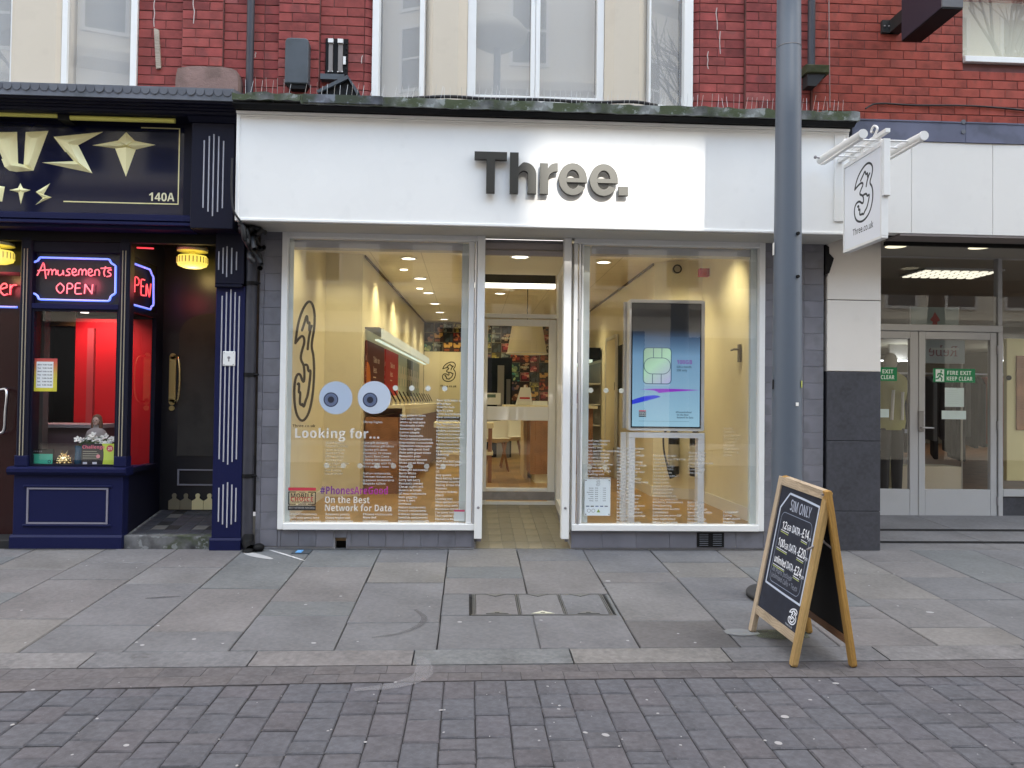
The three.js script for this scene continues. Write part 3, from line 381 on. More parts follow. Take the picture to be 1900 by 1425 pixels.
    for (const [ex, ey, px, py, k] of [[-1.185, 1.327, -1.228, 1.31, '#b9c9de'], [-0.847, 1.334, -0.884, 1.312, '#ccd8e8']]) {
      x.fillStyle = k; x.beginPath(); x.arc(X(ex), Y(ey), 0.146 * S, 0, 7); x.fill();
      x.fillStyle = '#6f7f9f'; x.beginPath(); x.arc(X(px), Y(py), 0.06 * S, 0, 7); x.fill(); x.strokeStyle = '#2e3a54'; x.lineWidth = 6; x.stroke(); x.lineWidth = 1.5; for (let k2 = 0; k2 < 26; k2++) { x.beginPath(); x.moveTo(X(px), Y(py)); x.lineTo(X(px) + Math.cos(k2 * 0.242) * 0.058 * S, Y(py) + Math.sin(k2 * 0.242) * 0.058 * S); x.stroke(); } x.fillStyle = '#1a2436'; x.beginPath(); x.arc(X(px), Y(py), 0.028 * S, 0, 7); x.fill();
    }
    x.fillStyle = '#d9dcd6'; for (const q of [-0.662, -0.517, -0.373, -0.225]) { x.beginPath(); x.arc(X(q), Y(1.421), 0.024 * S, 0, 7); x.fill(); } x.globalAlpha = 0.55; for (const q of [-1.256, -1.109, -0.963, -0.813, -0.669, -0.521, -0.375, -0.23]) { x.beginPath(); x.arc(X(q), Y(0.728), 0.024 * S, 0, 7); x.fill(); } x.globalAlpha = 1;
    { const [a2, b2, c2, d2] = [-1.554, 1.133, -1.38, 2.169]; emblem(x, X(a2), Y(d2), (c2 - a2) * S, (d2 - b2) * S, 13, '#3d3420'); font(x, 22, true); x.fillStyle = '#3d3420'; x.fillText('Three.co.uk', X(a2) - 4, Y(b2) + 44, (c2 - a2) * S * 1.2); }
    { const [a3, b3, c3, d3] = [-0.128, 0.242, -0.032, 0.343]; x.fillStyle = '#c2c6c4'; x.fillRect(X(a3), Y(d3), (c3 - a3) * S, (d3 - b3) * S); x.fillStyle = '#c03a62'; x.fillRect(X(a3), Y(d3), (c3 - a3) * S, 10); }
  });
  vinyl(RW, 'white search-phrase lists and a row of dots stuck on the right window', (x, X, Y) => {
    x.fillStyle = white; font(x, 16.5, true);
    list(x, X, Y, 1.048, 0.96, 0.71, 'Send you flowers|Theatre tickets|Cheeky text|That special restaurant|Romantic recipes|I\'m sorry memes|That special gift|Florists in this area|Discreet delivery|Engagement rings|Wedding cars|Wedding planners');
    list(x, X, Y, 1.332, 0.893, 0.68, 'Best man speeches|Wedding venues|Romantic getaways|Cheap flights|Same day delivery|Alternative gift ideas|Quirky gift ideas|Men with great hair|Gorgeous men|Gorgeous women|Men in your local area|Wig shops|Tandem hire|Sports bars|Little black dress|New underwear|Perfume stores|Top 10 chat-up lines|Sexiest perfume|Sexiest aftershave|Swedish restaurants|Surprise|Birthday surprise');
    list(x, X, Y, 1.662, 0.83, 0.45, 'Romantic breaks|Places to kiss in Venice|Love letters|Sweetest songs|Hotels in Paris|Forever films|Cheesy valentine\'s|Long walks|Flight deals|Heart emojis|Karaoke duets|First date tips|Flowers near me|Find my soulmate'); list(x, X, Y, 1.66, 0.412, 0.68, 'Breaking the internet|Dirty Dancing|Sleepless in Seattle|Casablanca|Said no one ever GIF|Date night ideas|White or red wine');
    list(x, X, Y, 1.982, 0.859, 0.41, 'Pick-up lines|Gifts for him|Gifts for her|Quiet restaurants|Candles|Date movies|Chocolate'); list(x, X, Y, 1.978, 0.412, 0.64, 'Bath bombs|Cosy fires|0.7 carat rings|Most liked outfits|12 red roses|Eternity rings|Fantasy dates'); list(x, X, Y, 2.305, 1.082, 0.22, 'Poems|Sonnets|Love quotes|Soul songs|Cute cats|Puppies|Tapas bars|Ice skating|Opera'); list(x, X, Y, 2.305, 0.326, 0.68, 'Fairground|Eating|Binge-watch|Snaptrip');
    x.fillStyle = '#d9d8c8'; for (const q of [1.087, 1.227, 1.366]) { x.beginPath(); x.arc(X(q), Y(1.423), 0.023 * S, 0, 7); x.fill(); } x.globalAlpha = 0.5; for (const q of [1.085, 1.226]) { x.beginPath(); x.arc(X(q), Y(0.731), 0.023 * S, 0, 7); x.fill(); } x.globalAlpha = 1;
  });
  const hp = [1.043, 0.296, 1.277, 0.625], poster = thing('opening_hours_sign', 'white opening hours board inside the bottom left corner of the right window', 'sign', [(hp[0] + hp[2]) / 2, hp[1], -0.05]);
  part(poster, 'board', [box(hp[0], hp[1], -0.055, hp[2], hp[3], -0.045)], M.plastic);
  part(poster, 'print', [sheet(hp[0], hp[1], hp[2], hp[3], -0.0435)], printMat(280, 400, (x, w, h) => {
    x.fillStyle = '#dfe8ec'; x.fillRect(0, 0, w, h); emblem(x, w * 0.44, 14, 42, 62, 3, '#8b9297'); x.fillStyle = '#3a4046'; font(x, 13, true);
    'Monday|Tuesday|Wednesday|Thursday|Friday|Saturday|Sunday'.split('|').forEach((t, i) => { x.textAlign = 'right'; x.fillText(t, 96, 104 + i * 23); x.textAlign = 'left'; x.fillText(i < 6 ? '09:00' : '10:30', 112, 104 + i * 23); x.fillText('-', 172, 104 + i * 23); x.fillText(i < 6 ? '17:30' : '16:30', 196, 104 + i * 23); });
    for (let k = 0; k < 5; k++) { x.fillStyle = ['#4b5a78', '#444', '#5b6a90', '#54648c', '#667'][k]; x.fillRect(18 + k * 50, 292, 34, 12); } x.strokeStyle = '#333'; x.lineWidth = 3; for (const q of [48, 96]) { x.beginPath(); x.arc(q, 346, 18, 0, 7); x.stroke(); } x.fillStyle = '#7d9a3a'; x.beginPath(); x.moveTo(152, 328); x.lineTo(172, 364); x.lineTo(132, 364); x.fill();
  }), true);
  for (const [sx, sy] of [[0, 0], [1, 0], [0, 1], [1, 1]]) part(poster, 'screw', [rod([lerp(hp[0] + 0.012, hp[2] - 0.012, sx), lerp(hp[1] + 0.012, hp[3] - 0.012, sy), -0.045], [lerp(hp[0] + 0.012, hp[2] - 0.012, sx), lerp(hp[1] + 0.012, hp[3] - 0.012, sy), -0.0405], 0.006)], M.steelDull);
}

// ================= AMUSEMENT ARCADE FRONT =================
const hull = (pts) => new ConvexGeometry(pts.map((p) => V3(...p)));
{
  const arc = thing('amusement_arcade_front', 'navy blue panelled amusement arcade front with fluted pilaster and corner bay', 'shopfront', [-3.2, 0, 0]), L0 = -5.6, xr = -1.985;
  // cornice
  const yc = [3.871, 3.807, 3.767, 3.68];
  const lead = part(arc, 'lead_flashing', [xprism([[0.1, yc[0] + 0.08], [0.452, yc[0]], [0.455, yc[2]], [0.1, yc[2]]], L0, xr)], M.lead);
  const sc = new THREE.ExtrudeGeometry((() => { const s = new THREE.Shape(), r = 0.034; s.moveTo(-r, 0.02); s.lineTo(r, 0.02); s.lineTo(r, 0); s.absarc(0, 0, r, 0, -Math.PI, true); s.closePath(); return s; })(), { depth: 0.005, bevelEnabled: false, curveSegments: 5 });
  for (let x = -4.9, k = 0; x < xr - 0.03; x += 0.0735, k++) { const m = piece(lead, 'lead_scallop', sc, M.lead, x, yc[1] + 0.032, 0.456 + (k % 2) * 0.003); m.rotation.set((k % 5) * 0.03, 0, ((k * 7) % 5 - 2) * 0.025); }
  const h = yc[2] - yc[3], md = (f, z) => [z, yc[3] + h * f];
  part(arc, 'cornice', [xprism([[0.0, yc[2] - 0.001], md(0.995, 0.44), md(0.78, 0.435), md(0.74, 0.405), md(0.58, 0.4), md(0.54, 0.375), md(0.38, 0.37), md(0.34, 0.35), md(0.12, 0.345), md(0.0, 0.32), [0.0, yc[3]]], L0, xr + 0.006)], M.navyDark);
  // trough light above the sign panel
  const tr = thing('sign_trough_light', 'yellow tubes of the trough light over the arcade sign panel', 'lamp', [-3.6, 3.35, 0.25]);
  for (const [a, b, y] of [[-4.9, -3.492, 3.673], [-3.39, -2.526, 3.658]]) part(tr, 'tube', [rod([a, y, 0.25], [b, y, 0.25], 0.021, 0.021, 12)], M.tubeYellow);
  part(tr, 'bracket', [box(-3.487, 3.631, 0.13, -3.394, 3.704, 0.27)], M.black);
  // sign panel
  const sp = [-4.029, 2.882, -2.487, 3.644], fr = M.navyDark;
  part(arc, 'fascia_frame', [box(L0, sp[3], -0.1, sp[2] + 0.08, yc[3], 0.12), box(L0, sp[1] - 0.02, -0.1, sp[2] + 0.08, sp[3], 0.105), box(sp[2], sp[1], 0.1, sp[2] + 0.08, sp[3], 0.14)], fr);
  part(arc, 'sign_panel', [box(L0, sp[1], 0.1052, sp[2], sp[3], 0.12)], std(0.006, 0.008, 0.03, { roughness: 0.06 }));
  const gl = (a, b, c, d) => part(arc, 'gold_line', [box(a, b, 0.1205, c, d, 0.1235)], M.goldPale);
  const rx = -2.529, by = 2.974, ty = 3.629; gl(rx - 0.009, by + 0.009, rx, ty); gl(-3.495, by, rx, by + 0.009); gl(-2.859, ty, rx, ty + 0.009);
  part(arc, 'number_print', [sheet(-2.789, 2.978, -2.535, 3.095, 0.126)], printMat(256, 112, (x) => { x.fillStyle = '#e2d9b4'; font(x, 96, true); x.fillText('140A', 6, 90, 244); }, { transparent: true }), true);
  // trim below the panel
  part(arc, 'fascia_trim', [cbox(L0, 2.812, 0, -2.396, 2.867, 0.2), box(L0, 2.773, 0, -2.386, 2.796, 0.23), cbox(L0, 2.745, 0, -2.396, 2.777, 0.17)], M.navy);
  // console block with painted flutes
  const cb = [-2.38, 2.744, -2.022, 3.643]; const con = part(arc, 'console', [cbox(cb[0], cb[1], 0, cb[2], cb[3], 0.27, 0.006), xprism([[0, cb[3]], [0.28, cb[3]], [0.33, yc[3]], [0, yc[3]]], cb[0] - 0.02, cb[2] + 0.02)], M.navyDark);
  const flute = (p, px0, y0, px1, y1, z) => part(p, 'flute', [rod([px0, y0, z], [px1, y1, z], 0.0062, 0.0062, 6)], M.flute);
  { const xs = [-2.273, -2.231, -2.193, -2.152, -2.112], t = [3.492,3.529,3.547], b = [2.919,2.887,2.85]; xs.forEach((x, i) => flute(con, x, b[[0, 1, 2, 1, 0][i]], x, t[[0, 1, 2, 1, 0][i]], 0.27)); }
  // pilaster
  const pz = 0.06, px0 = -2.216, px1 = -1.965;
  const pil = part(arc, 'pilaster', [cbox(px0, 0.1, -0.2, px1, 2.287, pz, 0.005)], M.navy);
  part(arc, 'pilaster_capital', [cbox(px0 - 0.006, 2.303, -0.2, px1 - 0.01, 2.8, 0.08, 0.005), cbox(px0 - 0.0, 2.272, -0.2, px1 - 0.02, 2.3, 0.1, 0.006)], M.navyDark);
  part(arc, 'plinth', [cbox(px0 - 0.012, -0.06, -0.2, px1 + 0.004, 0.084, 0.08, 0.004), xprism([[0, 0.084], [0.082, 0.084], [0.066, 0.102], [0, 0.102]], px0 - 0.012, px1 + 0.004)], M.navy);
  const fl5 = (xs, tops, bots, z) => xs.forEach((x, i) => flute(pil, x, bots[[0, 1, 2, 1, 0][i]], x, tops[[0, 1, 2, 1, 0][i]], z));
  fl5([-2.162, -2.125, -2.088, -2.051, -2.015], [2.202,2.235,2.259], [0.783,0.76,0.737], pz);
  fl5([-2.158, -2.122, -2.085, -2.048, -2.012], [0.536,0.564,0.583], [0.243,0.22,0.192], pz);
  fl5([-2.191, -2.155, -2.122, -2.081, -2.04], [2.585,2.618,2.632], [2.425,2.392,2.364], 0.08);
  const kp = [-2.144, 1.592, -2.04, 1.719], key = thing('key_switch_plate', 'small white key switch plate on the fluted navy pilaster', 'switch plate', [(kp[0] + kp[2]) / 2, kp[1], 0.07]);
  part(key, 'plate', [cbox(kp[0], kp[1], 0.061, kp[2], kp[3], 0.074, 0.004)], M.plastic); part(key, 'keyhole', [rod([(kp[0] + kp[2]) / 2, (kp[1] + kp[3]) / 2 + 0.008, 0.072], [(kp[0] + kp[2]) / 2, (kp[1] + kp[3]) / 2 + 0.008, 0.0755], 0.012), box((kp[0] + kp[2]) / 2 - 0.004, (kp[1] + kp[3]) / 2 - 0.025, 0.072, (kp[0] + kp[2]) / 2 + 0.004, (kp[1] + kp[3]) / 2, 0.0752)], M.steelDull); for (const [a, b] of [[0.012, 0.012], [0.012, -0.012], [-0.012, 0.012], [-0.012, -0.012]]) part(key, 'screw', [rod([(a > 0 ? kp[0] : kp[2]) + a, (b > 0 ? kp[1] : kp[3]) + b, 0.073], [(a > 0 ? kp[0] : kp[2]) + a, (b > 0 ? kp[1] : kp[3]) + b, 0.0755], 0.004, 0.004, 6)], M.steelDull);
  // porch ceiling and frieze
  part(arc, 'porch_ceiling', [box(L0, 2.78, -1.7, -1.9, 2.83, 0.04)], M.black);
  part(arc, 'frieze', [box(L0, 2.66, -0.06, -2.2, 2.78, 0.0), box(-2.2, 2.74, -0.06, -1.9, 2.78, -0.01)], M.black);
  // bay: two columns, transom, glass and panelled stall riser
  const X0 = -3.909, X1 = -3.811, X2 = -3.072, X3 = -2.978, ys = 0.702, yt = 2.07, yt2 = 2.117, yh = 2.568, yb = 0.795;
  for (const [a, b] of [[X0, X1], [X2, X3]]) { const c = part(arc, 'bay_column', [cbox(a, ys, -0.1, b, 2.7, 0.0, 0.012)], M.navyDark); for (const f of [0.35, 0.62]) part(c, 'gilt_bead', [rod([lerp(a, b, f), yb, 0.001], [lerp(a, b, f), yh + 0.02, 0.001], 0.005, 0.005, 6)], std(0.3, 0.27, 0.2)); part(c, 'column_base', [cbox(a - 0.006, ys, -0.1, b + 0.006, yb, 0.008, 0.006)], M.navy); }
  part(arc, 'transom_rail', [cbox(X1, yt, -0.07, X2, yt2, -0.01)], M.navy); part(arc, 'head_rail', [box(X1, yh, -0.07, X2, 2.7, -0.02)], M.navyDark);
  const wn = part(arc, 'bay_window', frameRing(X1, ys, X2, yt, 0.018, -0.07, -0.025), M.navyDark); part(wn, 'pane', [sheet(X1 + 0.018, ys + 0.018, X2 - 0.018, yt - 0.018, -0.045)], M.glass, true);
  part(arc, 'transom_backing', [box(X1, yt2, -0.09, X2, yh, -0.075)], std(0.025, 0.028, 0.034, { roughness: 0.25 }));
  const sl = [-3.957, 0.631, -2.959, 0.696]; part(arc, 'window_sill', [xprism([[-0.12, sl[1]], [0.025, sl[1]], [0.045, sl[1] + 0.025], [0.045, sl[3] - 0.01], [0.02, sl[3] + 0.004], [-0.12, sl[3] + 0.008]], sl[0], sl[2])], M.navy);
  const sr = [-3.917, 0.065, -2.997, 0.627]; const ri = part(arc, 'stall_riser', [cbox(sr[0], 0.02, -0.12, sr[2], sl[1], 0.0, 0.004)], M.navy);
  const pm = [-3.801, 0.209, -3.118, 0.52]; part(ri, 'panel_moulding', [box(pm[0], pm[1], 0, pm[2], pm[1] + 0.014, 0.01), box(pm[0], pm[1] + 0.0145, 0, pm[0] + 0.014, pm[3] - 0.0145, 0.01), box(pm[2] - 0.014, pm[1] + 0.0145, 0, pm[2], pm[3] - 0.0145, 0.01), box(pm[0], pm[3] - 0.014, 0, pm[2], pm[3], 0.01)], std(0.2, 0.19, 0.24)); part(ri, 'raised_edge', [cbox(pm[0] - 0.03, pm[3] + 0.004, 0, pm[2] + 0.03, pm[3] + 0.022, 0.014), cbox(pm[0] - 0.03, pm[1] - 0.022, 0, pm[2] + 0.03, pm[1] - 0.004, 0.014), cbox(pm[0] + 0.0145, pm[1] + 0.0145, 0, pm[2] - 0.0145, pm[3] - 0.0145, 0.004)], M.navy);
  part(ri, 'skirting', [xprism([[-0.12, -0.06], [0.025, -0.06], [0.025, 0.096], [0.008, 0.115], [-0.12, 0.115]], -3.931, -2.989)], M.navy);
  // side of the bay along the porch
  const sx = X3 - 0.03, zA = -0.1, zB = -0.62;
  part(arc, 'porch_side', [box(sx - 0.04, 0.0, -0.93, sx, ys - 0.05, zA), box(sx - 0.04, ys - 0.05, -0.93, sx, 2.78, zB - 0.08), box(sx - 0.04, yh, zB - 0.08, sx, 2.78, zA), box(sx - 0.04, yt, zB - 0.08, sx, yt2, zA), box(sx - 0.05, ys - 0.06, zB - 0.1, sx + 0.04, ys - 0.02, zA)], M.navyDark);
  part(arc, 'side_pane', [new THREE.PlaneGeometry(zA - zB + 0.08, yt - ys + 0.05).rotateY(Math.PI / 2).translate(sx - 0.02, (yt + ys) / 2, (zA + zB) / 2)], M.glass, true);
  part(arc, 'side_transom', [box(sx - 0.035, yt2, zB - 0.08, sx - 0.01, yh, zA)], M.black);
  // porch floor, step and door
  part(arc, 'porch_step', [cbox(X3 - 0.02, -0.05, -0.12, px0 + 0.02, 0.105, -0.03, 0.006), xprism([[-0.12, -0.05], [-0.12, 0.104], [-0.95, 0.225], [-0.95, -0.05]], X3 - 0.02, px0 + 0.02)], std(0.36, 0.36, 0.36, { map: T.moss, roughness: 0.95 }));
  const tg = shiftUV(chamfer(0.116, 0.116, 0.008, 0.001, 'y'), 0, 0); for (let i = 0; i < 6; i++) for (let j = 0; j < 6; j++) { const m = piece(arc, 'floor_tile', tg, [M.dark, M.granite, std(0.17, 0.16, 0.15, { map: T.grime })][i === 1 && j > 0 || j === 1 ? (i + j) % 3 : 1], X3 + 0.07 + i * 0.121, 0.113 + j * 0.0176, -0.185 - j * 0.121); m.rotation.x = 0.145; }
  const dz = -0.87, dl = -2.989, dr = -1.95, D = (px, py) => 0; const dk = std(0.012, 0.012, 0.016, { roughness: 0.35 });
  const door = part(arc, 'door', [box(dl - 0.02, 0.2, dz - 0.05, dr, 2.78, dz)], dk);
  const gx = -2.846, g0 = 0.743, g1 = 2.04; part(door, 'arched_panel', [new THREE.ExtrudeGeometry((() => { const s = new THREE.Shape(); s.moveTo(gx, g0); s.lineTo(dr - 0.01, g0); s.lineTo(dr - 0.01, g1 + 0.1); s.lineTo(gx + 0.3, g1 + 0.1); s.quadraticCurveTo(gx + 0.02, g1 + 0.08, gx, g1 - 0.12); s.closePath(); return s; })(), { depth: 0.012, bevelEnabled: false }).translate(0, 0, dz)], std(0.06, 0.052, 0.045, { map: T.grime, roughness: 0.8 }));
  { const [a, b, c, d] = [-2.837, 0.454, -2.471, 0.612]; part(door, 'panel_moulding', [box(a, b, dz, c, b + 0.014, dz + 0.014), box(a, d - 0.012, dz, c, d, dz + 0.014), box(a, b + 0.0145, dz, a + 0.014, d - 0.0125, dz + 0.014)], std(0.25, 0.24, 0.27, { roughness: 0.35 })); }
  { const [a, b, c, d] = [-2.939, 1.266, -2.872, 1.714], xm = -2.844; part(door, 'push_plate', [cbox(a, b, dz, c, d, dz + 0.008, 0.003), rod([(a + c) / 2, d, dz], [(a + c) / 2, d, dz + 0.008], 0.03, 0.03, 14), rod([(a + c) / 2, b, dz], [(a + c) / 2, b, dz + 0.008], 0.03, 0.03, 14), rod([(a + c) / 2, b - 0.06, dz], [(a + c) / 2, b - 0.06, dz + 0.012], 0.026, 0.026, 14)], std(0.5, 0.4, 0.18, { metalness: 0.9, roughness: 0.4 })); part(door, 'handle', [tube([[c - 0.02, d, dz + 0.01], [c + 0.03, d - 0.01, dz + 0.05], [xm + 0.03, (b + d) / 2, dz + 0.07], [c + 0.03, b + 0.01, dz + 0.05], [c - 0.02, b, dz + 0.01]], 0.011, 8, 24)], M.brass); }
  // pale crown-cut kick boards
  for (let k = 0; k < 4; k++) { const a = -2.913 + k * 0.112, y0 = 0.222; const s = new THREE.Shape(); s.moveTo(a, y0); s.lineTo(a + 0.108, y0); s.lineTo(a + 0.108, y0 + 0.085); s.lineTo(a + 0.075, y0 + 0.105); s.absarc(a + 0.054, y0 + 0.135, 0.022, -0.8, Math.PI + 0.8, false); s.lineTo(a + 0.033, y0 + 0.105); s.lineTo(a, y0 + 0.085); s.closePath(); part(arc, 'kick_board', [new THREE.ExtrudeGeometry(s, { depth: 0.01, bevelEnabled: false, curveSegments: 8 }).translate(0, 0, dz + 0.015)], k < 2 ? std(0.2, 0.17, 0.11) : std(0.72, 0.62, 0.33)); }
  // left porch with its own door
  const ldz = -0.35, lx = X0 - 0.02; part(arc, 'side_door', [box(L0, 0.0, ldz - 0.04, lx, 2.1, ldz)], std(0.03, 0.008, 0.008, { roughness: 0.25 })); part(arc, 'side_door_transom', [box(L0, 2.1, ldz - 0.04, lx, 2.78, ldz)], std(0.02, 0.02, 0.02, { roughness: 0.3 }));
  part(arc, 'porch_side', [box(lx - 0.001, 0.0, ldz, lx + 0.03, 2.78, -0.1)], M.navyDark);
  { const q = (px, py) => 0, hx = -4.139, h0 = 0.967, h1 = 1.364; const sd = part(arc, 'door_pull', [tube([[hx - 0.09, h1, ldz + 0.02], [hx - 0.02, h1, ldz + 0.06], [hx, h1 - 0.04, ldz + 0.08], [hx - 0.01, (h0 + h1) / 2, ldz + 0.08], [hx - 0.03, h0 + 0.02, ldz + 0.07], [hx - 0.12, h0, ldz + 0.03]], 0.014, 8, 24)], M.steel); }
  part(arc, 'porch_step', [cbox(L0, -0.05, -0.5, lx, 0.06, -0.04, 0.006)], M.dark);
  part(arc, 'upper_panel', [box(L0, 2.83, -0.3, xr, 3.75, -0.1)], M.black);
  // inside: dark room with a red lit partition and a counter
  const inn = ground('arcade_interior');
  part(inn, 'interior_wall', [box(L0, 0.0, -4.1, sx - 0.05, 2.4, -4.0), box(L0 - 0.1, 0, -4, L0, 2.4, -0.4), box(sx - 0.12, 0.0, -4.0, sx - 0.06, 2.4, -0.95), box(L0, 0.0, -0.55, X0 - 0.01, 2.4, -0.45)], std(0.09, 0.085, 0.085)); part(inn, 'interior_ceiling', [box(L0, 2.4, -4.1, sx - 0.05, 2.46, -0.12)], std(0.06, 0.05, 0.05)); part(inn, 'interior_floor', [box(L0, -0.02, -4.1, sx - 0.05, 0.05, -0.13)], M.darkRed);
  const rp = thing('red_partition', 'glossy red partition standing inside the arcade window', 'partition', [-3.65, 0.05, -1.2]); part(rp, 'panel', [box(-3.997, 0.05, -1.24, -3.06, 2.1, -1.2)], std(0.62, 0.008, 0.018, { roughness: 0.5 })); part(rp, 'post', [box(-3.857, 0.4, -1.2, -3.793, 2.0, -1.15)], std(0.5, 0.06, 0.07)); part(rp, 'header', [box(-4.75, 2.02, -1.22, -3.997, 2.2, -1.18)], std(0.12, 0.08, 0.02));  // the post is a pale reflection on the window, put in as a solid strip
  const ct = thing('arcade_counter', 'grey counter ledge inside the arcade window', 'counter', [-4.1, 0.05, -0.9]); part(ct, 'counter_top', [cbox(-4.7, 1.009, -1.15, -3.5, 1.045, -0.7)], std(0.4, 0.36, 0.38)); part(ct, 'counter_front', [box(-4.68, 0.05, -1.1, -3.533, 1.009 - 0.002, -0.75)], std(0.14, 0.09, 0.1));
  part(inn, 'display_shelf', [box(X1 - 0.1, ys - 0.06, -0.42, X2 + 0.1, ys - 0.012, -0.071)], M.navy);
  let dn = 0;
  for (const [x, z, w] of [[-5.637, -3.545, 0], [-5.031, -3.069, 1], [-4.984, -3.501, 1], [-4.563, -3.176, 1]]) { const l = thing('arcade_downlight', ['small white ceiling downlight behind the arcade window, farthest left', 'small white ceiling downlight behind the arcade window, second from left', 'small white ceiling downlight behind the arcade window, third from left', 'small white ceiling downlight behind the arcade window, farthest right'][dn++], 'downlight', [x, 2.38, Math.max(z, -3.6)], 'downlights inside the arcade'); const zz = Math.max(z, -3.6); part(l, 'lens', [rod([x, 2.385, zz], [x, 2.398, zz], 0.05, 0.05, 14)], glow(1, 0.9, 0.85, 1)); }
  for (const [x, y, z, tx, ty, tz, r, g, b, k] of [[-3.75, 2.3, -0.75, -3.7, 1.0, -1.3, 1, 0.55, 0.5, 1.6], [-4.4, 2.3, -1.9, -4.4, 0.6, -1.9, 1, 0.8, 0.6, 0.7]]) { const s = new THREE.SpotLight(col(r, g, b), k, 0, 0.95, 0.7, 2); s.position.set(x, y, z); s.target.position.set(tx, ty, tz); s.castShadow = true; scene.add(s, s.target); const l = thing('arcade_spotlight', k > 1 ? 'small spotlight washing the red partition' : 'small spotlight over the dark arcade floor', 'spotlight', [x, y, z]); part(l, 'lens', [rod([x, y + 0.03, z], [x, y + 0.1, z], 0.03, 0.03, 10)], glow(1, 0.8, 0.7, 1.5)); }

  // gilt faceted lettering on the sign panel
  const nm = thing('arcade_name_lettering', 'gilt faceted letters US and star on the dark arcade sign panel', 'shop sign', [-3.9, sp[1], 0.12]), z = 0.1215;
  const fac = (out, ridge, hgt) => part(nm, 'letter', [hull(out.map(([x, y]) => [x, y, z]).concat(ridge.map(([x, y]) => [x, y, z + hgt])))], M.gold);
  fac([[-4.105, 3.556], [-3.895, 3.566], [-3.879, 3.273], [-3.979, 3.257]], [[-4.006, 3.488], [-3.94, 3.477], [-3.93, 3.276]], 0.03);
  fac([[-3.824, 3.568], [-3.635, 3.583], [-3.751, 3.237], [-3.834, 3.285]], [[-3.763, 3.507], [-3.707, 3.512], [-3.776, 3.28]], 0.03);
  fac([[-4.02, 3.33], [-3.88, 3.293], [-3.834, 3.285], [-3.75, 3.237], [-3.808, 3.246], [-3.893, 3.222], [-3.951, 3.231], [-3.992, 3.261]], [[-3.922, 3.271], [-3.839, 3.26]], 0.028);
  fac([[-3.591, 3.533], [-3.178, 3.588], [-3.385, 3.469], [-3.49, 3.402]], [[-3.445, 3.481]], 0.035);
  fac([[-3.591, 3.533], [-3.385, 3.469], [-3.26, 3.228], [-3.416, 3.325]], [[-3.44, 3.456], [-3.351, 3.3]], 0.033);
  fac([[-3.684, 3.309], [-3.399, 3.329], [-3.26, 3.228]], [[-3.368, 3.293]], 0.03);
  const star = (tips, inn2, c, hgt) => tips.forEach((t, i) => fac([t, inn2[i], c, inn2[(i + 3) % 4]], [[lerp(c[0], t[0], 0.05), lerp(c[1], t[1], 0.05)]], hgt));
  star([[-2.984, 3.591], [-2.734, 3.488], [-2.978, 3.206], [-3.265, 3.469]], [[-2.909, 3.518], [-2.9, 3.442], [-3.074, 3.447], [-3.053, 3.516]], [-2.969, 3.464], 0.035);
  star([[-3.857, 3.126], [-3.771, 3.069], [-3.849, 2.943], [-3.946, 3.065]], [[-3.835, 3.083], [-3.826, 3.046], [-3.872, 3.045], [-3.877, 3.084]], [-3.851, 3.06], 0.016);
  fac([[-3.61, 3.132], [-3.727, 3.055], [-3.664, 3.03], [-3.652, 3.059]], [[-3.673, 3.059]], 0.014); fac([[-3.727, 3.055], [-3.594, 3.012], [-3.668, 3.003]], [[-3.664, 3.024]], 0.014); fac([[-3.594, 3.012], [-3.73, 2.941], [-3.668, 3.003]], [[-3.659, 2.995]], 0.014); fac([[-4.077, 3.105], [-3.985, 3.092], [-4.004, 2.965], [-4.073, 2.961]], [[-4.017, 3.072], [-4.021, 2.993]], 0.015);

  // neon signs
  const neon = (o, name, paths, r, m) => paths.forEach((p) => part(o, name, [tube(p, r, 5, Math.max(6, p.length * 3), 0.2)], m));
  const at = (z0) => (pts) => pts.map(([x, y]) => [x, y, z0]);
  const n1 = thing('neon_sign', 'neon sign reading Amusements OPEN in red with a blue border, facing the street', 'neon sign', [-3.462, 2.128, -0.04]), A = at(-0.045);
  part(n1, 'border_tube', [tube(A([[-3.765, 2.521], [-3.177, 2.518], [-3.156, 2.483], [-3.118, 2.46], [-3.116, 2.219], [-3.153, 2.194], [-3.169, 2.15], [-3.763, 2.153], [-3.781, 2.189], [-3.822, 2.212], [-3.82, 2.476], [-3.785, 2.491], [-3.765, 2.521]]), 0.0095, 6, 120, 0.02)], M.neonBlue);
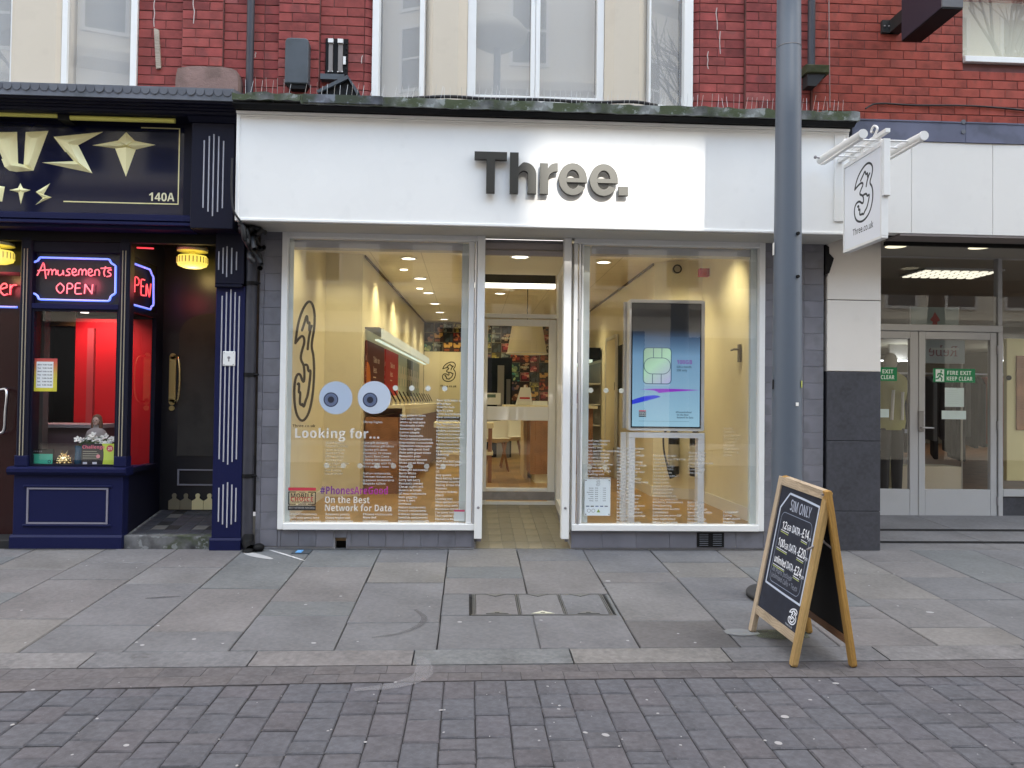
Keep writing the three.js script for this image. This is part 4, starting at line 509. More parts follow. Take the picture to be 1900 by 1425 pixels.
  neon(n1, 'letter_tube', [A([[-3.787, 2.361], [-3.763, 2.411], [-3.734, 2.478], [-3.721, 2.412], [-3.711, 2.336]]), A([[-3.783, 2.405], [-3.689, 2.414]]), A([[-3.694, 2.367], [-3.687, 2.406], [-3.667, 2.42], [-3.658, 2.4], [-3.661, 2.368]]), A([[-3.658, 2.4], [-3.636, 2.421], [-3.624, 2.4], [-3.627, 2.371]]), A([[-3.611, 2.414], [-3.612, 2.38], [-3.595, 2.366], [-3.57, 2.384], [-3.566, 2.415], [-3.562, 2.37]]), A([[-3.505, 2.425], [-3.528, 2.423], [-3.535, 2.406], [-3.511, 2.39], [-3.512, 2.371], [-3.545, 2.367]]),
    A([[-3.489, 2.393], [-3.459, 2.4], [-3.456, 2.421], [-3.476, 2.43], [-3.489, 2.41], [-3.487, 2.381], [-3.468, 2.367], [-3.445, 2.378]]), A([[-3.435, 2.373], [-3.431, 2.415], [-3.411, 2.426], [-3.401, 2.405], [-3.404, 2.373]]), A([[-3.401, 2.406], [-3.381, 2.426], [-3.368, 2.406], [-3.37, 2.373]]), A([[-3.35, 2.393], [-3.323, 2.401], [-3.319, 2.42], [-3.338, 2.431], [-3.352, 2.411], [-3.349, 2.379], [-3.329, 2.367], [-3.306, 2.377]]), A([[-3.296, 2.371], [-3.292, 2.418], [-3.268, 2.425], [-3.256, 2.404], [-3.258, 2.371]]), A([[-3.204, 2.454], [-3.218, 2.398], [-3.209, 2.366]]), A([[-3.246, 2.436], [-3.158, 2.441]]), A([[-3.153, 2.424], [-3.177, 2.423], [-3.184, 2.406], [-3.159, 2.39], [-3.161, 2.371], [-3.194, 2.363]]),
    A([[-3.588, 2.3], [-3.557, 2.269], [-3.56, 2.235], [-3.586, 2.21], [-3.616, 2.237], [-3.619, 2.268], [-3.588, 2.3]]), A([[-3.529, 2.207], [-3.527, 2.294], [-3.494, 2.297], [-3.48, 2.274], [-3.493, 2.253], [-3.526, 2.251]]), A([[-3.416, 2.3], [-3.456, 2.298], [-3.458, 2.209], [-3.404, 2.21]]), A([[-3.457, 2.256], [-3.418, 2.26]]), A([[-3.38, 2.21], [-3.375, 2.294]]), A([[-3.375, 2.294], [-3.316, 2.211]]), A([[-3.316, 2.211], [-3.311, 2.295]])], 0.0062, M.neonRed);
  const n2 = thing('neon_sign', 'neon sign reading OPEN in red with a blue border, round the corner facing the porch', 'neon sign', [sx + 0.02, yt2, -0.3]), S = (pts) => pts.map(([zz, y]) => [sx + 0.02, y, zz]);
  part(n2, 'border_tube', [tube(S([[-0.026, 2.493], [-0.469, 2.499], [-0.51, 2.462], [-0.551, 2.441], [-0.566, 2.18], [-0.517, 2.159], [-0.499, 2.131], [-0.04, 2.129]]), 0.0095, 6, 80, 0.02)], M.neonBlue);
  neon(n2, 'letter_tube', [S([[-0.027, 2.369], [-0.076, 2.384], [-0.095, 2.342], [-0.098, 2.291], [-0.066, 2.239], [-0.034, 2.238]]), S([[-0.133, 2.244], [-0.138, 2.378], [-0.201, 2.381], [-0.23, 2.351], [-0.204, 2.317], [-0.151, 2.31]]), S([[-0.35, 2.384], [-0.271, 2.376], [-0.273, 2.24], [-0.354, 2.242]]), S([[-0.274, 2.317], [-0.325, 2.322]]), S([[-0.386, 2.24], [-0.393, 2.363], [-0.463, 2.242], [-0.495, 2.371]])], 0.0068, M.neonRed);
  const n3 = thing('neon_sign', 'partly hidden red and blue neon sign over the left hand arcade door', 'neon sign', [X0 - 0.3, yt2, ldz + 0.03]), B3 = at(ldz + 0.03);
  for (const q of [[-4.54, 2.456, -4.106, 2.455], [-4.532, 2.113, -4.098, 2.111]]) part(n3, 'border_tube', [rod([q[0], q[1], ldz + 0.03], [q[2], q[3], ldz + 0.03], 0.0095, 0.0095, 8)], M.neonBlue);
  neon(n3, 'letter_tube', [B3([[-4.249, 2.27], [-4.194, 2.289], [-4.195, 2.318], [-4.223, 2.323], [-4.248, 2.295], [-4.249, 2.252], [-4.217, 2.217], [-4.182, 2.228]]), B3([[-4.16, 2.315], [-4.161, 2.221]]), B3([[-4.161, 2.275], [-4.139, 2.308], [-4.108, 2.312]])], 0.0085, M.neonRed);
  const rs = thing('red_tube_light', 'short red tube light under the arcade porch ceiling', 'tube light', [-2.75, 2.74, -0.2]); part(rs, 'tube', [rod([-2.962, 2.635, -0.1], [-2.817, 2.631, -0.1], 0.007)], M.neonRed);
  for (const [x, y, zz, r, g, b, k] of [[-3.418, 2.312, 0.1, 1, 0.12, 0.2, 0.08], [sx + 0.15, 2.3, -0.3, 1, 0.1, 0.15, 0.06], [X0 - 0.25, 2.3, ldz + 0.15, 1, 0.1, 0.15, 0.07]]) { const p = new THREE.PointLight(col(r, g, b), k, 0, 2); p.position.set(x, y, zz); p.castShadow = true; p.shadow.radius = 4; scene.add(p); }
  // drum lamps under the porch ceilings
  for (const [x, z2, lab] of [[-2.647, -0.6, 'glowing yellow ribbed drum lamp under the porch beside the fluted pilaster'], [-4.192, -0.15, 'glowing yellow ribbed drum lamp over the left hand arcade door, cut by the picture edge']]) {
    const dm = thing('drum_lamp', lab, 'ceiling lamp', [x, 2.62, z2], 'yellow drum lamps'), y0 = z2 < -0.5 ? 2.544 : 2.477, R = 0.14;
    part(dm, 'shade', [lathe([[0, 0], [R * 0.6, 0.0], [R * 0.92, 0.018], [R, 0.045], [R, 0.085], [R * 0.9, 0.112], [R * 0.4, 0.118], [0, 0.118]], x, y0, z2, 28)], M.drumGlow); for (let k = 0; k < 26; k++) part(dm, 'rib', [rod([x + Math.cos(k * 0.2417) * R, y0 + 0.04, z2 + Math.sin(k * 0.2417) * R], [x + Math.cos(k * 0.2417) * R, y0 + 0.095, z2 + Math.sin(k * 0.2417) * R], 0.005, 0.005, 4)], M.gold); part(dm, 'ceiling_plate', [lathe([[0, 0], [R, 0], [R, 0.04], [0, 0.04]], x, y0 + 0.155, z2, 28)], M.gold); part(dm, 'stem', [rod([x, y0 + 0.11, z2], [x, 2.78, z2], 0.03)], M.gold);
    const pl = new THREE.PointLight(col(1, 0.72, 0.25), 0.09, 0, 2); pl.position.set(x, y0 - 0.05, z2); pl.castShadow = true; pl.shadow.radius = 4; scene.add(pl);
  }
  // things on the window ledge
  const ly = ys - 0.011, zc = -0.2;
  { const [a, , c] = [-3.833, 0.703, -3.653, 0.812], t = 0.845, o = thing('teal_notice', 'dark card with a turquoise panel standing in the arcade window', 'notice', [(a + c) / 2, ly, -0.13]); part(o, 'card', [box(a, ly, -0.135, c, t, -0.13)], M.black); part(o, 'print', [sheet(a, ly, c, t, -0.1285)], printMat(160, 128, (x) => { x.fillStyle = '#15161a'; x.fillRect(0, 0, 160, 128); x.fillStyle = '#3fb59a'; x.fillRect(6, 36, 148, 84); x.fillStyle = '#15161a'; x.fillRect(0, 112, 110, 16); x.strokeStyle = '#124'; x.lineWidth = 4; x.beginPath(); x.arc(130, 92, 10, 0, 7); x.stroke(); x.fillStyle = '#889'; for (let k = 0; k < 5; k++) x.fillRect(6 + k * 14, 14, 9, 6); }), true); }
  { const x = -3.561, o = thing('gold_pineapple', 'shiny gold pineapple ornament on the arcade window ledge', 'ornament', [x, ly, -0.13]); const body = part(o, 'fruit', [lathe([[0, 0], [0.035, 0.002], [0.052, 0.03], [0.054, 0.055], [0.044, 0.085], [0.022, 0.102], [0, 0.105]], x, ly, -0.13, 20)], M.brass); for (let r = 0; r < 5; r++) for (let k = 0; k < 9; k++) { const t = ((k + (r % 2) * 0.5) / 9) * Math.PI * 2, y = 0.016 + r * 0.019, q = [0.046, 0.053, 0.053, 0.048, 0.037][r]; part(body, 'scale', [ball(x + Math.cos(t) * q, ly + y, -0.13 + Math.sin(t) * q, 0.011, 0.009, 0.011, 6)], M.brass); } for (let k = 0; k < 7; k++) { const t = k * 0.9; part(o, 'leaf', [rod([x + Math.cos(t) * 0.012, ly + 0.1, -0.13 + Math.sin(t) * 0.012], [x + Math.cos(t) * 0.03, ly + 0.142 - (k % 2) * 0.018, -0.13 + Math.sin(t) * 0.03], 0.009, 0.001, 5)], M.brass); } }
  { const x = -3.469, z2 = -0.2, o = thing('flower_vase', 'blue glass vase holding white flowers on the arcade window ledge', 'vase', [x, ly, z2]), R = rng(3); part(o, 'vase', [lathe([[0, 0], [0.034, 0], [0.036, 0.06], [0.03, 0.15], [0.036, 0.18], [0.03, 0.18], [0.02, 0.1], [0, 0.02]], x, ly, z2, 16)], std(0.03, 0.1, 0.18, { roughness: 0.15 }));
    for (let k = 0; k < 17; k++) { const fx = x - 0.02 + R() * 0.33, fy = ly + 0.19 + R() * 0.09, fz = z2 - 0.05 + R() * 0.1, pet = []; for (let p = 0; p < 5; p++) { const t = p * 1.257 + R(); pet.push(new THREE.SphereGeometry(1, 6, 5).scale(0.02, 0.006, 0.013).rotateZ(0.5).translate(0.018, 0, 0).rotateY(t).rotateX(0.9).translate(fx, fy, fz)); } part(o, 'flower', pet, std(0.7, 0.68, 0.64)); part(o, 'stem', [tube([[x, ly + 0.17, z2], [lerp(x, fx, 0.5), lerp(ly + 0.17, fy, 0.75), fz], [fx, fy, fz]], 0.0025, 4, 6)], std(0.08, 0.14, 0.04)); } }
  { const [a, b, c, d] = [-3.4, 0.695, -3.122, 0.899], o = thing('challenge_card', 'black and lime Challenge 21 age notice in the arcade window', 'notice', [(a + c) / 2, ly, -0.1]); part(o, 'card', [box(a, ly, -0.108, c, d, -0.102)], M.black); part(o, 'print', [sheet(a, ly, c, d, -0.1005)], printMat(256, 192, (x) => { x.fillStyle = '#c4d84a'; x.fillRect(0, 0, 256, 192); x.fillStyle = '#1b1720'; x.beginPath(); x.moveTo(0, 0); x.lineTo(160, 0); x.quadraticCurveTo(190, 96, 160, 192); x.lineTo(0, 192); x.fill(); x.fillStyle = '#e0607e'; font(x, 38, true); x.fillText('Challenge', 4, 42, 180); x.fillStyle = '#c8484a'; x.beginPath(); x.arc(224, 40, 27, 0, 7); x.fill(); x.fillStyle = '#f4e8e0'; font(x, 30, true); x.fillText('21', 207, 51); x.fillStyle = '#998'; for (let k = 0; k < 4; k++) x.fillRect(10, 62 + k * 18, 110 + (k % 2) * 14, 5); x.fillStyle = '#d98a90'; x.beginPath(); x.arc(132, 104, 16, 0, 7); x.fill(); x.fillStyle = '#c9c9d6'; x.fillRect(12, 150, 34, 22); x.fillRect(88, 150, 34, 22); }), true); }
  { const [a, b, c, d] = [-3.81, 1.352, -3.6, 1.639], o = thing('opening_times_poster', 'white opening times list on a red and yellow poster stuck inside the arcade window', 'poster', [(a + c) / 2, b, -0.052]); part(o, 'sheet_paper', [box(a, b, -0.053, c, d, -0.05)], printMat(184, 244, (x, w, h) => { const g = x.createLinearGradient(0, 0, 0, h); g.addColorStop(0, '#c94a4a'); g.addColorStop(0.5, '#cdb84a'); g.addColorStop(1, '#d8cf3c'); x.fillStyle = g; x.fillRect(0, 0, w, h); x.fillStyle = '#e6e9ea'; x.fillRect(30, 24, 126, 194); x.fillStyle = '#444'; font(x, 15, true); 'Mon|Tue|Wed|Thu|Fri|Sat|Sun'.split('|').forEach((t, i) => { x.fillText(t, 38, 52 + i * 25); x.fillText('9.00-10.00', 76, 52 + i * 25, 76); }); })); const u = o.children[0].geometry, uv = u.attributes.uv, p = u.attributes.position, ox = o.userData.org; for (let i = 0; i < uv.count; i++) uv.setXY(i, (p.getX(i) + ox.x - a) / (c - a), (p.getY(i) + ox.y - b) / (d - b)); }
  { const x = -3.392, y = 0.938, z2 = -0.36, o = thing('figurine', 'small bust of a long-haired woman in a grey shawl behind the flowers', 'figurine', [x, ly, z2]); part(o, 'stand', [lathe([[0, 0], [0.07, 0], [0.06, 0.03], [0.03, 0.05], [0.03, y - ly], [0, y - ly]], x, ly, z2, 14)], std(0.2, 0.17, 0.15)); part(o, 'shoulders', [lathe([[0, 0], [0.075, 0.0], [0.085, 0.03], [0.07, 0.08], [0.04, 0.105], [0.024, 0.115], [0.022, 0.14], [0, 0.14]], x, y - 0.02, z2, 18).translate(-x, 0, -z2).scale(1.15, 1, 0.7).translate(x, 0, z2)], std(0.32, 0.28, 0.27, { roughness: 0.9 })); const hd = part(o, 'head', [ball(x, y + 0.155, z2, 0.034, 0.045, 0.038, 16), ball(x - 0.002, y + 0.15, z2 + 0.037, 0.006, 0.01, 0.008, 8), ball(x, y + 0.125, z2 + 0.028, 0.018, 0.014, 0.01, 8)], std(0.5, 0.34, 0.28)); part(o, 'hair', [ball(x, y + 0.168, z2 - 0.01, 0.042, 0.045, 0.04, 14), ball(x - 0.034, y + 0.12, z2 - 0.006, 0.016, 0.06, 0.026, 10), ball(x + 0.034, y + 0.12, z2 - 0.006, 0.016, 0.06, 0.026, 10)], std(0.16, 0.08, 0.045, { roughness: 0.8 })); for (const s of [-1, 1]) part(hd, 'eye', [ball(x + s * 0.013, y + 0.158, z2 + 0.034, 0.005, 0.003, 0.003, 6)], M.black); part(hd, 'mouth', [ball(x, y + 0.133, z2 + 0.036, 0.009, 0.003, 0.003, 6)], std(0.4, 0.08, 0.08)); }
}

// ================= CLOTHES SHOP FRONT (right) =================
{
  const sh = thing('clothes_shop_front', 'pale panelled shop front with stone pillar and grey metal double doors set back', 'shopfront', [4.6, 0, 0]), Z = -1.5, XR = 7.6;
  const p0 = 3.247, p1 = 3.749, yj = 2.277, yg = 1.624, g1 = 0.991, g2 = 0.352;
  const blk = (a, b, m, u) => shiftUV(cbox(p0, a, -0.3, p1, b, 0.0, 0.004), u, u * 2);
  part(sh, 'pillar_core', [box(p0 + 0.006, -0.06, -0.29, p1 - 0.006, 2.9, -0.012)], M.dark);
  part(sh, 'stone_block', [blk(yj + 0.003, 2.9, 0, 0.3)], M.creamStone); part(sh, 'stone_block', [blk(yg + 0.002, yj - 0.003, 0, 1.2)], M.creamStone);
  part(sh, 'granite_block', [blk(g1 + 0.002, yg - 0.002, 0, 0.2)], M.granite); part(sh, 'granite_block', [blk(g2 + 0.002, g1 - 0.002, 0, 0.9)], M.granite); part(sh, 'granite_block', [blk(-0.06, g2 - 0.002, 0, 1.5)], M.granite);
  part(sh, 'pillar_gap', [box(3.216, -0.06, -0.3, p0 - 0.003, 2.8, -0.06)], M.black); part(sh, 'broken_trim', [prism([[3.222, 2.78], [p0 + 0.01, 2.76], [p0 + 0.012, 2.7], [p0 + 0.055, 2.655], [p0 + 0.012, 2.52], [3.222, 2.5]], -0.055, 0.012)], M.black);
  // fascia panels, lead flashing
  const fy = [2.827, 3.635], j1 = 3.839, j2 = 4.573, w = j2 - j1;
  [[3.256, j1], [j1, j2], [j2, j2 + w], [j2 + w, j2 + 2 * w], [j2 + 2 * w, XR]].forEach(([a, b], i) => part(sh, 'fascia_panel', [shiftUV(cbox(a + 0.0015, fy[0], 0.24, b - 0.0015, fy[1], 0.35, 0.002), i, i)], M.panel));
  part(sh, 'fascia_core', [box(3.256, fy[0] + 0.02, 0.0, XR, fy[1] - 0.01, 0.238)], M.dark);
  const ly = [fy[1] + 0.002, 3.818]; for (const [a, b, i] of [[3.3, 4.321, 0], [4.321, 4.694, 1], [4.694, 6.2, 2], [6.2, XR, 3]]) part(sh, 'lead_flashing', [shiftUV(box(a + 0.001, ly[0], 0.1, b - 0.001, ly[1], 0.36 + (i % 2) * 0.003), i, i * 0.6), box(a, ly[1] - 0.012, 0.1, b - 0.002, ly[1], 0.366 + (i % 2) * 0.003)], M.leadBlue);
  for (const [x, y] of [[4.298, 3.817], [4.298, 3.731]]) part(sh, 'lead_dot', [rod([x, y, 0.355], [x, y, 0.368], 0.02, 0.02, 12)], M.lead);
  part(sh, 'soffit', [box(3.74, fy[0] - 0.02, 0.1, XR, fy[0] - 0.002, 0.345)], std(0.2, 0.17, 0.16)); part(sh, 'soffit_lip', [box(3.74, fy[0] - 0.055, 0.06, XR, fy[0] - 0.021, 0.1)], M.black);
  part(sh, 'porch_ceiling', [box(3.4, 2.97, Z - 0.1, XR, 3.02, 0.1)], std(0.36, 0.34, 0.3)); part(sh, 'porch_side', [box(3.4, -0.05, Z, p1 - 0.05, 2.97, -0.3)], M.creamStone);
  for (const [x, z, lab] of [[4.364, -0.884, 'round recessed lamp over the double doors, nearer the stone pillar'], [5.225, -0.842, 'round recessed lamp over the double doors, farther from the stone pillar']]) { const l = thing('porch_downlight', lab, 'downlight', [x, 2.955, z], 'recessed lamps over the double doors'); part(l, 'bezel', [lathe([[0.105, 0], [0.125, 0], [0.125, 0.012], [0.105, 0.012]], x, 2.956, z, 28)], M.alu); part(l, 'lens', [rod([x, 2.957, z], [x, 2.967, z], 0.103, 0.103, 28)], glow(1, 0.9, 0.6, 0.6)); const s = new THREE.SpotLight(col(1, 0.86, 0.6), 0.5, 0, 1.1, 0.8, 2); s.position.set(x, 2.93, z); s.target.position.set(x, 0, z); s.castShadow = true; s.shadow.radius = 5; scene.add(s, s.target); }
  // door screen
  const X = { l: 4.948, a: 4.854, s0: 4.958, s1: 5.031, g: 5.755, r: 5.842, f: 5.907 }, Y = { b: 0.076, p: 0.4, t: 2.06, u: 2.147, h: 2.219, k: 2.985, k2: 3.039 };
  const leaf = (a, b, st, hinge) => { const d = part(sh, 'door', [cbox(a, Y.b, Z - 0.03, a + st, Y.u - 0.004, Z + 0.02, 0.004), cbox(b - st, Y.b, Z - 0.03, b, Y.u - 0.004, Z + 0.02, 0.004), cbox(a + st, Y.t, Z - 0.03, b - st, Y.u - 0.004, Z + 0.019, 0.004), cbox(a + st, Y.b, Z - 0.03, b - st, Y.p, Z + 0.019, 0.004)], M.alu); part(d, 'pane', [sheet(a + st, Y.p, b - st, Y.t, Z)], M.glass, true); for (const y of [Y.b + 0.2, Y.u - 0.2, (Y.b + Y.u) / 2]) part(d, 'hinge', [rod([hinge, y - 0.05, Z + 0.022], [hinge, y + 0.05, Z + 0.022], 0.01, 0.01, 8)], M.steelDull); return d; };
  leaf(X.l - (X.r - X.l) - 0.005, X.l - 0.003, X.l - X.a, X.l - (X.r - X.l)); const dr = leaf(X.l + 0.003, X.r, X.s1 - X.s0, X.r + 0.004);
  { const [a, b, c, d] = [4.941, 1.037, 5.002, 1.263], lx = 5.094, yl = 1.081; const h = part(dr, 'handle', [cbox(a, b, Z + 0.02, c, d, Z + 0.04, 0.006)], std(0.28, 0.27, 0.27, { metalness: 0.6, roughness: 0.35 })); part(dr, 'handle_lever', [rod([(a + c) / 2, yl, Z + 0.03], [(a + c) / 2, yl, Z + 0.075], 0.01), rod([(a + c) / 2, yl, Z + 0.072], [lx, yl - 0.004, Z + 0.072], 0.01, 0.009)], M.steel); }
  part(sh, 'door_frame', [cbox(3.6, Y.u, Z - 0.06, X.f, Y.h, Z + 0.03, 0.004), cbox(X.r + 0.012, Y.b, Z - 0.06, X.f, Y.u - 0.001, Z + 0.03, 0.004), cbox(X.f - 0.05, Y.h + 0.001, Z - 0.06, X.f, Y.k, Z + 0.02, 0.004), box(3.6, Y.k + 0.001, Z - 0.06, XR, 2.968, Z + 0.03)], M.alu); part(sh, 'transom_pane', [sheet(3.6, Y.h, X.f - 0.05, Y.k, Z)], M.glass, true);
  part(sh, 'door_sill', [box(3.6, 0.03, Z - 0.06, XR, Y.b - 0.006, Z + 0.03)], M.dark);
  const sy = 0.326, sy2 = 0.404; part(sh, 'side_window', [cbox(X.f + 0.001, sy, Z - 0.06, XR, sy2, Z + 0.03, 0.004)], M.alu); part(sh, 'side_pane', [sheet(X.f, sy2, XR, Y.k, Z)], M.glass, true); part(sh, 'granite_panel', [box(X.f + 0.001, 0.0, Z - 0.06, XR, sy - 0.001, Z + 0.01)], M.granite);
  // notices on the glass
  const notice = (name, label, cat, a, b, c, d, w2, h2, draw) => { const o = thing(name, label, cat, [(a + c) / 2, b, Z]); part(o, 'sheet_paper', [box(a, b, Z + 0.002, c, d, Z + 0.004)], M.paper); if (draw) part(o, 'print', [sheet(a, b, c, d, Z + 0.0055)], printMat(w2, h2, draw), true); };
  const exit = (x) => { x.fillStyle = '#0d8a54'; x.fillRect(0, 0, 384, 124); x.fillStyle = '#e8f2ee'; x.fillRect(22, 8, 78, 110); x.fillStyle = '#0d8a54'; x.strokeStyle = '#0d8a54'; x.lineWidth = 11; x.lineCap = 'round'; x.beginPath(); x.arc(74, 24, 9, 0, 7); x.fill(); x.beginPath(); x.moveTo(70, 40); x.lineTo(60, 70); x.lineTo(80, 88); x.lineTo(76, 108); x.moveTo(60, 70); x.lineTo(44, 92); x.lineTo(28, 94); x.moveTo(68, 46); x.lineTo(46, 48); x.lineTo(40, 64); x.moveTo(70, 46); x.lineTo(86, 60); x.stroke(); x.fillStyle = '#eef6f2'; font(x, 50, true); x.fillText('FIRE EXIT', 124, 56, 232); x.fillText('KEEP CLEAR', 120, 108, 240); };
  notice('fire_exit_sign', 'green fire exit keep clear sign on the right door leaf', 'sign', 5.123, 1.584, 5.603, 1.736, 384, 124, exit); notice('fire_exit_sign', 'green fire exit keep clear sign on the left door leaf, half behind the pillar', 'sign', 4.243, 1.59, 4.712, 1.741, 384, 124, exit);
  const plain = (x) => { x.fillStyle = '#cfe0df'; x.fillRect(0, 0, 128, 128); x.fillStyle = '#c2d3d2'; for (let k = 0; k < 7; k++) x.fillRect(14, 18 + k * 14, 70 + ((k * 37) % 30), 3); };
  notice('paper_notice', 'blank square paper stuck on the right door leaf below the green sign', 'notice', 5.258, 1.312, 5.474, 1.524, 128, 128, plain); notice('paper_notice', 'white paper strip stuck on the right door leaf under the square paper', 'notice', 5.222, 1.175, 5.499, 1.27, 128, 128, plain); notice('paper_notice', 'small white paper stuck on the left door leaf', 'notice', 4.512, 1.187, 4.622, 1.279, 128, 128, plain);
  // inside
  const inn = ground('clothes_shop_interior'); part(inn, 'interior_wall', [box(3.2, 0, -19.1, 16, 3, -19), box(3.2, 0, -19, 3.3, 3, -1.6), box(16, 0, -19, 16.1, 3, -1.6)], std(0.22, 0.2, 0.15)); part(inn, 'interior_ceiling', [box(3.2, 3.0, -19.1, 16, 3.06, Z - 0.06)], std(0.3, 0.29, 0.24)); part(inn, 'interior_floor', [box(3.2, -0.02, -19.1, 16, 0.07, Z - 0.06)], M.woodBrown);
  const lab = (px) => 0;
  [[11.8, 2.55, -14.5, 'white tube light on the clothes shop ceiling, left of two'], [15, 2.6, -14.5, 'white tube light on the clothes shop ceiling, right of two']].forEach(([x, y, z, l], i) => { const t = thing('ceiling_tube_light', l, 'tube light', [x, 2.95, z], 'tube lights in the clothes shop'); part(t, 'tube', [rod([x - 0.6, y, z], [x + 0.6, y, z + 0.2], 0.018, 0.018, 8)], glow(0.9, 0.95, 1, 1.5)); part(t, 'bracket', [box(x - 0.3, y + 0.02, z + 0.03, x + 0.3, 3.0, z + 0.09)], M.alu); const p = new THREE.PointLight(col(0.95, 0.97, 0.9), 1.5, 0, 2); p.position.set(x, y - 0.1, z + 0.1); p.shadow.radius = 8; p.castShadow = true; scene.add(p); });
  const lv = thing('louvre_ceiling_light', 'lit louvred ceiling light seen through the transom', 'ceiling light', [6.0, 2.97, -2.6]); { const [x0, z0] = [5.445, -2.006], [x1, z1] = [5.862, -1.619]; const a = Math.min(x0, x1), zc = -2.55; part(lv, 'frame', [box(5.5, 2.975, -2.9, 6.5, 2.999, -2.3)], M.alu); for (let i = 0; i < 8; i++) for (let k = 0; k < 5; k++) part(lv, 'cell', [box(5.53 + i * 0.12, 2.962, -2.88 + k * 0.115, 5.6 + i * 0.12, 2.974, -2.81 + k * 0.115)], glow(1, 0.95, 0.75, 0.5)); }
  const pan = (name, label, cat, a, b, c, d, z, w2, h2, draw) => { const o = thing(name, label, cat, [(a + c) / 2, b, z]); part(o, 'board', [box(a, b, z - 0.03, c, d, z)], M.paper); part(o, 'print', [sheet(a, b, c, d, z + 0.002)], printMat(w2, h2, draw), true); };
  pan('hanging_banner', 'pale banner with reversed red lettering hanging inside the right door', 'banner', 5.174, 1.808, 5.644, 2.073, -1.75, 256, 150, (x) => { x.fillStyle = '#8e9a9c'; x.fillRect(0, 0, 256, 150); x.save(); x.translate(256, 0); x.scale(-1, 1); x.fillStyle = '#5c2530'; font(x, 92, false, 'serif'); x.fillText('Rebe', 44, 104, 190); x.restore(); x.fillStyle = '#aab3ae'; x.fillRect(40, 50, 180, 14); });
  pan('hanging_board', 'pale board with a red ornament seen through the transom', 'board', 5.009, 2.238, 5.573, 2.448, -1.75, 256, 100, (x) => { x.fillStyle = '#7f8d88'; x.fillRect(0, 0, 256, 100); x.fillStyle = '#8c3a34'; x.beginPath(); x.moveTo(128, 26); x.lineTo(148, 58); x.lineTo(156, 72); x.lineTo(140, 80); x.lineTo(142, 100); x.lineTo(112, 100); x.lineTo(118, 80); x.lineTo(102, 70); x.lineTo(116, 52); x.fill(); });
  const unit = thing('drawer_unit', 'cream drawer unit with grey top inside the left door leaf', 'drawer unit', [5.2, 0.07, -2.6]); part(unit, 'carcass', [cbox(4.7, 0.07, -3.0, 5.222, 0.98, -2.4)], std(0.5, 0.47, 0.3)); part(unit, 'top', [cbox(4.68, 0.985, -3.05, 5.322, 1.03, -2.36)], std(0.25, 0.28, 0.36)); for (let k = 0; k < 3; k++) part(unit, 'drawer', [cbox(4.72, 0.75 + k * 0.075 - 0.02, -2.4, 5.208 - 0.01, 0.81 + k * 0.075 - 0.02, -2.385)], std(0.55, 0.53, 0.42));
  const pl = thing('display_plinth', 'low cream display plinth on the floor behind the right door', 'plinth', [6.0, 0.07, -2.4]); part(pl, 'block', [cbox(5.175, 0.07, -2.7, 5.958, 0.587, -2.3)], std(0.55, 0.5, 0.38)); part(pl, 'glass_screen', [box(5.95, 0.07, -2.32, 5.967, 2.1, -2.3)], std(0.3, 0.28, 0.24));
  const door2 = thing('cream_door', 'plain cream inner door standing open behind the right-hand side window', 'door', [7.1, 0.07, -2.3]); part(door2, 'leaf', [cbox(6.518, 0.424, -2.36, 7.9, 2.153, -2.3)], std(0.62, 0.57, 0.3)); part(door2, 'knob', [ball(6.531, 1.672, -2.28, 0.03)], M.black); part(door2, 'dark_glass', [cbox(6.633, 1.039, -2.3, 7.8, 1.943, -2.285)], M.woodBrown);
  const rail = thing('clothes_rail', 'clothes rail with dark and coral garments behind the right door', 'clothes rail', [6.3, 0.07, -3.3]), R = rng(8); part(rail, 'bar', [rod([5.3, 1.75, -3.3], [7.6, 1.75, -3.3], 0.014), rod([5.3, 0.07, -3.3], [5.3, 1.75, -3.3], 0.014), rod([7.6, 0.07, -3.3], [7.6, 1.75, -3.3], 0.014)], M.steel);
  for (let k = 0; k < 22; k++) { const x = 5.4 + k * 0.1, c = k > 14 && k < 19 ? [0.5, 0.14, 0.11] : k % 5 === 2 ? [0.12, 0.13, 0.14] : [0.012, 0.012, 0.016], l = 0.75 + R() * 0.45; part(rail, 'garment', [prism([[-0.2, -0.1], [-0.05, 0], [0.05, 0], [0.2, -0.1], [0.18, -l], [-0.2, -l - 0.04]], -0.03, 0.03, 0.012).rotateY(1.1 + R() * 0.5).translate(x, 1.72, -3.3)], std(...c, { roughness: 0.95 })); }
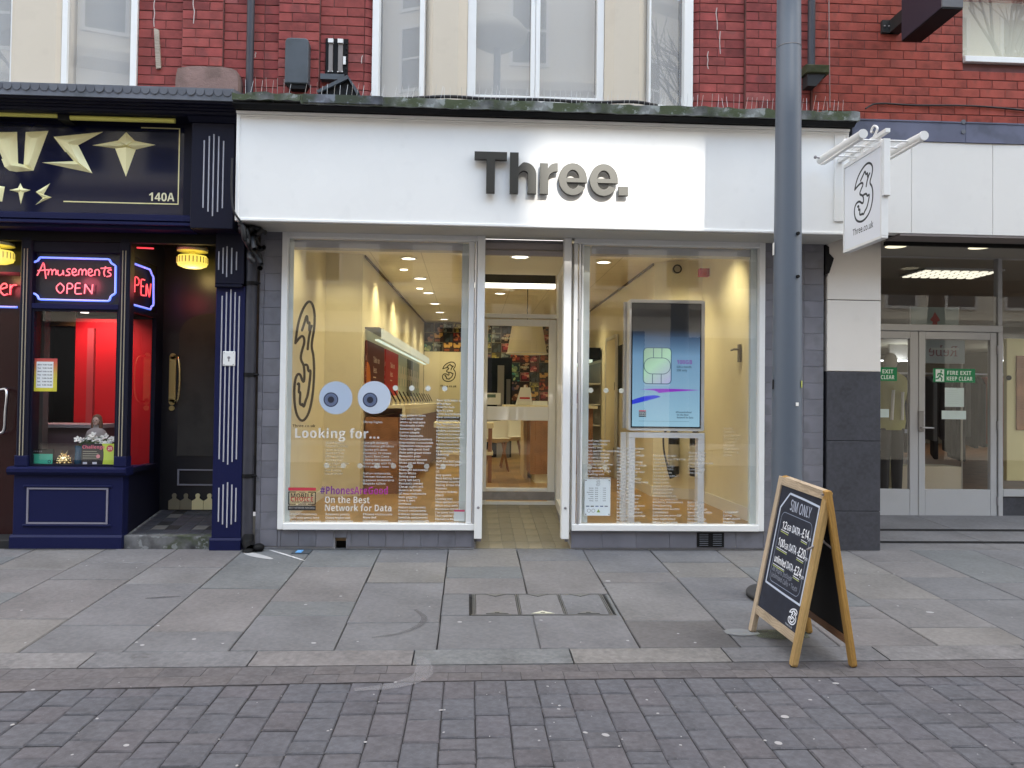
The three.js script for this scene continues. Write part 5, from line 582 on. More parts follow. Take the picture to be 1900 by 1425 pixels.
  const man = thing('shop_mannequin', 'pale bald mannequin in an olive top inside the left door leaf', 'mannequin', [4.987, 0.07, -2.15]); { const x = 4.987, z = -2.15, sk = std(0.5, 0.46, 0.38), y0 = 0.07; part(man, 'head', [ball(x, 1.84, z, 0.075, 0.105, 0.09, 18), rod([x, 1.84 - 0.16, z], [x, 1.84 - 0.07, z], 0.05, 0.042, 14)], sk); part(man, 'top', [lathe([[0.15, 0], [0.165, 0.1], [0.15, 0.3], [0.19, 0.5], [0.17, 0.62], [0.06, 0.7], [0.05, 0.7]], 0, 0, 0, 22).scale(1.1, 1, 0.65).translate(x, 1.03, z), rod([x - 0.2, 1.62, z], [x - 0.27, 1.2, z + 0.04], 0.055, 0.045), rod([x + 0.2, 1.62, z], [x + 0.27, 1.2, z + 0.04], 0.055, 0.045)], std(0.3, 0.29, 0.1, { roughness: 0.9 })); part(man, 'leg', [rod([x - 0.08, y0, z], [x - 0.08, 1.05, z], 0.045, 0.085)], M.dark); part(man, 'leg', [rod([x + 0.08, y0, z], [x + 0.08, 1.05, z], 0.045, 0.085)], M.dark); part(man, 'stripe', [rod([x - 0.05, 1.15, z + 0.125], [x - 0.03, 1.5, z + 0.125], 0.018), rod([x + 0.08, 1.15, z + 0.12], [x + 0.08, 1.48, z + 0.125], 0.018)], std(0.6, 0.6, 0.55)); }
}

// ================= BRICK UPPER STOREYS =================
const redM = [[0.42, 0.088, 0.078], [0.4, 0.08, 0.074], [0.45, 0.1, 0.088], [0.37, 0.074, 0.07], [0.42, 0.095, 0.085], [0.46, 0.13, 0.12], [0.34, 0.068, 0.064]].map(([r, g, b]) => std(r, g, b, { map: T.brick, roughness: 0.9, bumpMap: T.stoneBump, bumpScale: 0.002 }));
const orgM = [[0.5, 0.1, 0.07], [0.485, 0.092, 0.064], [0.52, 0.106, 0.075], [0.47, 0.09, 0.062], [0.5, 0.102, 0.075], [0.51, 0.112, 0.085]].map(([r, g, b]) => std(r, g, b, { map: T.brick, roughness: 0.9, bumpMap: T.stoneBump, bumpScale: 0.002 }));
const RB = rng(12), bg = new Map();
const COURSE = 0.0805, PHASE = 4.664;
function brickAt(parent, x0, x1, y, z, mats, h = COURSE) {
  const w = x1 - x0 - 0.006, v = Math.floor(RB() * 4), k = w.toFixed(3) + v; if (w < 0.02) return;
  if (!bg.has(k)) { const g = chamfer(w, h - 0.007, 0.05, 0.003), p = g.attributes.position; for (let i = 0; i < p.count; i++) if (p.getZ(i) > 0) { p.setX(i, p.getX(i) + (hash(Math.round(p.getX(i) * 500), Math.round(p.getY(i) * 500), v) - 0.5) * 0.003); p.setY(i, p.getY(i) + (hash(Math.round(p.getX(i) * 100), Math.round(p.getY(i) * 500), v + 9) - 0.5) * 0.0025); } g.computeVertexNormals(); bg.set(k, shiftUV(g, RB(), RB())); }
  const m = piece(parent, 'brick', bg.get(k), mats[Math.floor(RB() * RB() * mats.length * 1.25) % mats.length], (x0 + x1) / 2, y + h / 2, z - 0.025 + (RB() - 0.5) * 0.003); m.rotation.set((RB() - 0.5) * 0.012, (RB() - 0.5) * 0.012, 0);
}
function brickwork(parent, x0, x1, y0, y1, z, mats, long = 0.232, short = 0.116, stretch = false) {
  const j0 = Math.floor((y0 - PHASE) / COURSE), j1 = Math.ceil((y1 - PHASE) / COURSE);
  for (let j = j0; j < j1; j++) {
    let x = x0, k = ((j % 2) + 2) % 2; const y = PHASE + j * COURSE;
    if (stretch) { let a = x0 - (k ? long / 2 : 0); while (a < x1) { const b = Math.min(x1, a + long); if (b > x0 + 0.02) brickAt(parent, Math.max(x0, a), b, y, z, mats); a += long; } continue; }
    while (x < x1 - 0.02) { let l = k % 2 ? short : long; if (x1 - x - l < 0.05) l = x1 - x; brickAt(parent, x, x + l, y, z, mats); x += l; k++; }
  }
}
{
  const hs = thing('brick_upper_storey', 'dark red brick upper storey with stone mullioned bay windows over the arcade and phone shop', 'building', [0, 3.75, 0]), Y0 = 3.78, YB = 3.96, YT = 5.1;
  const xw = -2.909, xa = -2.524, xb = -2.177, xc = -1.698, xd = -1.347, xe = -0.963, xf = -0.881, xg = 1.935, xh = 2.013, xi = 2.421, xj = 3.011;
  for (const w of [box(xw, Y0, -0.3, xa, YT, 0.094), box(xa, Y0, -0.3, xb, YT, 0.134), box(xb, Y0, -0.3, xc, YT, 0.104), box(xc, Y0, -0.3, xd, YT, 0.154), box(xd, Y0, -0.3, xe, YT, 0.114), box(xe, Y0, -0.3, xf - 0.02, YT, 0.06), box(xg + 0.02, Y0, -0.3, xh, YT, 0.06), box(xh, Y0, -0.3, xi, YT, 0.114), box(xi, Y0, -0.3, xj, YT, 0.154)]) part(hs, 'wall', [w], M.mortar);
  brickwork(hs, xw, xa, YB, YT, 0.1, redM); brickwork(hs, xa, xb, YB, YT, 0.14, redM); brickwork(hs, xb, xc, YB, YT, 0.11, redM); brickwork(hs, xc, xd, YB, YT, 0.16, redM); brickwork(hs, xd, xe, YB, YT, 0.12, redM); brickwork(hs, xh, xi, YB, YT, 0.12, redM, 0.232, 0.16); brickwork(hs, xi, xj, YB, YT, 0.16, redM);
  // bullnosed bricks beside the bay
  const bn = (s) => { const sh = new THREE.Shape(); sh.moveTo(0, -0.12); sh.lineTo(0, 0); sh.absarc(0, -0.085, 0.085, Math.PI / 2, 0, true); sh.lineTo(0.085, -0.12); sh.closePath(); return boxUV(new THREE.ExtrudeGeometry(sh, { depth: COURSE - 0.007, bevelEnabled: false, curveSegments: 6 }).rotateX(Math.PI / 2).scale(s, 1, -1 * -1).translate(0, COURSE - 0.003, 0)); };
  for (const [x, s] of [[xe, 1], [xh, -1]]) for (let j = Math.floor((YB - PHASE) / COURSE); PHASE + j * COURSE < YT; j++) { const g = new THREE.CylinderGeometry(0.088, 0.088, COURSE - 0.008, 20, 1, false, s > 0 ? 0 : -Math.PI / 2, Math.PI / 2); const m = piece(hs, 'bullnose_brick', shiftUV(boxUV(g.toNonIndexed()), RB(), RB()), redM[Math.floor(RB() * 6)], x + s * 0.003, PHASE + (j + 0.5) * COURSE, 0.032); }
  part(hs, 'upper_wall', [box(-8, YT + 0.001, -0.3, 3.02, 9.2, 0.1)], redM[1]);
  part(hs, 'back_wall', [box(-8, 2.9, -0.6, 3.02, 9.2, -0.56)], M.black);
  // ---- main bay window: canted side lights, stone mullions, casement pair
  const zc = 0.3, zs = 0.2, Xm = (px, z) => 0;
  const mul = (pts) => part(hs, 'stone_mullion', [vprism(pts, Y0, YT)], M.sandstone);
  const A = [-0.422, -0.358, -0.14, -0.062], Bq = [1.138, 1.213, 1.436, 1.518];
  mul([[A[0], -0.05], [A[0], 0.19], [A[1], 0.27], [A[2], 0.3], [A[3], 0.24], [A[3], -0.05]]); mul([[Bq[0], -0.05], [Bq[0], 0.24], [Bq[1], 0.3], [Bq[2], 0.27], [Bq[3], 0.19], [Bq[3], -0.05]]);
  const joint = 4.476; 
  for (const [p, q] of [[A[1], A[2]], [Bq[1], Bq[2]]]) part(hs, 'lead_sill', [xprism([[0.1, Y0], [0.36, Y0 + 0.02], [0.34, Y0 + 0.1], [0.26, Y0 + 0.13], [0.1, Y0 + 0.13]], p - 0.09, q + 0.09)], M.leadBlue);
  const glz = (o, x0, z0, x1, z1, y0, y1) => { const l = Math.hypot(x1 - x0, z1 - z0), g = new THREE.PlaneGeometry(l, y1 - y0).rotateY(Math.atan2(-(z1 - z0), x1 - x0)).translate((x0 + x1) / 2, (y0 + y1) / 2, (z0 + z1) / 2); part(o, 'pane', [g], M.glassUp, true); const q = new THREE.BoxGeometry(l, y1 - y0, 0.01).rotateY(Math.atan2(-(z1 - z0), x1 - x0)).translate((x0 + x1) / 2, (y0 + y1) / 2, (z0 + z1) / 2 - 0.14); part(o, 'added_backing', [q], M.added_backing); };  // board added behind each pane to give it the brightness of a reflection
  const cant = (x0, z0, x1, z1, w0, w1) => { const t = (f) => [lerp(x0, x1, f), lerp(z0, z1, f)], L = Math.hypot(x1 - x0, z1 - z0), a = w0 / L, b = 1 - w1 / L, o = part(hs, 'side_light', [wall(...t(0), ...t(a), Y0, YT, -0.05), wall(...t(b), ...t(1), Y0, YT, -0.05), wall(...t(a), ...t(b), Y0, Y0 + 0.16, -0.045)], M.frame); glz(o, ...t(a), ...t(b), Y0 + 0.16, YT); };
  cant(xf, 0.1, A[0], 0.2, 0.06, 0.042); cant(Bq[3], 0.2, xg, 0.1, 0.018, 0.085);
  const cx = [A[3], 0.013, 0.492, 0.532, 0.572, 1.075, Bq[0]], yb = 3.977;
  for (const [a, b, c, d] of [[cx[0], cx[1], cx[2], cx[3]], [cx[3], cx[4], cx[5], cx[6]]]) { const o = part(hs, 'casement', [cbox(a + 0.001, Y0, 0.15, b, YT, 0.225), cbox(c, Y0, 0.15, d - 0.002, YT, 0.225), cbox(b, Y0, 0.15, c, yb, 0.222)], M.frame); glz(o, b, 0.2, c, 0.2, yb, YT); }
  // ---- left bay over the arcade
  const L = [-3.447, -3.477, -3.893, -4.275]; cant(L[0] - 0.04, 0.2, xw, 0.1, 0.042, 0.05);
  mul([[L[2], -0.05], [L[2], 0.24], [L[2] + 0.04, 0.27], [L[1] - 0.04, 0.27], [L[1], 0.24], [L[1], -0.05]]); { const o = part(hs, 'casement', [cbox(L[2] - 0.035, Y0, 0.12, L[2] - 0.002, YT, 0.2), cbox(L[3] - 0.1, Y0, 0.12, L[2] - 0.036, Y0 + 0.16, 0.2)], M.frame); glz(o, L[3] - 0.1, 0.17, L[2] - 0.035, 0.17, Y0 + 0.16, YT); }
  // weathered stone stub and wooden batten
  { const [a, b, c, d] = [-2.524, 3.945, -2.003, 4.126]; const g = new THREE.BoxGeometry(c - a, d - b + 0.1, 0.3, 12, 6, 6), p = g.attributes.position; for (let i = 0; i < p.count; i++) { const x = p.getX(i) / (c - a) * 2, y = p.getY(i) / (d - b + 0.1) * 2, k = 1 - 0.16 * Math.pow(Math.abs(x), 4) * (y > 0 ? 1.3 : 0.6); p.setY(i, p.getY(i) * k + (hash(i, 3, 5) - 0.5) * 0.006); p.setX(i, p.getX(i) * (1 - 0.06 * (y > 0 ? y * y : 0))); } g.computeVertexNormals(); part(hs, 'stone_stub', [g.translate((a + c) / 2, (b + d) / 2 - 0.05, 0.12)], std(0.32, 0.21, 0.19, { map: T.grime, roughness: 1, bumpMap: T.stoneBump, bumpScale: 0.005 })); }
  const bt = thing('wooden_batten', 'short pale wooden batten fixed upright on the brick wall', 'batten', [-2.742, 4.1, 0.11]); part(bt, 'strip', [prism([[-2.77, 4.504], [-2.731, 4.491], [-2.706, 4.158], [-2.745, 4.152]], 0.101, 0.122)], std(0.5, 0.42, 0.34, { map: T.wood }));
  // lime streaks run down the brick
  const lime = std(0.5, 0.42, 0.4, { roughness: 1 }); for (const [x, y0, y1, z, k] of [[2.167, 4.869, 4.669, 0.121, 1], [2.198, 4.656, 4.451, 0.121, 2], [2.091, 4.471, 4.311, 0.121, 3], [-0.981, 4.326, 4.255, 0.122, 4], [-1.904, 4.327, 4.28, 0.112, 5], [-2.776, 4.759, 4.523, 0.102, 6], [-2.428, 4.752, 4.546, 0.142, 7]]) { const q = rng(k), pts = []; for (let i = 0; i < 5; i++) pts.push([x + (q() - 0.5) * 0.012, lerp(y0, y1, i / 4), z]); part(hs, 'lime_streak', [tube(pts, 0.0045, 5, 16).translate(0, 0, -z).scale(1, 1, 0.4).translate(0, 0, z)], lime); }
  // ---- right-hand building
  const rb = thing('brick_upper_storey', 'orange-red brick upper storey over the clothes shop with a white-silled window', 'building', [5, 3.7, 0]), xk = xj + 0.006, xr = 6.2, wx = 4.397, wy = 4.412;
  part(rb, 'wall', [box(xk, 3.6, -0.3, wx, YT, 0.194)], M.mortar); part(rb, 'window_breast', [box(wx + 0.001, 3.6, -0.3, xr, wy - 0.001, 0.194)], M.mortar);
  { const y0 = 3.8; const save = bg; for (let j = Math.floor((y0 - PHASE) / COURSE); PHASE + j * COURSE < YT; j++) { const y = PHASE + j * COURSE, end = y + COURSE > wy + 0.01 ? wx : 5.35; let a = xk - (j % 2 ? 0.116 : 0); while (a < end - 0.01) { const b = Math.min(end, a + 0.236); if (b > xk + 0.03) brickAt(rb, Math.max(a, xk), b, y, 0.2, orgM); a += 0.236; } } }
  part(rb, 'outer_wall', [box(5.351, 3.8, 0.1945, xr, wy, 0.198)], orgM[1]); part(rb, 'upper_wall', [box(xk, YT + 0.001, -0.3, 9, 9.2, 0.2), box(xr, 3.6, -0.3, 9, YT, 0.2)], orgM[0]);
  const sy = 4.466; const wo = part(rb, 'window', [cbox(wx, wy, 0.0, xr, sy, 0.235), cbox(wx, sy, 0.05, wx + 0.02, YT, 0.12)], M.frame); part(wo, 'pane', [sheet(wx + 0.02, sy, xr, YT, 0.1)], M.glassUp, true); part(wo, 'added_backing', [box(wx, sy, -0.06, xr, YT, -0.05)], std(0.5, 0.47, 0.3));  // pale board added behind the pane to brighten it
  part(rb, 'mastic_line', [rod([3.158, 4.936, 0.2], [3.172, 3.966, 0.2], 0.006, 0.006, 6)], std(0.3, 0.2, 0.18));
}
// ledge over the fascia
{
  const lg = thing('stone_ledge', 'mossy weathered stone ledge running along above the white fascia', 'ledge', [0.65, 3.7, 0.3]), x0 = -1.975, x1 = 3.285, R = rng(9);
  const prof = (x0, x1, yt, yb, m, name, amp) => { const n = Math.ceil((x1 - x0) / 0.05), g = new THREE.BoxGeometry(x1 - x0, yt - yb, 0.49, n, 2, 3), p = g.attributes.position; for (let i = 0; i < p.count; i++) { const x = p.getX(i), k = vnoise(x * 1.3 + 5, 0.3, 64, 3) - 0.5, q = hash(Math.round(x * 40), Math.round(p.getY(i) * 200), 7) - 0.5; if (p.getZ(i) > 0.2) { p.setZ(i, p.getZ(i) + k * amp + q * amp * 0.5); p.setY(i, p.getY(i) + k * amp * (p.getY(i) > 0 ? 1.2 : 0.5) + q * amp * 0.4); } } g.computeVertexNormals(); return part(lg, name, [g.translate((x0 + x1) / 2, (yt + yb) / 2, 0.285)], m); };
  const ym = 3.75, yt = 3.811; prof(-1.42, x1, yt + 0.004, ym - 0.012, M.moss, 'ledge_stone', 0.012); prof(x0, -1.423, yt + 0.004, ym + 0.008, M.moss, 'ledge_stone', 0.024);
  part(lg, 'lead_apron', [box(-1.4, ym - 0.002, 0.3, -0.75, yt + 0.006, 0.541)], std(0.25, 0.27, 0.31, { map: T.moss, roughness: 0.9 }));
  part(lg, 'ledge_moulding', [xprism([[-0.1, ym - 0.004], [0.51, ym - 0.004], [0.51, ym - 0.02], [0.47, ym - 0.045], [0.44, 3.709], [-0.1, 3.709]], x0, x1 - 0.02)], M.black);
  // bird spikes in strips
  let id = 0; for (const [a, b, lab] of [[-1.9, -1.5, 'row of steel bird spikes at the left end of the ledge, beside the drainpipe'], [-1.42, -0.72, 'row of steel bird spikes before the two alarm boxes'], [-0.68, 0.95, 'row of steel bird spikes below the middle of the bay window'], [1.0, 1.95, 'row of steel bird spikes below the right side of the bay window'], [2.0, 3.2, 'row of steel bird spikes at the right end of the ledge, by the lamp post']]) {
    const o = thing('bird_spikes', lab, 'bird spikes', [(a + b) / 2, yt, 0.52], 'bird spikes along the stone ledge'); part(o, 'base_strip', [box(a, yt - 0.004, 0.465, b, yt + 0.006, 0.495)], M.lead);
    for (let x = a + 0.02; x < b; x += 0.035 + R() * 0.022) { const t = (R() - 0.35) * 0.06, h = 0.1 + R() * 0.045, r = (hash(id++, 3, 3) - 0.5) * 0.09; part(o, 'spike', [rod([x, yt + 0.003, 0.48], [x + t * 0.6, yt + h, 0.48 + r], 0.0017, 0.0013, 4)], M.wire); }
  }
  const cab = (label, pts, r = 0.009) => { const o = thing('cable', label, 'cable', pts[0]); part(o, 'cable_run', [tube(pts, r, 6, 50)], M.cable); };
  cab('thick black cable lying along the ledge below the bay window', [[-0.572, 3.835, 0.45], [-0.221, 3.86, 0.46], [0.095, 3.852, 0.46], [0.595, 3.863, 0.45], [1.007, 3.849, 0.46], [1.376, 3.865, 0.46], [1.561, 3.843, 0.45]], 0.014);
  cab('black cable clipped along the brick above the lead flashing on the right', [[3.478, 3.954, 0.24], [3.567, 4.005, 0.22], [3.952, 4.008, 0.215], [4.45, 4.019, 0.215], [4.951, 3.995, 0.215], [5.6, 3.93, 0.215]], 0.008);
  // alarm boxes on the brick
  { const [a, b, c, d] = [-1.618, 4.01, -1.417, 4.405], o = thing('alarm_box', 'closed blue-grey alarm box on the brick pier', 'alarm box', [(a + c) / 2, b, 0.16]); const s = new THREE.Shape(), r = 0.045; s.moveTo(a, b); s.lineTo(a, d - r); s.quadraticCurveTo(a, d, a + r, d); s.lineTo(c - r, d); s.quadraticCurveTo(c, d, c, d - r); s.lineTo(c, b); s.closePath(); part(o, 'cover', [new THREE.ExtrudeGeometry(s, { depth: 0.075, bevelEnabled: true, bevelSize: 0.012, bevelThickness: 0.012, bevelOffset: -0.012, bevelSegments: 3, curveSegments: 8 }).translate(0, 0, 0.17)], M.boxGrey); part(o, 'base', [prism([[a + 0.008, b - 0.001], [c - 0.008, b - 0.001], [c - 0.03, b - 0.04], [a + 0.05, b - 0.04]], 0.165, 0.24)], M.black); }
  { const [a, b, c, d] = [-1.297, 4.14, -1.102, 4.462], o = thing('alarm_box', 'opened alarm box with bare circuit strips and its cover missing', 'alarm box', [(a + c) / 2, b, 0.12]); part(o, 'back_plate', [cbox(a, b, 0.121, c, d, 0.14, 0.006)], M.black); const w = c - a; for (const [u0, u1] of [[0.16, 0.34], [0.58, 0.78]]) { const m = part(o, 'circuit_strip', [box(a + w * u0, b + 0.02, 0.14, a + w * u1, d - 0.05, 0.155)], std(0.3, 0.27, 0.26, { map: T.grime })); part(o, 'terminal', [box(a + w * (u0 - 0.02), d - 0.05, 0.14, a + w * (u1 + 0.02), d - 0.015, 0.17)], M.plastic); part(m, 'clip', [ball(a + w * u0, b + 0.02, 0.16, 0.006), ball(a + w * u1, b + 0.022, 0.16, 0.006)], M.plastic); } part(o, 'tag', [box(a + w * 0.8, b + 0.09, 0.15, a + w * 0.92, b + 0.16, 0.153).rotateZ(0)], M.plastic); for (let k = 0; k < 6; k++) part(o, 'fixing', [ball(c - 0.012, b + 0.05 + k * 0.045, 0.145, 0.007)], M.rubber);
    part(o, 'bottom_lip', [box(a - 0.03, 4.078, 0.12, c - 0.02, 4.125, 0.2)], M.boxGrey); }
  { const o = thing('fallen_cover', 'dark alarm cover fallen on the ledge, tilted and open underneath', 'alarm cover', [-1.14, 3.874, 0.36]); const P0 = [-1.313, 3.889], P1 = [-1.059, 4.029], P2 = [-0.96, 3.889], P3 = [-1.294, 3.835]; part(o, 'shell', [prism([P0, P1, [P1[0] + 0.012, P1[1] - 0.03], [P0[0] + 0.015, P0[1] - 0.02]], 0.3, 0.43), prism([P1, P2, [P2[0] - 0.02, P2[1] - 0.02], [P1[0] + 0.008, P1[1] - 0.03]], 0.3, 0.43)], M.boxGrey); part(o, 'inside', [prism([[P0[0] + 0.01, P0[1] - 0.015], [P1[0] + 0.008, P1[1] - 0.022], [P2[0] - 0.015, P2[1] - 0.015], [P2[0] - 0.03, P2[1] - 0.045], P3], 0.31, 0.4)], M.black); }
  // drainpipes
  const pipe = (label, px, z, y0, y1, r, extra) => { const o = thing('drainpipe', label, 'drainpipe', [px, y0, z]); part(o, 'pipe', [rod([px, y0, z], [px, y1, z], r, r, 14)], M.pipe); extra?.(o); };
  pipe('dark blue-grey drainpipe on the brick between arcade and phone shop', -1.934, 0.17, 3.79, 5.3, 0.032);
  pipe('dark drainpipe beside the lamp post, ending on a mossy stone bracket', 2.98, 0.25, 4.302, 5.3, 0.033, (o) => { const [a, b, c, d] = [2.901, 4.174, 3.11, 4.299]; part(o, 'stone_bracket', [cbox(a, b + 0.05, 0.2, c, d, 0.33, 0.008)], std(0.2, 0.2, 0.1, { map: T.moss, roughness: 1 })); part(o, 'bracket_foot', [prism([[a + 0.02, b + 0.049], [c - 0.02, b + 0.049], [a + 0.1, b - 0.06], [a + 0.02, b - 0.06]], 0.2, 0.31)], M.dark); });
  pipe('black drainpipe in the corner between the navy pilaster and the grey tiles', -1.925, 0.02, 0.05, 2.75, 0.05, (o) => { const X = -1.91; part(o, 'pipe_shoe', [tube([[X, 0.12, 0.03], [X + 0.01, 0.05, 0.06], [X + 0.05, 0.015, 0.12]], 0.05, 10, 16), ball(X + 0.11, 0.03, 0.1, 0.05, 0.035, 0.05), ball(X + 0.03, 0.0, 0.13, 0.05, 0.03, 0.05)], M.black); for (const y of [0.62, 1.5, 2.3]) part(o, 'clip', [rod([-1.925, y, 0.02], [-1.925, y + 0.035, 0.02], 0.056, 0.056, 14), rod([-1.9, y + 0.015, 0.05], [-1.84, y + 0.02, 0.05], 0.008)], M.black); });
  { const o = thing('cable_bundle', 'tangled black cables bundled under the left end of the white fascia', 'cable bundle', [-1.9, 2.7, 0.3]), Q = rng(4); for (let k = 0; k < 9; k++) { const p = []; for (let i = 0; i < 6; i++) p.push([-1.98 + i * 0.032 + Q() * 0.05, 2.8 - i * 0.03 * (k % 3) - Q() * 0.1, 0.1 + Q() * 0.28]); part(o, 'cable_run', [tube(p, 0.014 + Q() * 0.012, 6, 24)], M.cable); } part(o, 'cable_run', [tube([[-1.992, 3.3, 0.43], [-1.99, 3.0, 0.43], [-1.97, 2.86, 0.43], [-1.91, 2.77, 0.4]], 0.009, 6, 24)], M.cable); }
}

// ================= PHONE SHOP INTERIOR =================
{
  const FY = 0.16, CY = 3.05, ZB = -10.8, room = ground('shop_interior');
  part(room, 'interior_floor', [box(-1.8, 0.06, ZB, 0.06, FY, -0.07), box(1.03, 0.06, ZB, 2.85, FY, -0.07), box(0.06, 0.06, ZB, 1.03, FY, -1.931)], M.floor);
  part(room, 'interior_ceiling', [box(-1.9, CY, ZB - 0.1, 2.95, CY + 0.08, -1.92), box(-1.9, CY, -1.92, 0.055, CY + 0.08, -0.13), box(1.035, CY, -1.92, 2.95, CY + 0.08, -0.13)], M.ceil);
  part(room, 'interior_wall', [wall(-1.72, -0.1, -1.72, -2.45, FY, CY, 0.1), wall(-1.72, -2.45, -1.3, -2.55, FY, CY, 0.1), wall(-1.3, -2.55, -1.03, ZB, FY, CY, 0.1)], M.cream);
  part(room, 'interior_wall', [wall(2.26, ZB, 2.27, -2.7, FY, CY, 0.1), wall(2.27, -2.7, 2.76, -2.3, FY, CY, 0.1), wall(2.76, -2.3, 2.78, -0.1, FY, CY, 0.1)], M.cream);
  part(room, 'interior_wall', [box(-1.3, FY, ZB - 0.1, 2.4, CY, ZB)], M.cream); part(room, 'interior_wall', [box(-1.9, 2.79, -0.13, 2.9, CY, -0.121), box(0.055, 2.78, -1.95, 1.035, CY, -1.93)], M.cream);
  part(room, 'skirting', [wall(2.255, -6, 2.262, -2.72, FY, FY + 0.13, -0.012), wall(2.262, -2.72, 2.75, -2.32, FY, FY + 0.13, -0.012), wall(2.75, -2.32, 2.768, -0.12, FY, FY + 0.13, -0.012), wall(-1.708, -0.12, -1.708, -2.44, FY, FY + 0.1, -0.012)], M.frame);
  part(room, 'ceiling_edge', [wall(-1.285, -2.56, -1.02, ZB, CY - 0.03, CY - 0.001, -0.014), wall(2.252, ZB, 2.262, -2.7, CY - 0.03, CY - 0.001, -0.014)], std(0.1, 0.075, 0.04));
  // ceiling lamps: glowing lens plus a spot of light
  const warm = col(1, 0.85, 0.46);
  const lamp = (x, z, y, k, lab, grp = 'round ceiling downlights in the phone shop') => { const l = thing('downlight', lab, 'downlight', [x, y, z], grp); part(l, 'bezel', [lathe([[0.085, 0], [0.105, 0], [0.105, 0.01], [0.085, 0.01]], x, y - 0.01, z, 24)], M.plastic); part(l, 'lens', [rod([x, y - 0.006, z], [x, y + 0.002, z], 0.083, 0.083, 24)], M.downlight); if (k) { const s = new THREE.SpotLight(warm, k * 0.24, 0, 1.2, 0.7, 2); s.position.set(x, y - 0.03, z); s.target.position.set(x, 0, z); s.castShadow = true; s.shadow.radius = 4; scene.add(s, s.target); } };
  const wallRow = 'downlight from the street in the left ceiling row of the phone shop';
  [[-0.772, -2.72], [-0.725, -4.333], [-0.689, -5.887], [-0.647, -7.338], [-0.612, -8.755], [-0.571, -10.125]].forEach(([x, z], i) => lamp(x, z, CY, [7, 8, 8, 8, 8, 7][i], ['first', 'second', 'third', 'fourth', 'fifth', 'last'][i] + ' ' + wallRow));
  lamp(-0.43, -1.981, CY, 7, 'downlight nearest the left window, at the top of the pane'); lamp(0.467, -5.786, CY, 8, 'ceiling downlight seen through the glass over the shop door'); lamp(1.631, -2.692, CY, 8, 'ceiling downlight at the top left of the right window'); lamp(1.6, -6.5, CY, 8, 'ceiling downlight hidden deeper on the right of the phone shop'); lamp(1.6, -9, CY, 7, 'ceiling downlight near the back right corner of the phone shop');
  lamp(0.476, -0.716, 2.742, 5, 'downlight in the ceiling of the recessed doorway', 'doorway downlight');
  for (const [x, z, tx, tz, ty, lab] of [[-1.3, -0.75, -1.75, -1.0, 1.6, 'spotlight grazing the left wall behind the left window'], [2.3, -0.95, 2.8, -1.3, 1.7, 'spotlight grazing the right wall behind the right window'], [2.2, -1.9, 2.5, -2.6, 1.0, 'spotlight over the fire extinguishers'], [-1.35, -1.9, -1.5, -2.6, 1.0, 'spotlight on the corner behind the left window'], [-0.9, -3.6, -1.35, -3.6, 1.9, 'spotlight over the first wall display'], [-0.8, -5.4, -1.25, -5.4, 1.9, 'spotlight over the second wall display'], [0.4, -9.6, 0.4, -10.9, 1.7, 'spotlight on the picture wall']]) { const s = new THREE.SpotLight(warm, x < -1.2 ? 0.9 : 1.85, 0, 0.85, 0.75, 2); s.position.set(x, CY - 0.03, z); s.target.position.set(tx, ty, tz); s.castShadow = true; s.shadow.radius = 3; scene.add(s, s.target); const l = thing('wall_spotlight', lab, 'spotlight', [x, CY, z]); part(l, 'lens', [rod([x, CY - 0.008, z], [x, CY - 0.001, z], 0.05, 0.05, 16)], M.downlight); }
  // dark bulkhead and strip light over the door
  const bh = thing('door_bulkhead', 'black bulkhead box above the inside of the shop door', 'bulkhead', [0.55, 2.6, -2.2]), b = [0.033, 2.681, 0.975, 2.825]; part(bh, 'box_body', [box(b[0], b[1], -2.35, b[2], b[3], -2.1)], M.black); const ls = thing('strip_light', 'bright white strip light under the black bulkhead', 'strip light', [0.55, b[1], -2.15]); part(ls, 'diffuser', [box(b[0], 2.631, -2.2, b[2], b[1] - 0.002, -2.11)], M.led);
  // picture wall at the back
  const pw = thing('picture_wall', 'back wall covered with a grid of small coloured pictures', 'picture wall', [0.4, 1.0, ZB]), R = rng(21), pal = [['#3a1f1a', '#b4562c', '#e0b060'], ['#16343a', '#3f8f8a', '#b9c98a'], ['#4a1414', '#a83228', '#e08a54'], ['#1c1a2a', '#4c3f66', '#a0766a'], ['#3c3414', '#b09a34', '#efe28a'], ['#24120e', '#6e3a22', '#c8a684'], ['#101418', '#39444c', '#98a2a0'], ['#5a1424', '#b03a4a', '#e8b8a0']];
  const pm = Array.from({ length: 16 }, (_, i) => printMat(64, 64, (x) => { const c = pal[i % 8]; x.fillStyle = c[0]; x.fillRect(0, 0, 64, 64); for (let k = 0; k < 7; k++) { x.fillStyle = c[1 + Math.floor(R() * 2)]; x.globalAlpha = 0.5 + R() * 0.5; x.beginPath(); if (R() < 0.5) x.ellipse(R() * 64, R() * 64, 6 + R() * 18, 5 + R() * 12, R() * 3, 0, 7); else x.rect(R() * 50, R() * 50, 8 + R() * 34, 5 + R() * 18); x.fill(); } x.globalAlpha = 1; if (i === 5) { x.fillStyle = '#e4dcc0'; font(x, 20, true); x.fillText('ZEBRA', 0, 38, 62); } x.strokeStyle = i % 3 ? c[0] : '#d8cfae'; x.lineWidth = 2; x.strokeRect(0, 0, 64, 64); }));
  const cell = 0.214, pg = new THREE.BoxGeometry(cell - 0.012, cell - 0.012, 0.012), gx = -1.03;
  part(pw, 'backing', [box(gx, 0.9, ZB + 0.004, 2.2, CY - 0.01, ZB + 0.02)], std(0.04, 0.02, 0.018));
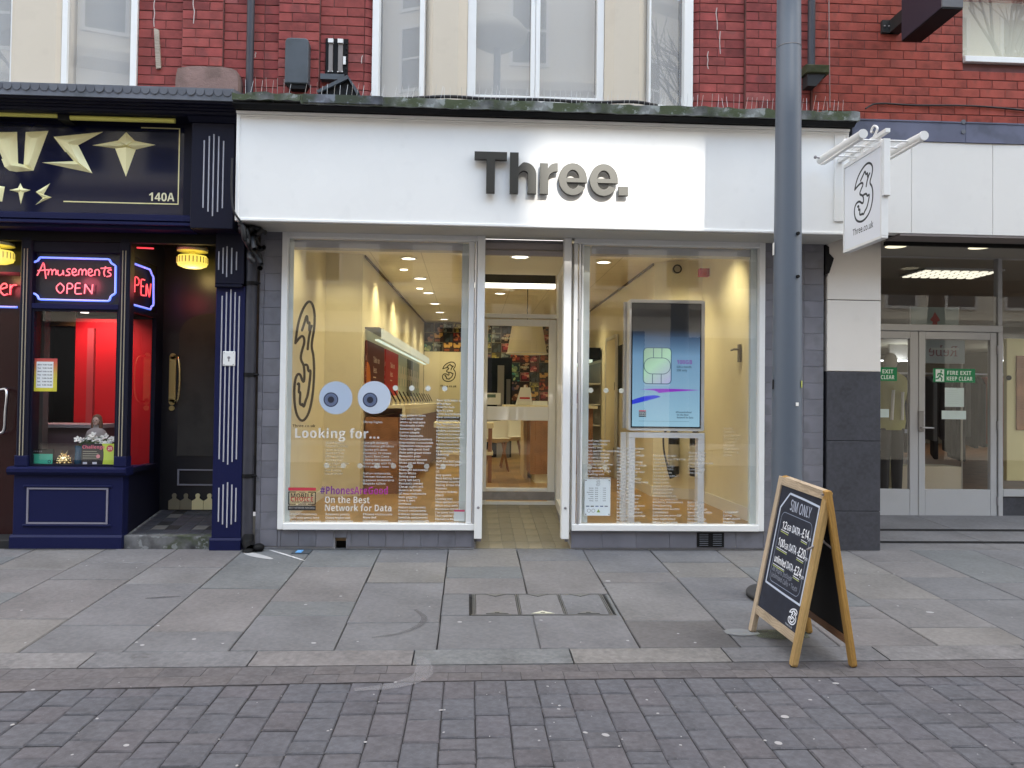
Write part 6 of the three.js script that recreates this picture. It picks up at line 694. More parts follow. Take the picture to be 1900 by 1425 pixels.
  for (let i = 0; i < 15; i++) for (let j = 0; j < 9; j++) { const x = gx + (i + 0.5) * cell, y = CY - 0.02 - (j + 0.5) * cell; if (i > 0 && i < 4 && j > 2) continue; if (i === 0 && (j === 5)) continue; piece(pw, 'picture', pg, pm[Math.floor(R() * 16)], x, y, ZB + 0.027); }
  { const a = gx + cell + 0.01, c = gx + 4 * cell - 0.01, y1 = CY - 0.02 - 3 * cell, o = thing('emblem_panel', 'cream panel with a black figure three emblem on the picture wall', 'sign', [(a + c) / 2, 1.0, ZB + 0.03]); part(o, 'panel', [box(a - cell, 0.95, ZB + 0.021, c, y1, ZB + 0.034)], M.cream); part(o, 'print', [sheet(a, 1.3, c, y1, ZB + 0.036)], printMat(256, 426, (x) => { emblem(x, 78, 90, 120, 166, 8, '#1d1812'); x.fillStyle = '#1d1812'; font(x, 26, true); x.fillText('Three.co.uk', 62, 308); }, { transparent: true }), true); }
  const sc = thing('dark_display_wall', 'dark alcove with a grey column and screens behind the counter', 'display', [0.75, 0.16, -9.6]); { const b2 = [0.088, 1.222, 0.863, 2.196], b3 = [0.562, 1.224, 0.694, 2.039]; part(sc, 'alcove', [box(b2[0], 0.16, -9.9, b2[2], b2[3], -9.4)], M.black); part(sc, 'column', [box(b3[0], 0.16, -9.35, b3[2], b3[3], -9.25)], std(0.3, 0.3, 0.32)); part(sc, 'column', [box(b3[2] + 0.05, 0.16, -9.35, b3[2] + 0.13, b3[3] - 0.28, -9.25)], std(0.16, 0.16, 0.17)); for (let k = 0; k < 3; k++) part(sc, 'screen', [box(b2[0] + 0.04, 1.72 - k * 0.3, -9.4, b2[0] + 0.22, 1.94 - k * 0.3, -9.38)], std(0.18, 0.07, 0.06)); }
  // left wall: lit canopy, posters, display counter
  const wx = (z) => -1.3 + 0.27 * ((-2.55 - z) / 8.25);
  const cn = thing('lit_canopy', 'pale green lit glass canopy along the left wall displays', 'display canopy', [-1.1, 2.1, -6]); part(cn, 'glass_band', [wall(wx(-2.75) + 0.2, -2.75, wx(-9.6) + 0.2, -9.6, 2.06, 2.18, -0.02)], glow(0.62, 0.72, 0.6, 0.22)); part(cn, 'canopy_top', [wall(wx(-2.75) + 0.18, -2.75, wx(-9.6) + 0.18, -9.6, 2.181, 2.2, 0.18)], M.steelDull); part(cn, 'light_strip', [wall(wx(-2.8) + 0.17, -2.8, wx(-9.5) + 0.17, -9.5, 2.04, 2.055, 0.05)], glow(0.75, 0.95, 0.8, 0.35));
  const ps = [[-2.75, -4.3, '#571a1c', 'dark red poster with a pale headline and an orange, first under the canopy'], [-4.45, -5.9, '#b3252f', 'bright red poster under the canopy'], [-6.0, -7.2, '#b9c2bb', 'pale grey poster under the canopy'], [-7.3, -8.2, '#59625e', 'grey green poster under the canopy'], [-8.3, -9.5, '#a9b3a0', 'pale green poster under the canopy, nearest the back wall']];
  ps.forEach(([z0, z1, c, lab], i) => { const o = thing('wall_poster', lab, 'poster', [wx(z0), 1.35, (z0 + z1) / 2]); const L2 = Math.hypot(z1 - z0, wx(z1) - wx(z0)), m = printMat(256, 160, (x) => { x.fillStyle = c; x.fillRect(0, 0, 256, 160); x.fillStyle = '#e6ded2'; font(x, 26, true); if (i < 2) { x.fillText('Take on', 90, 60, 90); x.fillText('less.', 90, 92, 60); x.fillRect(90, 104, 40, 4); } else for (let k = 0; k < 6; k++) x.fillRect(20 + k * 38, 40 + (k % 2) * 30, 22, 50); if (!i) { x.fillStyle = '#d8762a'; x.beginPath(); x.arc(10, 110, 46, 0, 7); x.fill(); } }); const g = new THREE.BoxGeometry(L2, 0.66, 0.02); g.rotateY(Math.PI / 2 - 0.0327).translate((wx(z0) + wx(z1)) / 2 + 0.02, 1.71, (z0 + z1) / 2); part(o, 'board', [g], m, true); });
  const dc = thing('display_counter', 'long white topped display counter with phones along the left wall', 'counter', [-0.9, 0.16, -6]); part(dc, 'counter_top', [wall(wx(-2.75) + 0.5, -2.75, wx(-9.6) + 0.5, -9.6, 1.21, 1.25, 0.48)], M.cream); part(dc, 'fascia_band', [wall(wx(-2.75) + 0.51, -2.74, wx(-9.6) + 0.51, -9.6, 1.1, 1.209, 0.04)], M.cream); part(dc, 'cabinet', [wall(wx(-2.75) + 0.42, -2.78, wx(-9.6) + 0.42, -9.6, 0.16, 1.1, 0.4)], M.woodBrown);
  for (let k = 0; k < 13; k++) { const z = -3.0 - k * 0.48, o = thing('display_phone', ['first', 'second', 'third', 'fourth', 'fifth', 'sixth', 'seventh', 'eighth', 'ninth', 'tenth', 'eleventh', 'twelfth', 'last'][k] + ' black phone from the window, propped on a stand on the long display counter', 'phone', [wx(z) + 0.32, 1.25, z], 'phones on the left display counter'); part(o, 'handset', [new THREE.BoxGeometry(0.012, 0.16, 0.085).rotateZ(0.5).translate(wx(z) + 0.32, 1.36, z)], M.black); part(o, 'stand', [rod([wx(z) + 0.3, 1.25, z], [wx(z) + 0.31, 1.33, z], 0.012)], M.steel); }
  // right wall: flush door, rack of accessories, tall dark display, extinguishers, alarms
  { const o = thing('flush_door', 'cream flush door in the right wall of the phone shop', 'door', [2.25, 0.16, -5.6]); part(o, 'leaf', [box(2.22, 0.16, -5.9, 2.255, 2.3, -5.1)], std(0.78, 0.72, 0.55)); part(o, 'door_frame', [box(2.215, 0.16, -5.98, 2.25, 2.36, -5.905), box(2.215, 0.16, -5.095, 2.25, 2.36, -5.02), box(2.215, 2.305, -5.9, 2.25, 2.36, -5.1)], M.frame); part(o, 'hinge', [box(2.21, 1.5, -5.11, 2.22, 1.62, -5.09), box(2.21, 0.5, -5.11, 2.22, 0.62, -5.09)], M.dark); }
  { const o = thing('tall_display_panel', 'tall narrow black display panel on the right wall, left of the screen kiosk', 'display', [2.22, 1.45, -4.6]); part(o, 'panel', [box(2.2, 1.509, -4.75, 2.25, 2.155, -4.4)], M.black); part(o, 'edge', [box(2.195, 1.509, -4.4, 2.255, 2.155, -4.38)], M.steelDull); }
  { const o = thing('accessory_rack', 'wall rack of packaged phone accessories with a black header', 'rack', [2.1, 0.9, -8]); part(o, 'header', [box(2.02, 2.05, -9.4, 2.24, 2.25, -6.6)], M.black); part(o, 'light_strip', [box(2.03, 2.0, -9.4, 2.1, 2.045, -6.6)], glow(0.7, 0.9, 0.75, 0.35)); for (let r = 0; r < 4; r++) { part(o, 'shelf', [box(1.95, 1.62 - r * 0.36, -9.4, 2.24, 1.64 - r * 0.36, -6.6)], M.plastic); for (let k = 0; k < 9; k++) { const q = R(); part(o, 'packet', [box(1.99, 1.645 - r * 0.36, -9.3 + k * 0.3, 2.06, 1.83 - r * 0.36, -9.16 + k * 0.3)], q < 0.4 ? M.black : q < 0.7 ? M.plastic : std(0.25, 0.05, 0.04)); } } part(o, 'back_panel', [box(2.245, 0.3, -9.4, 2.252, 2.0, -6.6)], std(0.3, 0.3, 0.28)); }
  for (const [px, py, z, lab, hose] of [[1250, 0, -2.5, 'black fire extinguisher with a curved hose on the wall under the screen kiosk', 1], [1285, 0, -2.38, 'second black fire extinguisher, right of the one with the hose', 0]]) { const x = px === 1250 ? 2.465 : 2.66, zz = px === 1250 ? -2.44 : -2.2, y = 0.46, o = thing('fire_extinguisher', lab, 'fire extinguisher', [x, y, zz]); part(o, 'cylinder', [lathe([[0, 0], [0.062, 0], [0.068, 0.015], [0.068, 0.44], [0.055, 0.5], [0.025, 0.53], [0, 0.53]], x, y, zz, 22)], std(0.02, 0.02, 0.02, { roughness: 0.3 })); part(o, 'label_band', [lathe([[0.0688, 0.1], [0.0692, 0.1], [0.0692, 0.36], [0.0688, 0.36]], x, y, zz, 22)], std(0.45, 0.43, 0.37)); part(o, 'valve', [box(x - 0.02, y + 0.53, zz - 0.02, x + 0.02, y + 0.6, zz + 0.02), box(x - 0.1, y + 0.58, zz - 0.012, x + 0.06, y + 0.6, zz + 0.012)], M.black); if (hose) { part(o, 'hose', [tube([[x - 0.03, y + 0.56, zz], [x - 0.12, y + 0.5, zz + 0.02], [x - 0.13, y + 0.3, zz + 0.03], [x - 0.08, y + 0.06, zz + 0.05]], 0.012, 8, 24)], M.black); part(o, 'horn', [rod([x - 0.085, y + 0.09, zz + 0.05], [x - 0.03, y - 0.03, zz + 0.09], 0.016, 0.045, 14)], M.black); } }
  { const o = thing('wall_sounder', 'red fire alarm sounder high on the right wall', 'alarm', [2.75, 2.83, -2.05]), c = 2.775, y = 2.837; part(o, 'body', [new THREE.BoxGeometry(0.11, 0.09, 0.09, 1, 1, 1).translate(2.7, y, -2.05), ball(2.69, y, -2.0, 0.045, 0.042, 0.03)], M.red); }
  { const x = 2.493, y = 2.942, o = thing('wall_sensor', 'round grey wall sensor beside the red sounder', 'sensor', [x, y, -2.5]); part(o, 'disc', [rod([x, y, -2.52], [x, y, -2.45], 0.05, 0.045, 20)], std(0.45, 0.42, 0.33)); part(o, 'ring', [new THREE.TorusGeometry(0.047, 0.008, 8, 24).translate(x, y, -2.45)], M.dark); }
  { const z = -0.95, y = 1.836, o = thing('lock_plate', 'steel lever lock plate on the right wall behind the window', 'door lock', [2.76, y, z]); part(o, 'plate', [box(2.745, y - 0.09, z - 0.03, 2.765, y + 0.09, z + 0.03)], M.steelDull); part(o, 'lever', [rod([2.745, y + 0.04, z], [2.7, y + 0.04, z], 0.012), rod([2.7, y + 0.04, z], [2.7, y + 0.035, z - 0.09], 0.01)], M.steelDull); }
  // screen kiosk
  const z = -0.53, o = thing('screen_kiosk', 'white portrait screen kiosk on an open leg frame behind the right window', 'digital screen', [1.901, FY, z]);
  { const f = [1.531, 1.045, 2.275, 2.318], s = [1.554, 1.076, 2.237, 2.284], l = [1.536, 0.173, 2.277, 1.029], rr = (x0, y0, x1, y1, r) => { const q = new THREE.Shape(); q.moveTo(x0 + r, y0); q.lineTo(x1 - r, y0); q.quadraticCurveTo(x1, y0, x1, y0 + r); q.lineTo(x1, y1 - r); q.quadraticCurveTo(x1, y1, x1 - r, y1); q.lineTo(x0 + r, y1); q.quadraticCurveTo(x0, y1, x0, y1 - r); q.lineTo(x0, y0 + r); q.quadraticCurveTo(x0, y0, x0 + r, y0); return q; };
    part(o, 'casing', [new THREE.ExtrudeGeometry(rr(f[0], f[1], f[2], f[3], 0.025), { depth: 0.1, bevelEnabled: true, bevelSize: 0.006, bevelThickness: 0.006, bevelOffset: -0.006, bevelSegments: 2 }).translate(0, 0, z - 0.113)], M.plastic); part(o, 'bezel', [box(s[0], s[1], z - 0.01, s[2], s[3], z + 0.002)], M.black);
    part(o, 'screen', [sheet(s[0] + 0.01, s[1] + 0.012, s[2] - 0.012, s[3] - 0.012, z + 0.004)], screenMat(512, 928, (x, w, h) => {
      const g = x.createLinearGradient(0, 0, 0, h); g.addColorStop(0, '#05070c'); g.addColorStop(0.2, '#0a1018'); g.addColorStop(0.27, '#35506e'); g.addColorStop(0.42, '#7098ba'); g.addColorStop(1, '#98c4da'); x.fillStyle = g; x.fillRect(0, 0, w, h); font(x, 22, true); x.fillStyle = '#243040'; x.fillText('Britain\'s best network for data', 215, 245, 200);
      x.strokeStyle = '#274a66'; x.lineWidth = 5; const rq = (a, b2, c, d, r) => { x.beginPath(); x.roundRect(a, b2, c, d, r); }; const gg = x.createLinearGradient(80, 330, 300, 610); gg.addColorStop(0, '#8fae98'); gg.addColorStop(0.45, '#a8d6b8'); gg.addColorStop(1, '#a9a6dc'); x.fillStyle = gg; rq(82, 332, 212, 272, 32); x.fill(); x.stroke(); rq(88, 408, 200, 122, 60); x.stroke(); for (const [a, b2, c, d] of [[158, 332, 158, 408], [222, 332, 222, 408], [152, 530, 152, 604], [218, 530, 218, 604]]) { x.beginPath(); x.moveTo(a, b2); x.lineTo(c, d); x.stroke(); } x.fillRect(90, 612, 200, 4);
      font(x, 42, true); x.fillStyle = '#7a3f9c'; x.fillText('100GB', 334, 452, 120); x.fillStyle = '#2a4a5c'; font(x, 24, true); x.fillText('£20 a month', 334, 482, 114); x.fillText('SIM only', 334, 508, 80);
      x.fillStyle = '#8a2ac0'; x.beginPath(); x.moveTo(60, 648); x.quadraticCurveTo(250, 634, 512, 648); x.quadraticCurveTo(300, 662, 200, 674); x.quadraticCurveTo(190, 650, 60, 648); x.fill(); x.fillStyle = '#2b3fd6'; x.beginPath(); x.moveTo(0, 730); x.quadraticCurveTo(90, 692, 170, 692); x.quadraticCurveTo(230, 698, 205, 706); x.quadraticCurveTo(100, 738, 0, 762); x.fill();
      x.fillStyle = '#c24a5a'; x.fillRect(52, 806, 54, 8); x.fillStyle = '#22303e'; x.fillRect(52, 816, 54, 40); x.fillStyle = '#cfe0e6'; font(x, 14, true); x.fillText('MOBILE', 54, 832, 50); x.fillText('CHOICE', 54, 848, 50); x.fillStyle = '#2a4658'; font(x, 17, true); x.fillText('#PhonesAreGood', 330, 824, 120); x.fillText('On the Best', 338, 844, 90); x.fillText('Network for Data', 338, 864, 126); x.fillStyle = '#6f95a4'; x.fillRect(50, 886, 380, 3);
    }, 0.4), true);
    part(o, 'leg_frame', [box(l[0], l[3] - 0.05, z - 0.1, l[2], l[3], z - 0.001)], M.plastic); for (const [a, c] of [[l[0], l[0] + 0.062], [l[2] - 0.065, l[2]]]) part(o, 'leg', [cbox(a, FY, z - 0.1, c, l[3] - 0.051, z, 0.004)], M.plastic); part(o, 'side_frame', [box(l[0] - 0.055, FY, z - 0.16, l[0] - 0.003, l[3] - 0.004, z - 0.105)], M.plastic); part(o, 'back_casing', [cbox(f[0] - 0.028, f[1] + 0.02, z - 0.17, f[2] + 0.012, f[3] - 0.012, z - 0.115, 0.01)], M.alu); }
  // through the door: counter, table, chairs, lampshade
  { const b3 = [0.772, 0.211, 1.116, 1.031], q = thing('wooden_counter', 'tall brown wooden counter with white plinth inside the shop door', 'counter', [1.2, FY, -4.5]); part(q, 'body', [box(0.863, FY + 0.13, -5.6, 1.75, 1.22, -4.2)], M.woodBrown); part(q, 'top', [cbox(0.5, 1.222, -5.2, 1.8, 1.26, -4.1)], M.cream); part(q, 'plinth', [box(0.933, FY, -5.5, 1.72, FY + 0.129, -4.25)], M.cream); part(q, 'end_panel', [box(0.819, FY, -5.7, 0.876, 1.22, -4.9)], std(0.62, 0.5, 0.33)); }
  { const q = thing('white_table', 'white topped table with wooden leg seen low through the door glass', 'table', [0.2, FY, -4.2]); part(q, 'top', [cbox(-0.5, 0.925, -4.8, 0.342, 1.001, -4.2)], M.cream); part(q, 'shelf', [cbox(-0.4, 0.546, -4.7, 0.339, 0.596, -4.2)], M.cream); part(q, 'leg', [box(0.269, FY, -4.3, 0.322, 0.925, -4.22)], M.woodBrown); }
  for (const [x, zz, lab] of [[0.45, -6.2, 'white shell chair on wooden legs, left of two beyond the table'], [0.75, -6.9, 'white shell chair on wooden legs, right of two beyond the table']]) { const q = thing('shell_chair', lab, 'chair', [x, FY, zz], 'shell chairs in the phone shop'); part(q, 'seat', [lathe([[0.02, 0], [0.2, 0.02], [0.24, 0.08], [0.23, 0.08], [0.18, 0.035], [0, 0.02]], x, 0.62, zz, 18)], M.plastic); part(q, 'backrest', [box(x - 0.2, 0.68, zz - 0.25, x + 0.2, 0.98, zz - 0.22)], M.plastic); for (const [a, c] of [[-1, -1], [1, -1], [-1, 1], [1, 1]]) part(q, 'leg', [rod([x + a * 0.2, FY, zz + c * 0.2], [x + a * 0.1, 0.63, zz + c * 0.1], 0.013, 0.018)], M.woodBrown); }
  { const x = 0.856, y0 = 2.037, y1 = 2.462, q = thing('pendant_shade', 'large cream conical pendant lampshade hanging inside the door', 'pendant lamp', [x, y0, -5]); part(q, 'shade', [lathe([[0.315, 0], [0.3, 0.02], [0.23, y1 - y0], [0.225, y1 - y0], [0.295, 0.02], [0.31, 0]], x, y0, -5, 32)], M.cream); part(q, 'cord', [rod([x, y1 - 0.1, -5], [x, CY, -5], 0.006)], M.black); part(q, 'rim', [new THREE.TorusGeometry(0.313, 0.009, 8, 36).rotateX(Math.PI / 2).translate(x, y0, -5)], M.plastic); }
  { const zz = -4.3, y = 1.262, x = 0.786, q = thing('card_terminal', 'white tapered counter stand with a red stripe seen over the door rail', 'counter stand', [x, y, zz]); part(q, 'body', [prism([[x - 0.13, y], [x + 0.11, y], [x + 0.075, y + 0.25], [x - 0.06, y + 0.25]], zz - 0.1, zz, 0.01)], M.plastic); part(q, 'red_stripe', [box(x - 0.075, y + 0.085, zz + 0.001, x + 0.07, y + 0.11, zz + 0.003)], M.red); part(q, 'fin', [box(x - 0.012, y + 0.25, zz - 0.07, x + 0.012, y + 0.285, zz - 0.03)], M.plastic); const q2 = thing('leaflet_card', 'white leaflet card with a green picture beside the counter stand', 'leaflet', [0.29, y, -4.15]); const cb2 = [0.185, 1.245, 0.434, 1.427]; part(q2, 'card', [box(cb2[0], y, -4.16, cb2[2], cb2[3], -4.15)], M.paper); part(q2, 'picture', [box(cb2[0] + 0.01, y + 0.1, -4.149, cb2[2] - 0.07, cb2[3] - 0.02, -4.147)], std(0.12, 0.2, 0.16)); const q3 = thing('leaflet_card', 'cream leaflet card to the right of the counter stand', 'leaflet', [1.012, y, -4.15]); const cb3 = [0.883, 1.238, 1.096, 1.321]; part(q3, 'card', [box(cb3[0], y, -4.16, cb3[2], cb3[3], -4.15)], M.paper); }
}

// ================= STREET OBJECTS =================
{
  // lamp post
  const x = 2.286, z = 1.475, y0 = paveY(z), lp = thing('lamp_post', 'tall grey-blue steel lamp post standing on the pavement before the right shop corner', 'lamp post', [x, y0, z]);
  part(lp, 'column', [new THREE.CylinderGeometry(0.083, 0.1125, 4.6, 32, 1).translate(x, y0 + 2.3, z)], M.post); part(lp, 'upper_column', [new THREE.CylinderGeometry(0.06, 0.083, 2.6, 28, 1).translate(x, y0 + 5.9, z)], M.post);
  part(lp, 'base_ring', [lathe([[0, 0], [0.275, 0], [0.278, 0.025], [0.265, 0.045], [0.22, 0.06], [0.12, 0.08], [0, 0.08]], x, y0 + 0.008, z, 28)], std(0.06, 0.06, 0.065, { map: T.grime, roughness: 0.8 }));
  part(lp, 'joint_ring', [new THREE.TorusGeometry(0.0885, 0.002, 6, 32).rotateX(Math.PI / 2).translate(x, 3.915, z)], M.steelDull);
  for (const y of [2.538, 2.23]) part(lp, 'bolt', [rod([x + 0.035, y, z + 0.09], [x + 0.037, y, z + 0.106], 0.013, 0.012, 10)], M.black);
  part(lp, 'sticker', [new THREE.CylinderGeometry(0.1035, 0.1042, 0.09, 12, 1, true, -2.0, 0.55).translate(x, 2.443, z)], M.plastic);
  part(lp, 'rust_scar', [new THREE.CylinderGeometry(0.108, 0.1082, 0.05, 8, 1, true, 0.7, 0.25).translate(x, 1.464, z)], std(0.35, 0.38, 0.08)); part(lp, 'paint_scar', [new THREE.CylinderGeometry(0.1092, 0.1096, 0.025, 8, 1, true, 0.2, 0.24).translate(x, 1.32, z)], M.plastic); part(lp, 'paint_scar', [new THREE.CylinderGeometry(0.1075, 0.1084, 0.07, 6, 1, true, -1.55, 0.18).translate(x, 1.461, z)], M.black);
  part(lp, 'lantern', [lathe([[0, 0], [0.2, 0.02], [0.36, 0.1], [0.38, 0.2], [0.2, 0.36], [0, 0.4]], x, y0 + 7.2, z, 24)], M.alu);

  // folding chalkboard
  const cbd = thing('chalkboard_sign', 'wooden framed folding chalkboard advertising SIM only deals on the pavement', 'sandwich board', [1.97, -0.12, 2.48]);
  const leaf = (F0, F1, T0, T1, front) => {                                   // feet and top corners, seen from outside: left, right
    const f0 = V3(...F0), f1 = V3(...F1), t0 = V3(...T0), U = f1.clone().sub(f0), W = U.length(), Vv = t0.clone().sub(f0), H = Vv.length(); U.normalize(); Vv.addScaledVector(U, -Vv.dot(U)).normalize(); const N = U.clone().cross(Vv).normalize(), m = new THREE.Matrix4().makeBasis(U, Vv, N).setPosition(f0);
    const w = 0.048, t = 0.032, P = (name, g, mat, keep) => { const gg = join(g); if (!keep) boxUV(gg); gg.applyMatrix4(m); part(cbd, name, [gg], mat, true); };
    const st = (x0) => { const g = new THREE.ExtrudeGeometry(shapeOf([[x0, 0.012], [x0 + 0.006, 0.0], [x0 + w - 0.006, 0.0], [x0 + w, 0.012], [x0 + w, H - 0.003], [x0, H - 0.003]]), { depth: t - 0.006, bevelEnabled: true, bevelSize: 0.003, bevelThickness: 0.003, bevelOffset: -0.003, bevelSegments: 2 }).translate(0, 0, -t + 0.003); return g.rotateZ(0); };
    const along = (g) => { const u = g.attributes.uv; boxUV(g); const v = g.attributes.uv; for (let i = 0; i < v.count; i++) v.setXY(i, v.getY(i) * 0.3, v.getX(i)); return g; };
    P('stile', [along(st(0))], front ? M.pineB : M.pineC, true); P('stile', [along(st(W - w))], front ? M.pineA : M.pineC, true);
    P('rail', [box(w + 0.001, H - 0.052, -t + 0.003, W - w - 0.001, H - 0.004, 0)], M.pineB); P('rail', [box(w + 0.001, 0.12, -t + 0.003, W - w - 0.001, 0.17, -0.002)], front ? M.pineB : M.woodBrown);
    P('board', [box(w, 0.1702, -t + 0.006, W - w, H - 0.0522, -0.012)], front ? M.black : std(0.006, 0.005, 0.005, { roughness: 0.7 })); for (const a of [w / 2, W - w / 2]) P('foot_pad', [new THREE.CylinderGeometry(0.014, 0.014, 0.012, 10).translate(a, -0.004, -t / 2)], M.rubber);
    if (!front) return;
    const bw = W - 2 * w, bh = H - 0.0522 - 0.1702, pr = printMat(640, Math.round(640 * bh / bw), (x, cw, ch) => {
      x.fillStyle = '#1a2030'; x.fillRect(0, 0, cw, ch); const q = rng(5); for (let k = 0; k < 240; k++) { x.globalAlpha = 0.012; x.fillStyle = '#c8d0e0'; x.beginPath(); x.ellipse(q() * cw, q() * ch, 20 + q() * 70, 8 + q() * 30, q() * 3, 0, 7); x.fill(); } x.globalAlpha = 1;
      const wob = () => (q() - 0.5) * 4, path = (p, lw, c) => { x.strokeStyle = c; x.lineWidth = lw; x.lineJoin = 'round'; x.beginPath(); p.forEach(([a, b], i) => (i ? x.lineTo(a * cw + wob(), b * ch + wob()) : x.moveTo(a * cw, b * ch))); x.stroke(); };
      path([[0.24, 0.045], [0.6, 0.05], [0.95, 0.065], [0.955, 0.45], [0.955, 0.795], [0.5, 0.792], [0.075, 0.785], [0.07, 0.5], [0.07, 0.175], [0.24, 0.045]], 15, '#b9c4d8');
      x.strokeStyle = '#8f9ab0'; x.lineWidth = 4; x.beginPath(); x.roundRect(0.14 * cw, 0.2 * ch, 0.75 * cw, 0.555 * ch, 50); x.stroke();
      const hand = (t, a, b, h, wd, c, al = 1) => { x.globalAlpha = al; x.strokeStyle = x.fillStyle = c; x.save(); x.translate(a * cw, b * ch); font(x, h, false); const tw = x.measureText(t).width; x.scale(wd * cw / tw, 1); let px = 0; for (const chh of t) { const cw2 = x.measureText(chh).width; x.save(); x.translate(px, (q() - 0.5) * 6); x.rotate((q() - 0.5) * 0.12); x.lineWidth = h > 60 ? 3 : 1.5; x.fillText(chh, 0, 0); x.strokeText(chh, 0, 0); x.restore(); px += cw2; } x.restore(); x.globalAlpha = 1; };
      hand('SIM ONLY', 0.3, 0.168, 104, 0.5, '#aeb6c8', 0.9); hand('12', 0.2, 0.325, 74, 0.12, '#e2e6ee'); hand('GB', 0.325, 0.325, 52, 0.1, '#e2e6ee'); hand('DATA -', 0.45, 0.325, 70, 0.24, '#d2d8e4'); hand('£14', 0.7, 0.325, 84, 0.15, '#e2e6ee'); hand('pm', 0.85, 0.33, 36, 0.06, '#c8ced8');
      hand('100', 0.18, 0.468, 78, 0.17, '#e2e6ee'); hand('GB', 0.355, 0.468, 52, 0.09, '#e2e6ee'); hand('DATA -', 0.46, 0.468, 70, 0.23, '#d2d8e4'); hand('£20', 0.69, 0.47, 84, 0.17, '#e2e6ee'); hand('pm', 0.86, 0.475, 36, 0.06, '#c8ced8');
      hand('unlimited', 0.17, 0.6, 66, 0.3, '#e2e6ee'); hand('DATA -', 0.49, 0.602, 66, 0.2, '#d2d8e4'); hand('£24', 0.69, 0.61, 84, 0.16, '#e2e6ee'); hand('pm', 0.86, 0.615, 36, 0.06, '#c8ced8');
      hand('All Plans Include', 0.17, 0.672, 46, 0.5, '#8d93a2', 0.75); hand('Unlimited Calls + Texts', 0.17, 0.722, 46, 0.66, '#8d93a2', 0.75);
      for (const [a, b, c] of [[0.19, 0.34, 0.2], [0.7, 0.345, 0.14], [0.17, 0.486, 0.27], [0.68, 0.486, 0.16], [0.16, 0.62, 0.3], [0.68, 0.625, 0.15]]) { path([[a, b], [a + c, b + 0.004]], 5, '#e2e6ee'); path([[a, b + 0.013], [a + c, b + 0.017]], 6, '#a8b868'); }
      emblem(x, 0.76 * cw, 0.845 * ch, 0.17 * cw, 0.115 * ch, 9, '#dde3ee'); x.fillStyle = '#cfd6e2'; font(x, 20, false); x.fillText('Three.co.uk', 0.72 * cw, 0.988 * ch, 0.22 * cw);
    }, { roughness: 0.75 });
    P('chalk_writing', [sheet(w + 0.0005, 0.1704, W - w - 0.0005, H - 0.0524, -0.0105)], pr, true);
  };
  leaf([1.769, 2.165].reduce((a, b, i) => i ? [a[0], paveY(b) + 0.008, b] : [b], []), [1.8, paveY(2.79) + 0.008, 2.79], [1.945, 0.875, 2.16], [1.955, 0.84, 2.8], true);
  leaf([2.168, paveY(2.795) + 0.008, 2.795], [2.156, paveY(2.188) + 0.008, 2.188], [1.992, 0.85, 2.805], [1.985, 0.875, 2.18], false);
  part(cbd, 'stay', [rod([1.885, 0.51, 2.775], [1.97, 0.56, 2.79], 0.006), rod([1.97, 0.56, 2.79], [2.05, 0.5, 2.785], 0.006), ball(1.97, 0.56, 2.79, 0.01)], M.steelDull); part(cbd, 'hinge_pin', [rod([1.96, 0.822, 2.8], [1.96, 0.822, 2.815], 0.006), rod([1.99, 0.822, 2.8], [1.99, 0.822, 2.815], 0.006)], M.steelDull);

  // hanging blade sign
  const hx = 3.165, hz = [0.54, 1.175], hy = [ 2.603,  3.349], hs = thing('hanging_sign', 'white hanging sign with a black figure three emblem projecting over the shop corner', 'hanging sign', [hx, hy[0], 0.85]);
  part(hs, 'panel', [box(hx - 0.02, hy[0] + 0.012, hz[0] + 0.012, hx + 0.02, hy[1] - 0.012, hz[1] - 0.012)], M.plastic); part(hs, 'frame', [cbox(-0.028, 0, 0, 0.028, 0.02, hz[1] - hz[0]).translate(hx, hy[0], hz[0]), cbox(-0.028, 0, 0, 0.028, 0.032, hz[1] - hz[0]).translate(hx, hy[1] - 0.03, hz[0]), box(hx - 0.028, hy[0] + 0.021, hz[0], hx + 0.028, hy[1] - 0.031, hz[0] + 0.014), box(hx - 0.028, hy[0] + 0.021, hz[1] - 0.014, hx + 0.028, hy[1] - 0.031, hz[1])], M.frame); part(hs, 'edge_channel', [cbox(hx - 0.02, hy[1] - 0.42, hz[1], hx + 0.034, hy[1] + 0.02, hz[1] + 0.02)], M.frame);
  part(hs, 'face_print', [new THREE.PlaneGeometry(hz[1] - hz[0] - 0.03, hy[1] - hy[0] - 0.05).rotateY(-Math.PI / 2).translate(hx - 0.0215, (hy[0] + hy[1]) / 2 - 0.003, (hz[0] + hz[1]) / 2)], printMat(512, 600, (x, w, h) => { x.fillStyle = '#e4e7ee'; x.fillRect(0, 0, w, h); emblem(x, 140, 66, 262, 376, 15, '#1c1e24'); x.fillStyle = '#1c1e24'; font(x, 60, false); x.lineWidth = 1.5; x.strokeStyle = '#1c1e24'; x.fillText('Three.co.uk', 124, 520, 284); x.strokeText('Three.co.uk', 124, 520, 284); }), true);
  const by = hy[1] + 0.06; part(hs, 'bracket_arm', [box(hx - 0.018, by, 0.4, hx + 0.018, by + 0.03, 1.22)], M.frame); for (const z2 of [0.62, 0.82, 1.1]) part(hs, 'hanger', [rod([hx, hy[1] - 0.005, z2], [hx, by + 0.002, z2], 0.008)], M.frame);
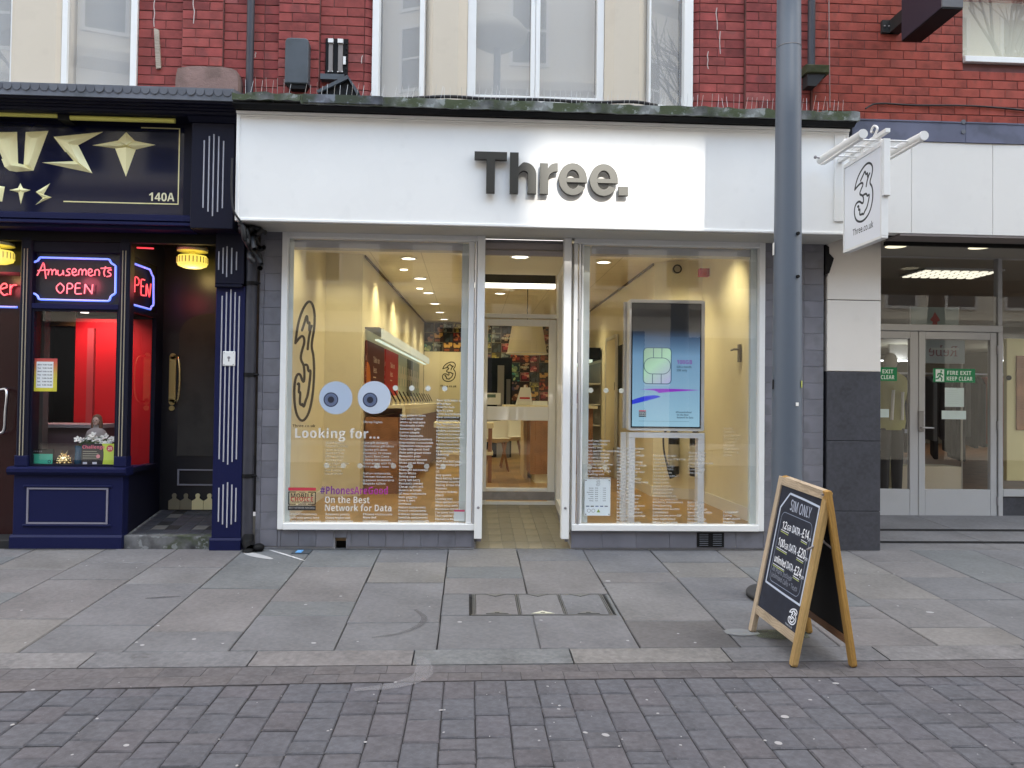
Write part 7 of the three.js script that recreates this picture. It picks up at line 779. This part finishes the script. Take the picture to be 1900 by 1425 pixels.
  part(hs, 'wall_plate', [cbox(-0.045, 0, 0, 0.045, 0.76, 0.012).translate(3.165, 2.9, 0.402)], M.frame); part(hs, 'scroll', [tube([[hx, by + 0.03, 1.0], [hx, by + 0.08, 1.06], [hx, by + 0.12, 1.0], [hx, by + 0.09, 0.96], [hx, by + 0.075, 0.99]], 0.009, 7, 30)], M.frame); part(hs, 'stay_rod', [tube([[hx - 0.16, by - 0.01, 0.82], [hx - 0.1, by + 0.1, 0.72], [hx - 0.05, by + 0.1, 0.7], [hx + 0.1, by + 0.03, 0.95]], 0.008, 7, 24)], M.frame);
  for (const z2 of [0.66, 0.78, 0.92, 1.08]) part(hs, 'cross_arm', [rod([hx - 0.2, by - 0.02, z2], [hx + 0.26, by - 0.02, z2], 0.008)], M.frame);
  for (const [tx, lab] of [[2.955, 'left'], [3.43, 'right']]) { const t = part(hs, 'tube_light', [rod([tx, by - 0.01, tx < 3 ? 0.5 : 0.72], [tx, by - 0.03, 1.24], 0.034, 0.034, 18)], M.frame); part(t, 'end_cap', [rod([tx, by - 0.03, 1.24], [tx, by - 0.031, 1.256], 0.037, 0.035, 18)], M.plastic); part(t, 'diffuser', [box(tx - 0.018, by - 0.062, tx < 3 ? 0.54 : 0.74, tx + 0.018, by - 0.05, 1.22)], std(0.88, 0.88, 0.86)); }
  part(hs, 'knob', [ball(2.89, by + 0.0, 0.55, 0.014), rod([2.89, by, 0.55], [2.93, by - 0.01, 0.56], 0.006)], M.steelDull);

  // dark projecting box sign high on the right wall
  const bx = [3.685, 3.86], bz = [0.46, 1.06], byy =  4.493 - 0.02, pb = thing('projecting_box_sign', 'dark unlit box sign projecting from the upper brick wall on the right', 'projecting sign', [3.77, byy, 0.7]);
  part(pb, 'box_body', [box(bx[0], byy, bz[0], bx[1], byy + 0.9, bz[1] - 0.012)], std(0.03, 0.028, 0.045, { roughness: 0.5 })); part(pb, 'front_plate', [cbox(bx[0], byy, bz[1] - 0.0115, bx[1], byy + 0.9, bz[1])], std(0.12, 0.12, 0.13)); part(pb, 'base_plate', [box(bx[0] + 0.004, byy - 0.01, bz[0] + 0.004, bx[1] - 0.004, byy - 0.0005, bz[1] - 0.006)], M.black); { const [a, b, c, d] = [3.633, 4.647, 3.816, 4.759]; part(pb, 'bracket', [box(a, b, 0.2, 3.74, d, 0.235), box(3.7, b, 0.2, 3.8, d, bz[0])], M.dark); for (const q of [0.02, 0.06]) part(pb, 'bolt', [ball(a + q, (b + d) / 2, 0.237, 0.008)], M.steelDull); }
}

// ================= ACROSS THE STREET (seen in the glass, and shading the street) =================
{
  const b = thing('sun_screen_terrace', 'tall cream terrace across the street, its attic wall added to block and aim sun', 'building', [0, 0, 14]), Z = 14, cr = std(0.82, 0.78, 0.68, { map: T.paint, roughness: 0.9 }), gl = std(0.03, 0.035, 0.045, { roughness: 0.08 });
  part(b, 'wall', [box(-30, -0.4, Z, 34, 9.3, Z + 6), box(-14, 9.3, Z, 3.24, 13.7, Z + 0.14), box(3.24, 9.3, Z, 3.62, 10.98, Z + 0.14), box(3.82, 9.3, Z, 4.74, 10.98, Z + 0.14), box(3.62, 9.3, Z, 3.82, 9.95, Z + 0.14), box(3.62, 10.76, Z, 3.82, 10.98, Z + 0.14), box(3.24, 11.72, Z, 4.74, 13.7, Z + 0.14), box(4.74, 9.3, Z, 20, 13.7, Z + 0.14)], cr);  // attic wall is added; its openings let sun reach only fascia and jamb
  for (const [x0, x1, y, h] of [[-30, 34, 3.6, 0.35], [-30, 34, 6.4, 0.28], [-30, 34, 9.1, 0.4], [-14, 20, 13.4, 0.4]]) part(b, 'cornice', [xprism([[Z + 0.001, y], [Z - 0.28, y + h * 0.5], [Z - 0.34, y + h], [Z + 0.001, y + h]], x0, x1)], cr);
  const win = (x, y, w, h) => { const f = part(b, 'window', frameRing(x, y, x + w, y + h, 0.09, Z - 0.06, Z).concat([box(x + 0.09, y + h / 2 - 0.03, Z - 0.05, x + w - 0.09, y + h / 2 + 0.03, Z - 0.005)]), M.frame); part(f, 'pane', [box(x + 0.09, y + 0.09, Z - 0.02, x + w - 0.09, y + h - 0.09, Z - 0.008)], gl); };
  for (let x = -12.4; x < 19; x += 1.9) { if (Math.abs(x + 0.5 - 4) > 1.3) win(x, 10.0, 1.05, 1.9); if (x < 0) win(x, 12.3, 1.05, 0.9); }
  for (let x = -16; x < 18; x += 1.9) { win(x, 6.9, 1.05, 1.7); win(x + 0.2, 4.3, 1.05, 1.7); }
  const sf = [[-14, -8.2], [-7.6, -1.4], [-0.8, 4.6], [5.4, 11]]; sf.forEach(([a, c], i) => { const f = part(b, 'shop_window', frameRing(a, 0.1, c, 3.2, 0.14, Z - 0.12, Z), i % 2 ? M.white : M.navyDark); part(f, 'pane', [box(a + 0.14, 0.24, Z - 0.06, c - 0.14, 3.06, Z - 0.02)], std([0.05, 0.12, 0.03, 0.07][i], 0.05, 0.05, { roughness: 0.1 })); });
  // bare street trees and a dish lamp
  const bark = std(0.07, 0.06, 0.055, { roughness: 0.95 });
  for (const [tx, tz, seed, lab] of [[-8.2, 8.2, 31, 'leafless street tree up the street to the left, seen only in the shop glass'], [9.2, 5.4, 7, 'leafless street tree down the street to the right, seen only in the upper panes']]) {
    const ty = roadY(tz), tree = thing('bare_street_tree', lab, 'tree', [tx, ty, tz]), R = rng(seed), limbs = [];
    const grow = (p, d, len, r, lvl) => { const e = p.clone().addScaledVector(d, len); limbs.push(rod(p.toArray(), e.toArray(), r, r * 0.62, lvl > 2 ? 4 : 6)); if (lvl >= 5) return; const n = lvl < 1 ? 4 : 2 + (R() < 0.6 ? 1 : 0); for (let k = 0; k < n; k++) { const q = d.clone().add(V3(R() - 0.5, R() * 0.5 - 0.16, R() - 0.5).multiplyScalar(1.35)).normalize(); grow(p.clone().addScaledVector(d, len * (0.55 + 0.45 * R())), q, len * (0.64 + 0.2 * R()), r * 0.6, lvl + 1); } };
    part(tree, 'trunk', [rod([tx, ty, tz], [tx + 0.05, 3.2, tz], 0.2, 0.16, 10)], bark); grow(V3(tx + 0.05, 3.15, tz), V3(0.05, 1, 0.03).normalize(), 2.3, 0.15, 0); part(tree, 'crown', limbs, bark);
  }
  const dl = thing('dish_lamp', 'grey dish-shaped street lamp behind the viewer, seen only in the bay window', 'street lamp', [0.45, roadY(9), 9]); part(dl, 'column', [rod([0.45, roadY(9), 9], [0.45, 8.3, 9], 0.09, 0.07, 14)], M.post); part(dl, 'dish', [lathe([[0, 0], [0.3, 0.02], [0.58, 0.2], [0.6, 0.32], [0.45, 0.5], [0.2, 0.6], [0, 0.62]], 0.45, 8.25, 9, 26)], std(0.45, 0.44, 0.38)); 
}

renderer.render(scene, camera);
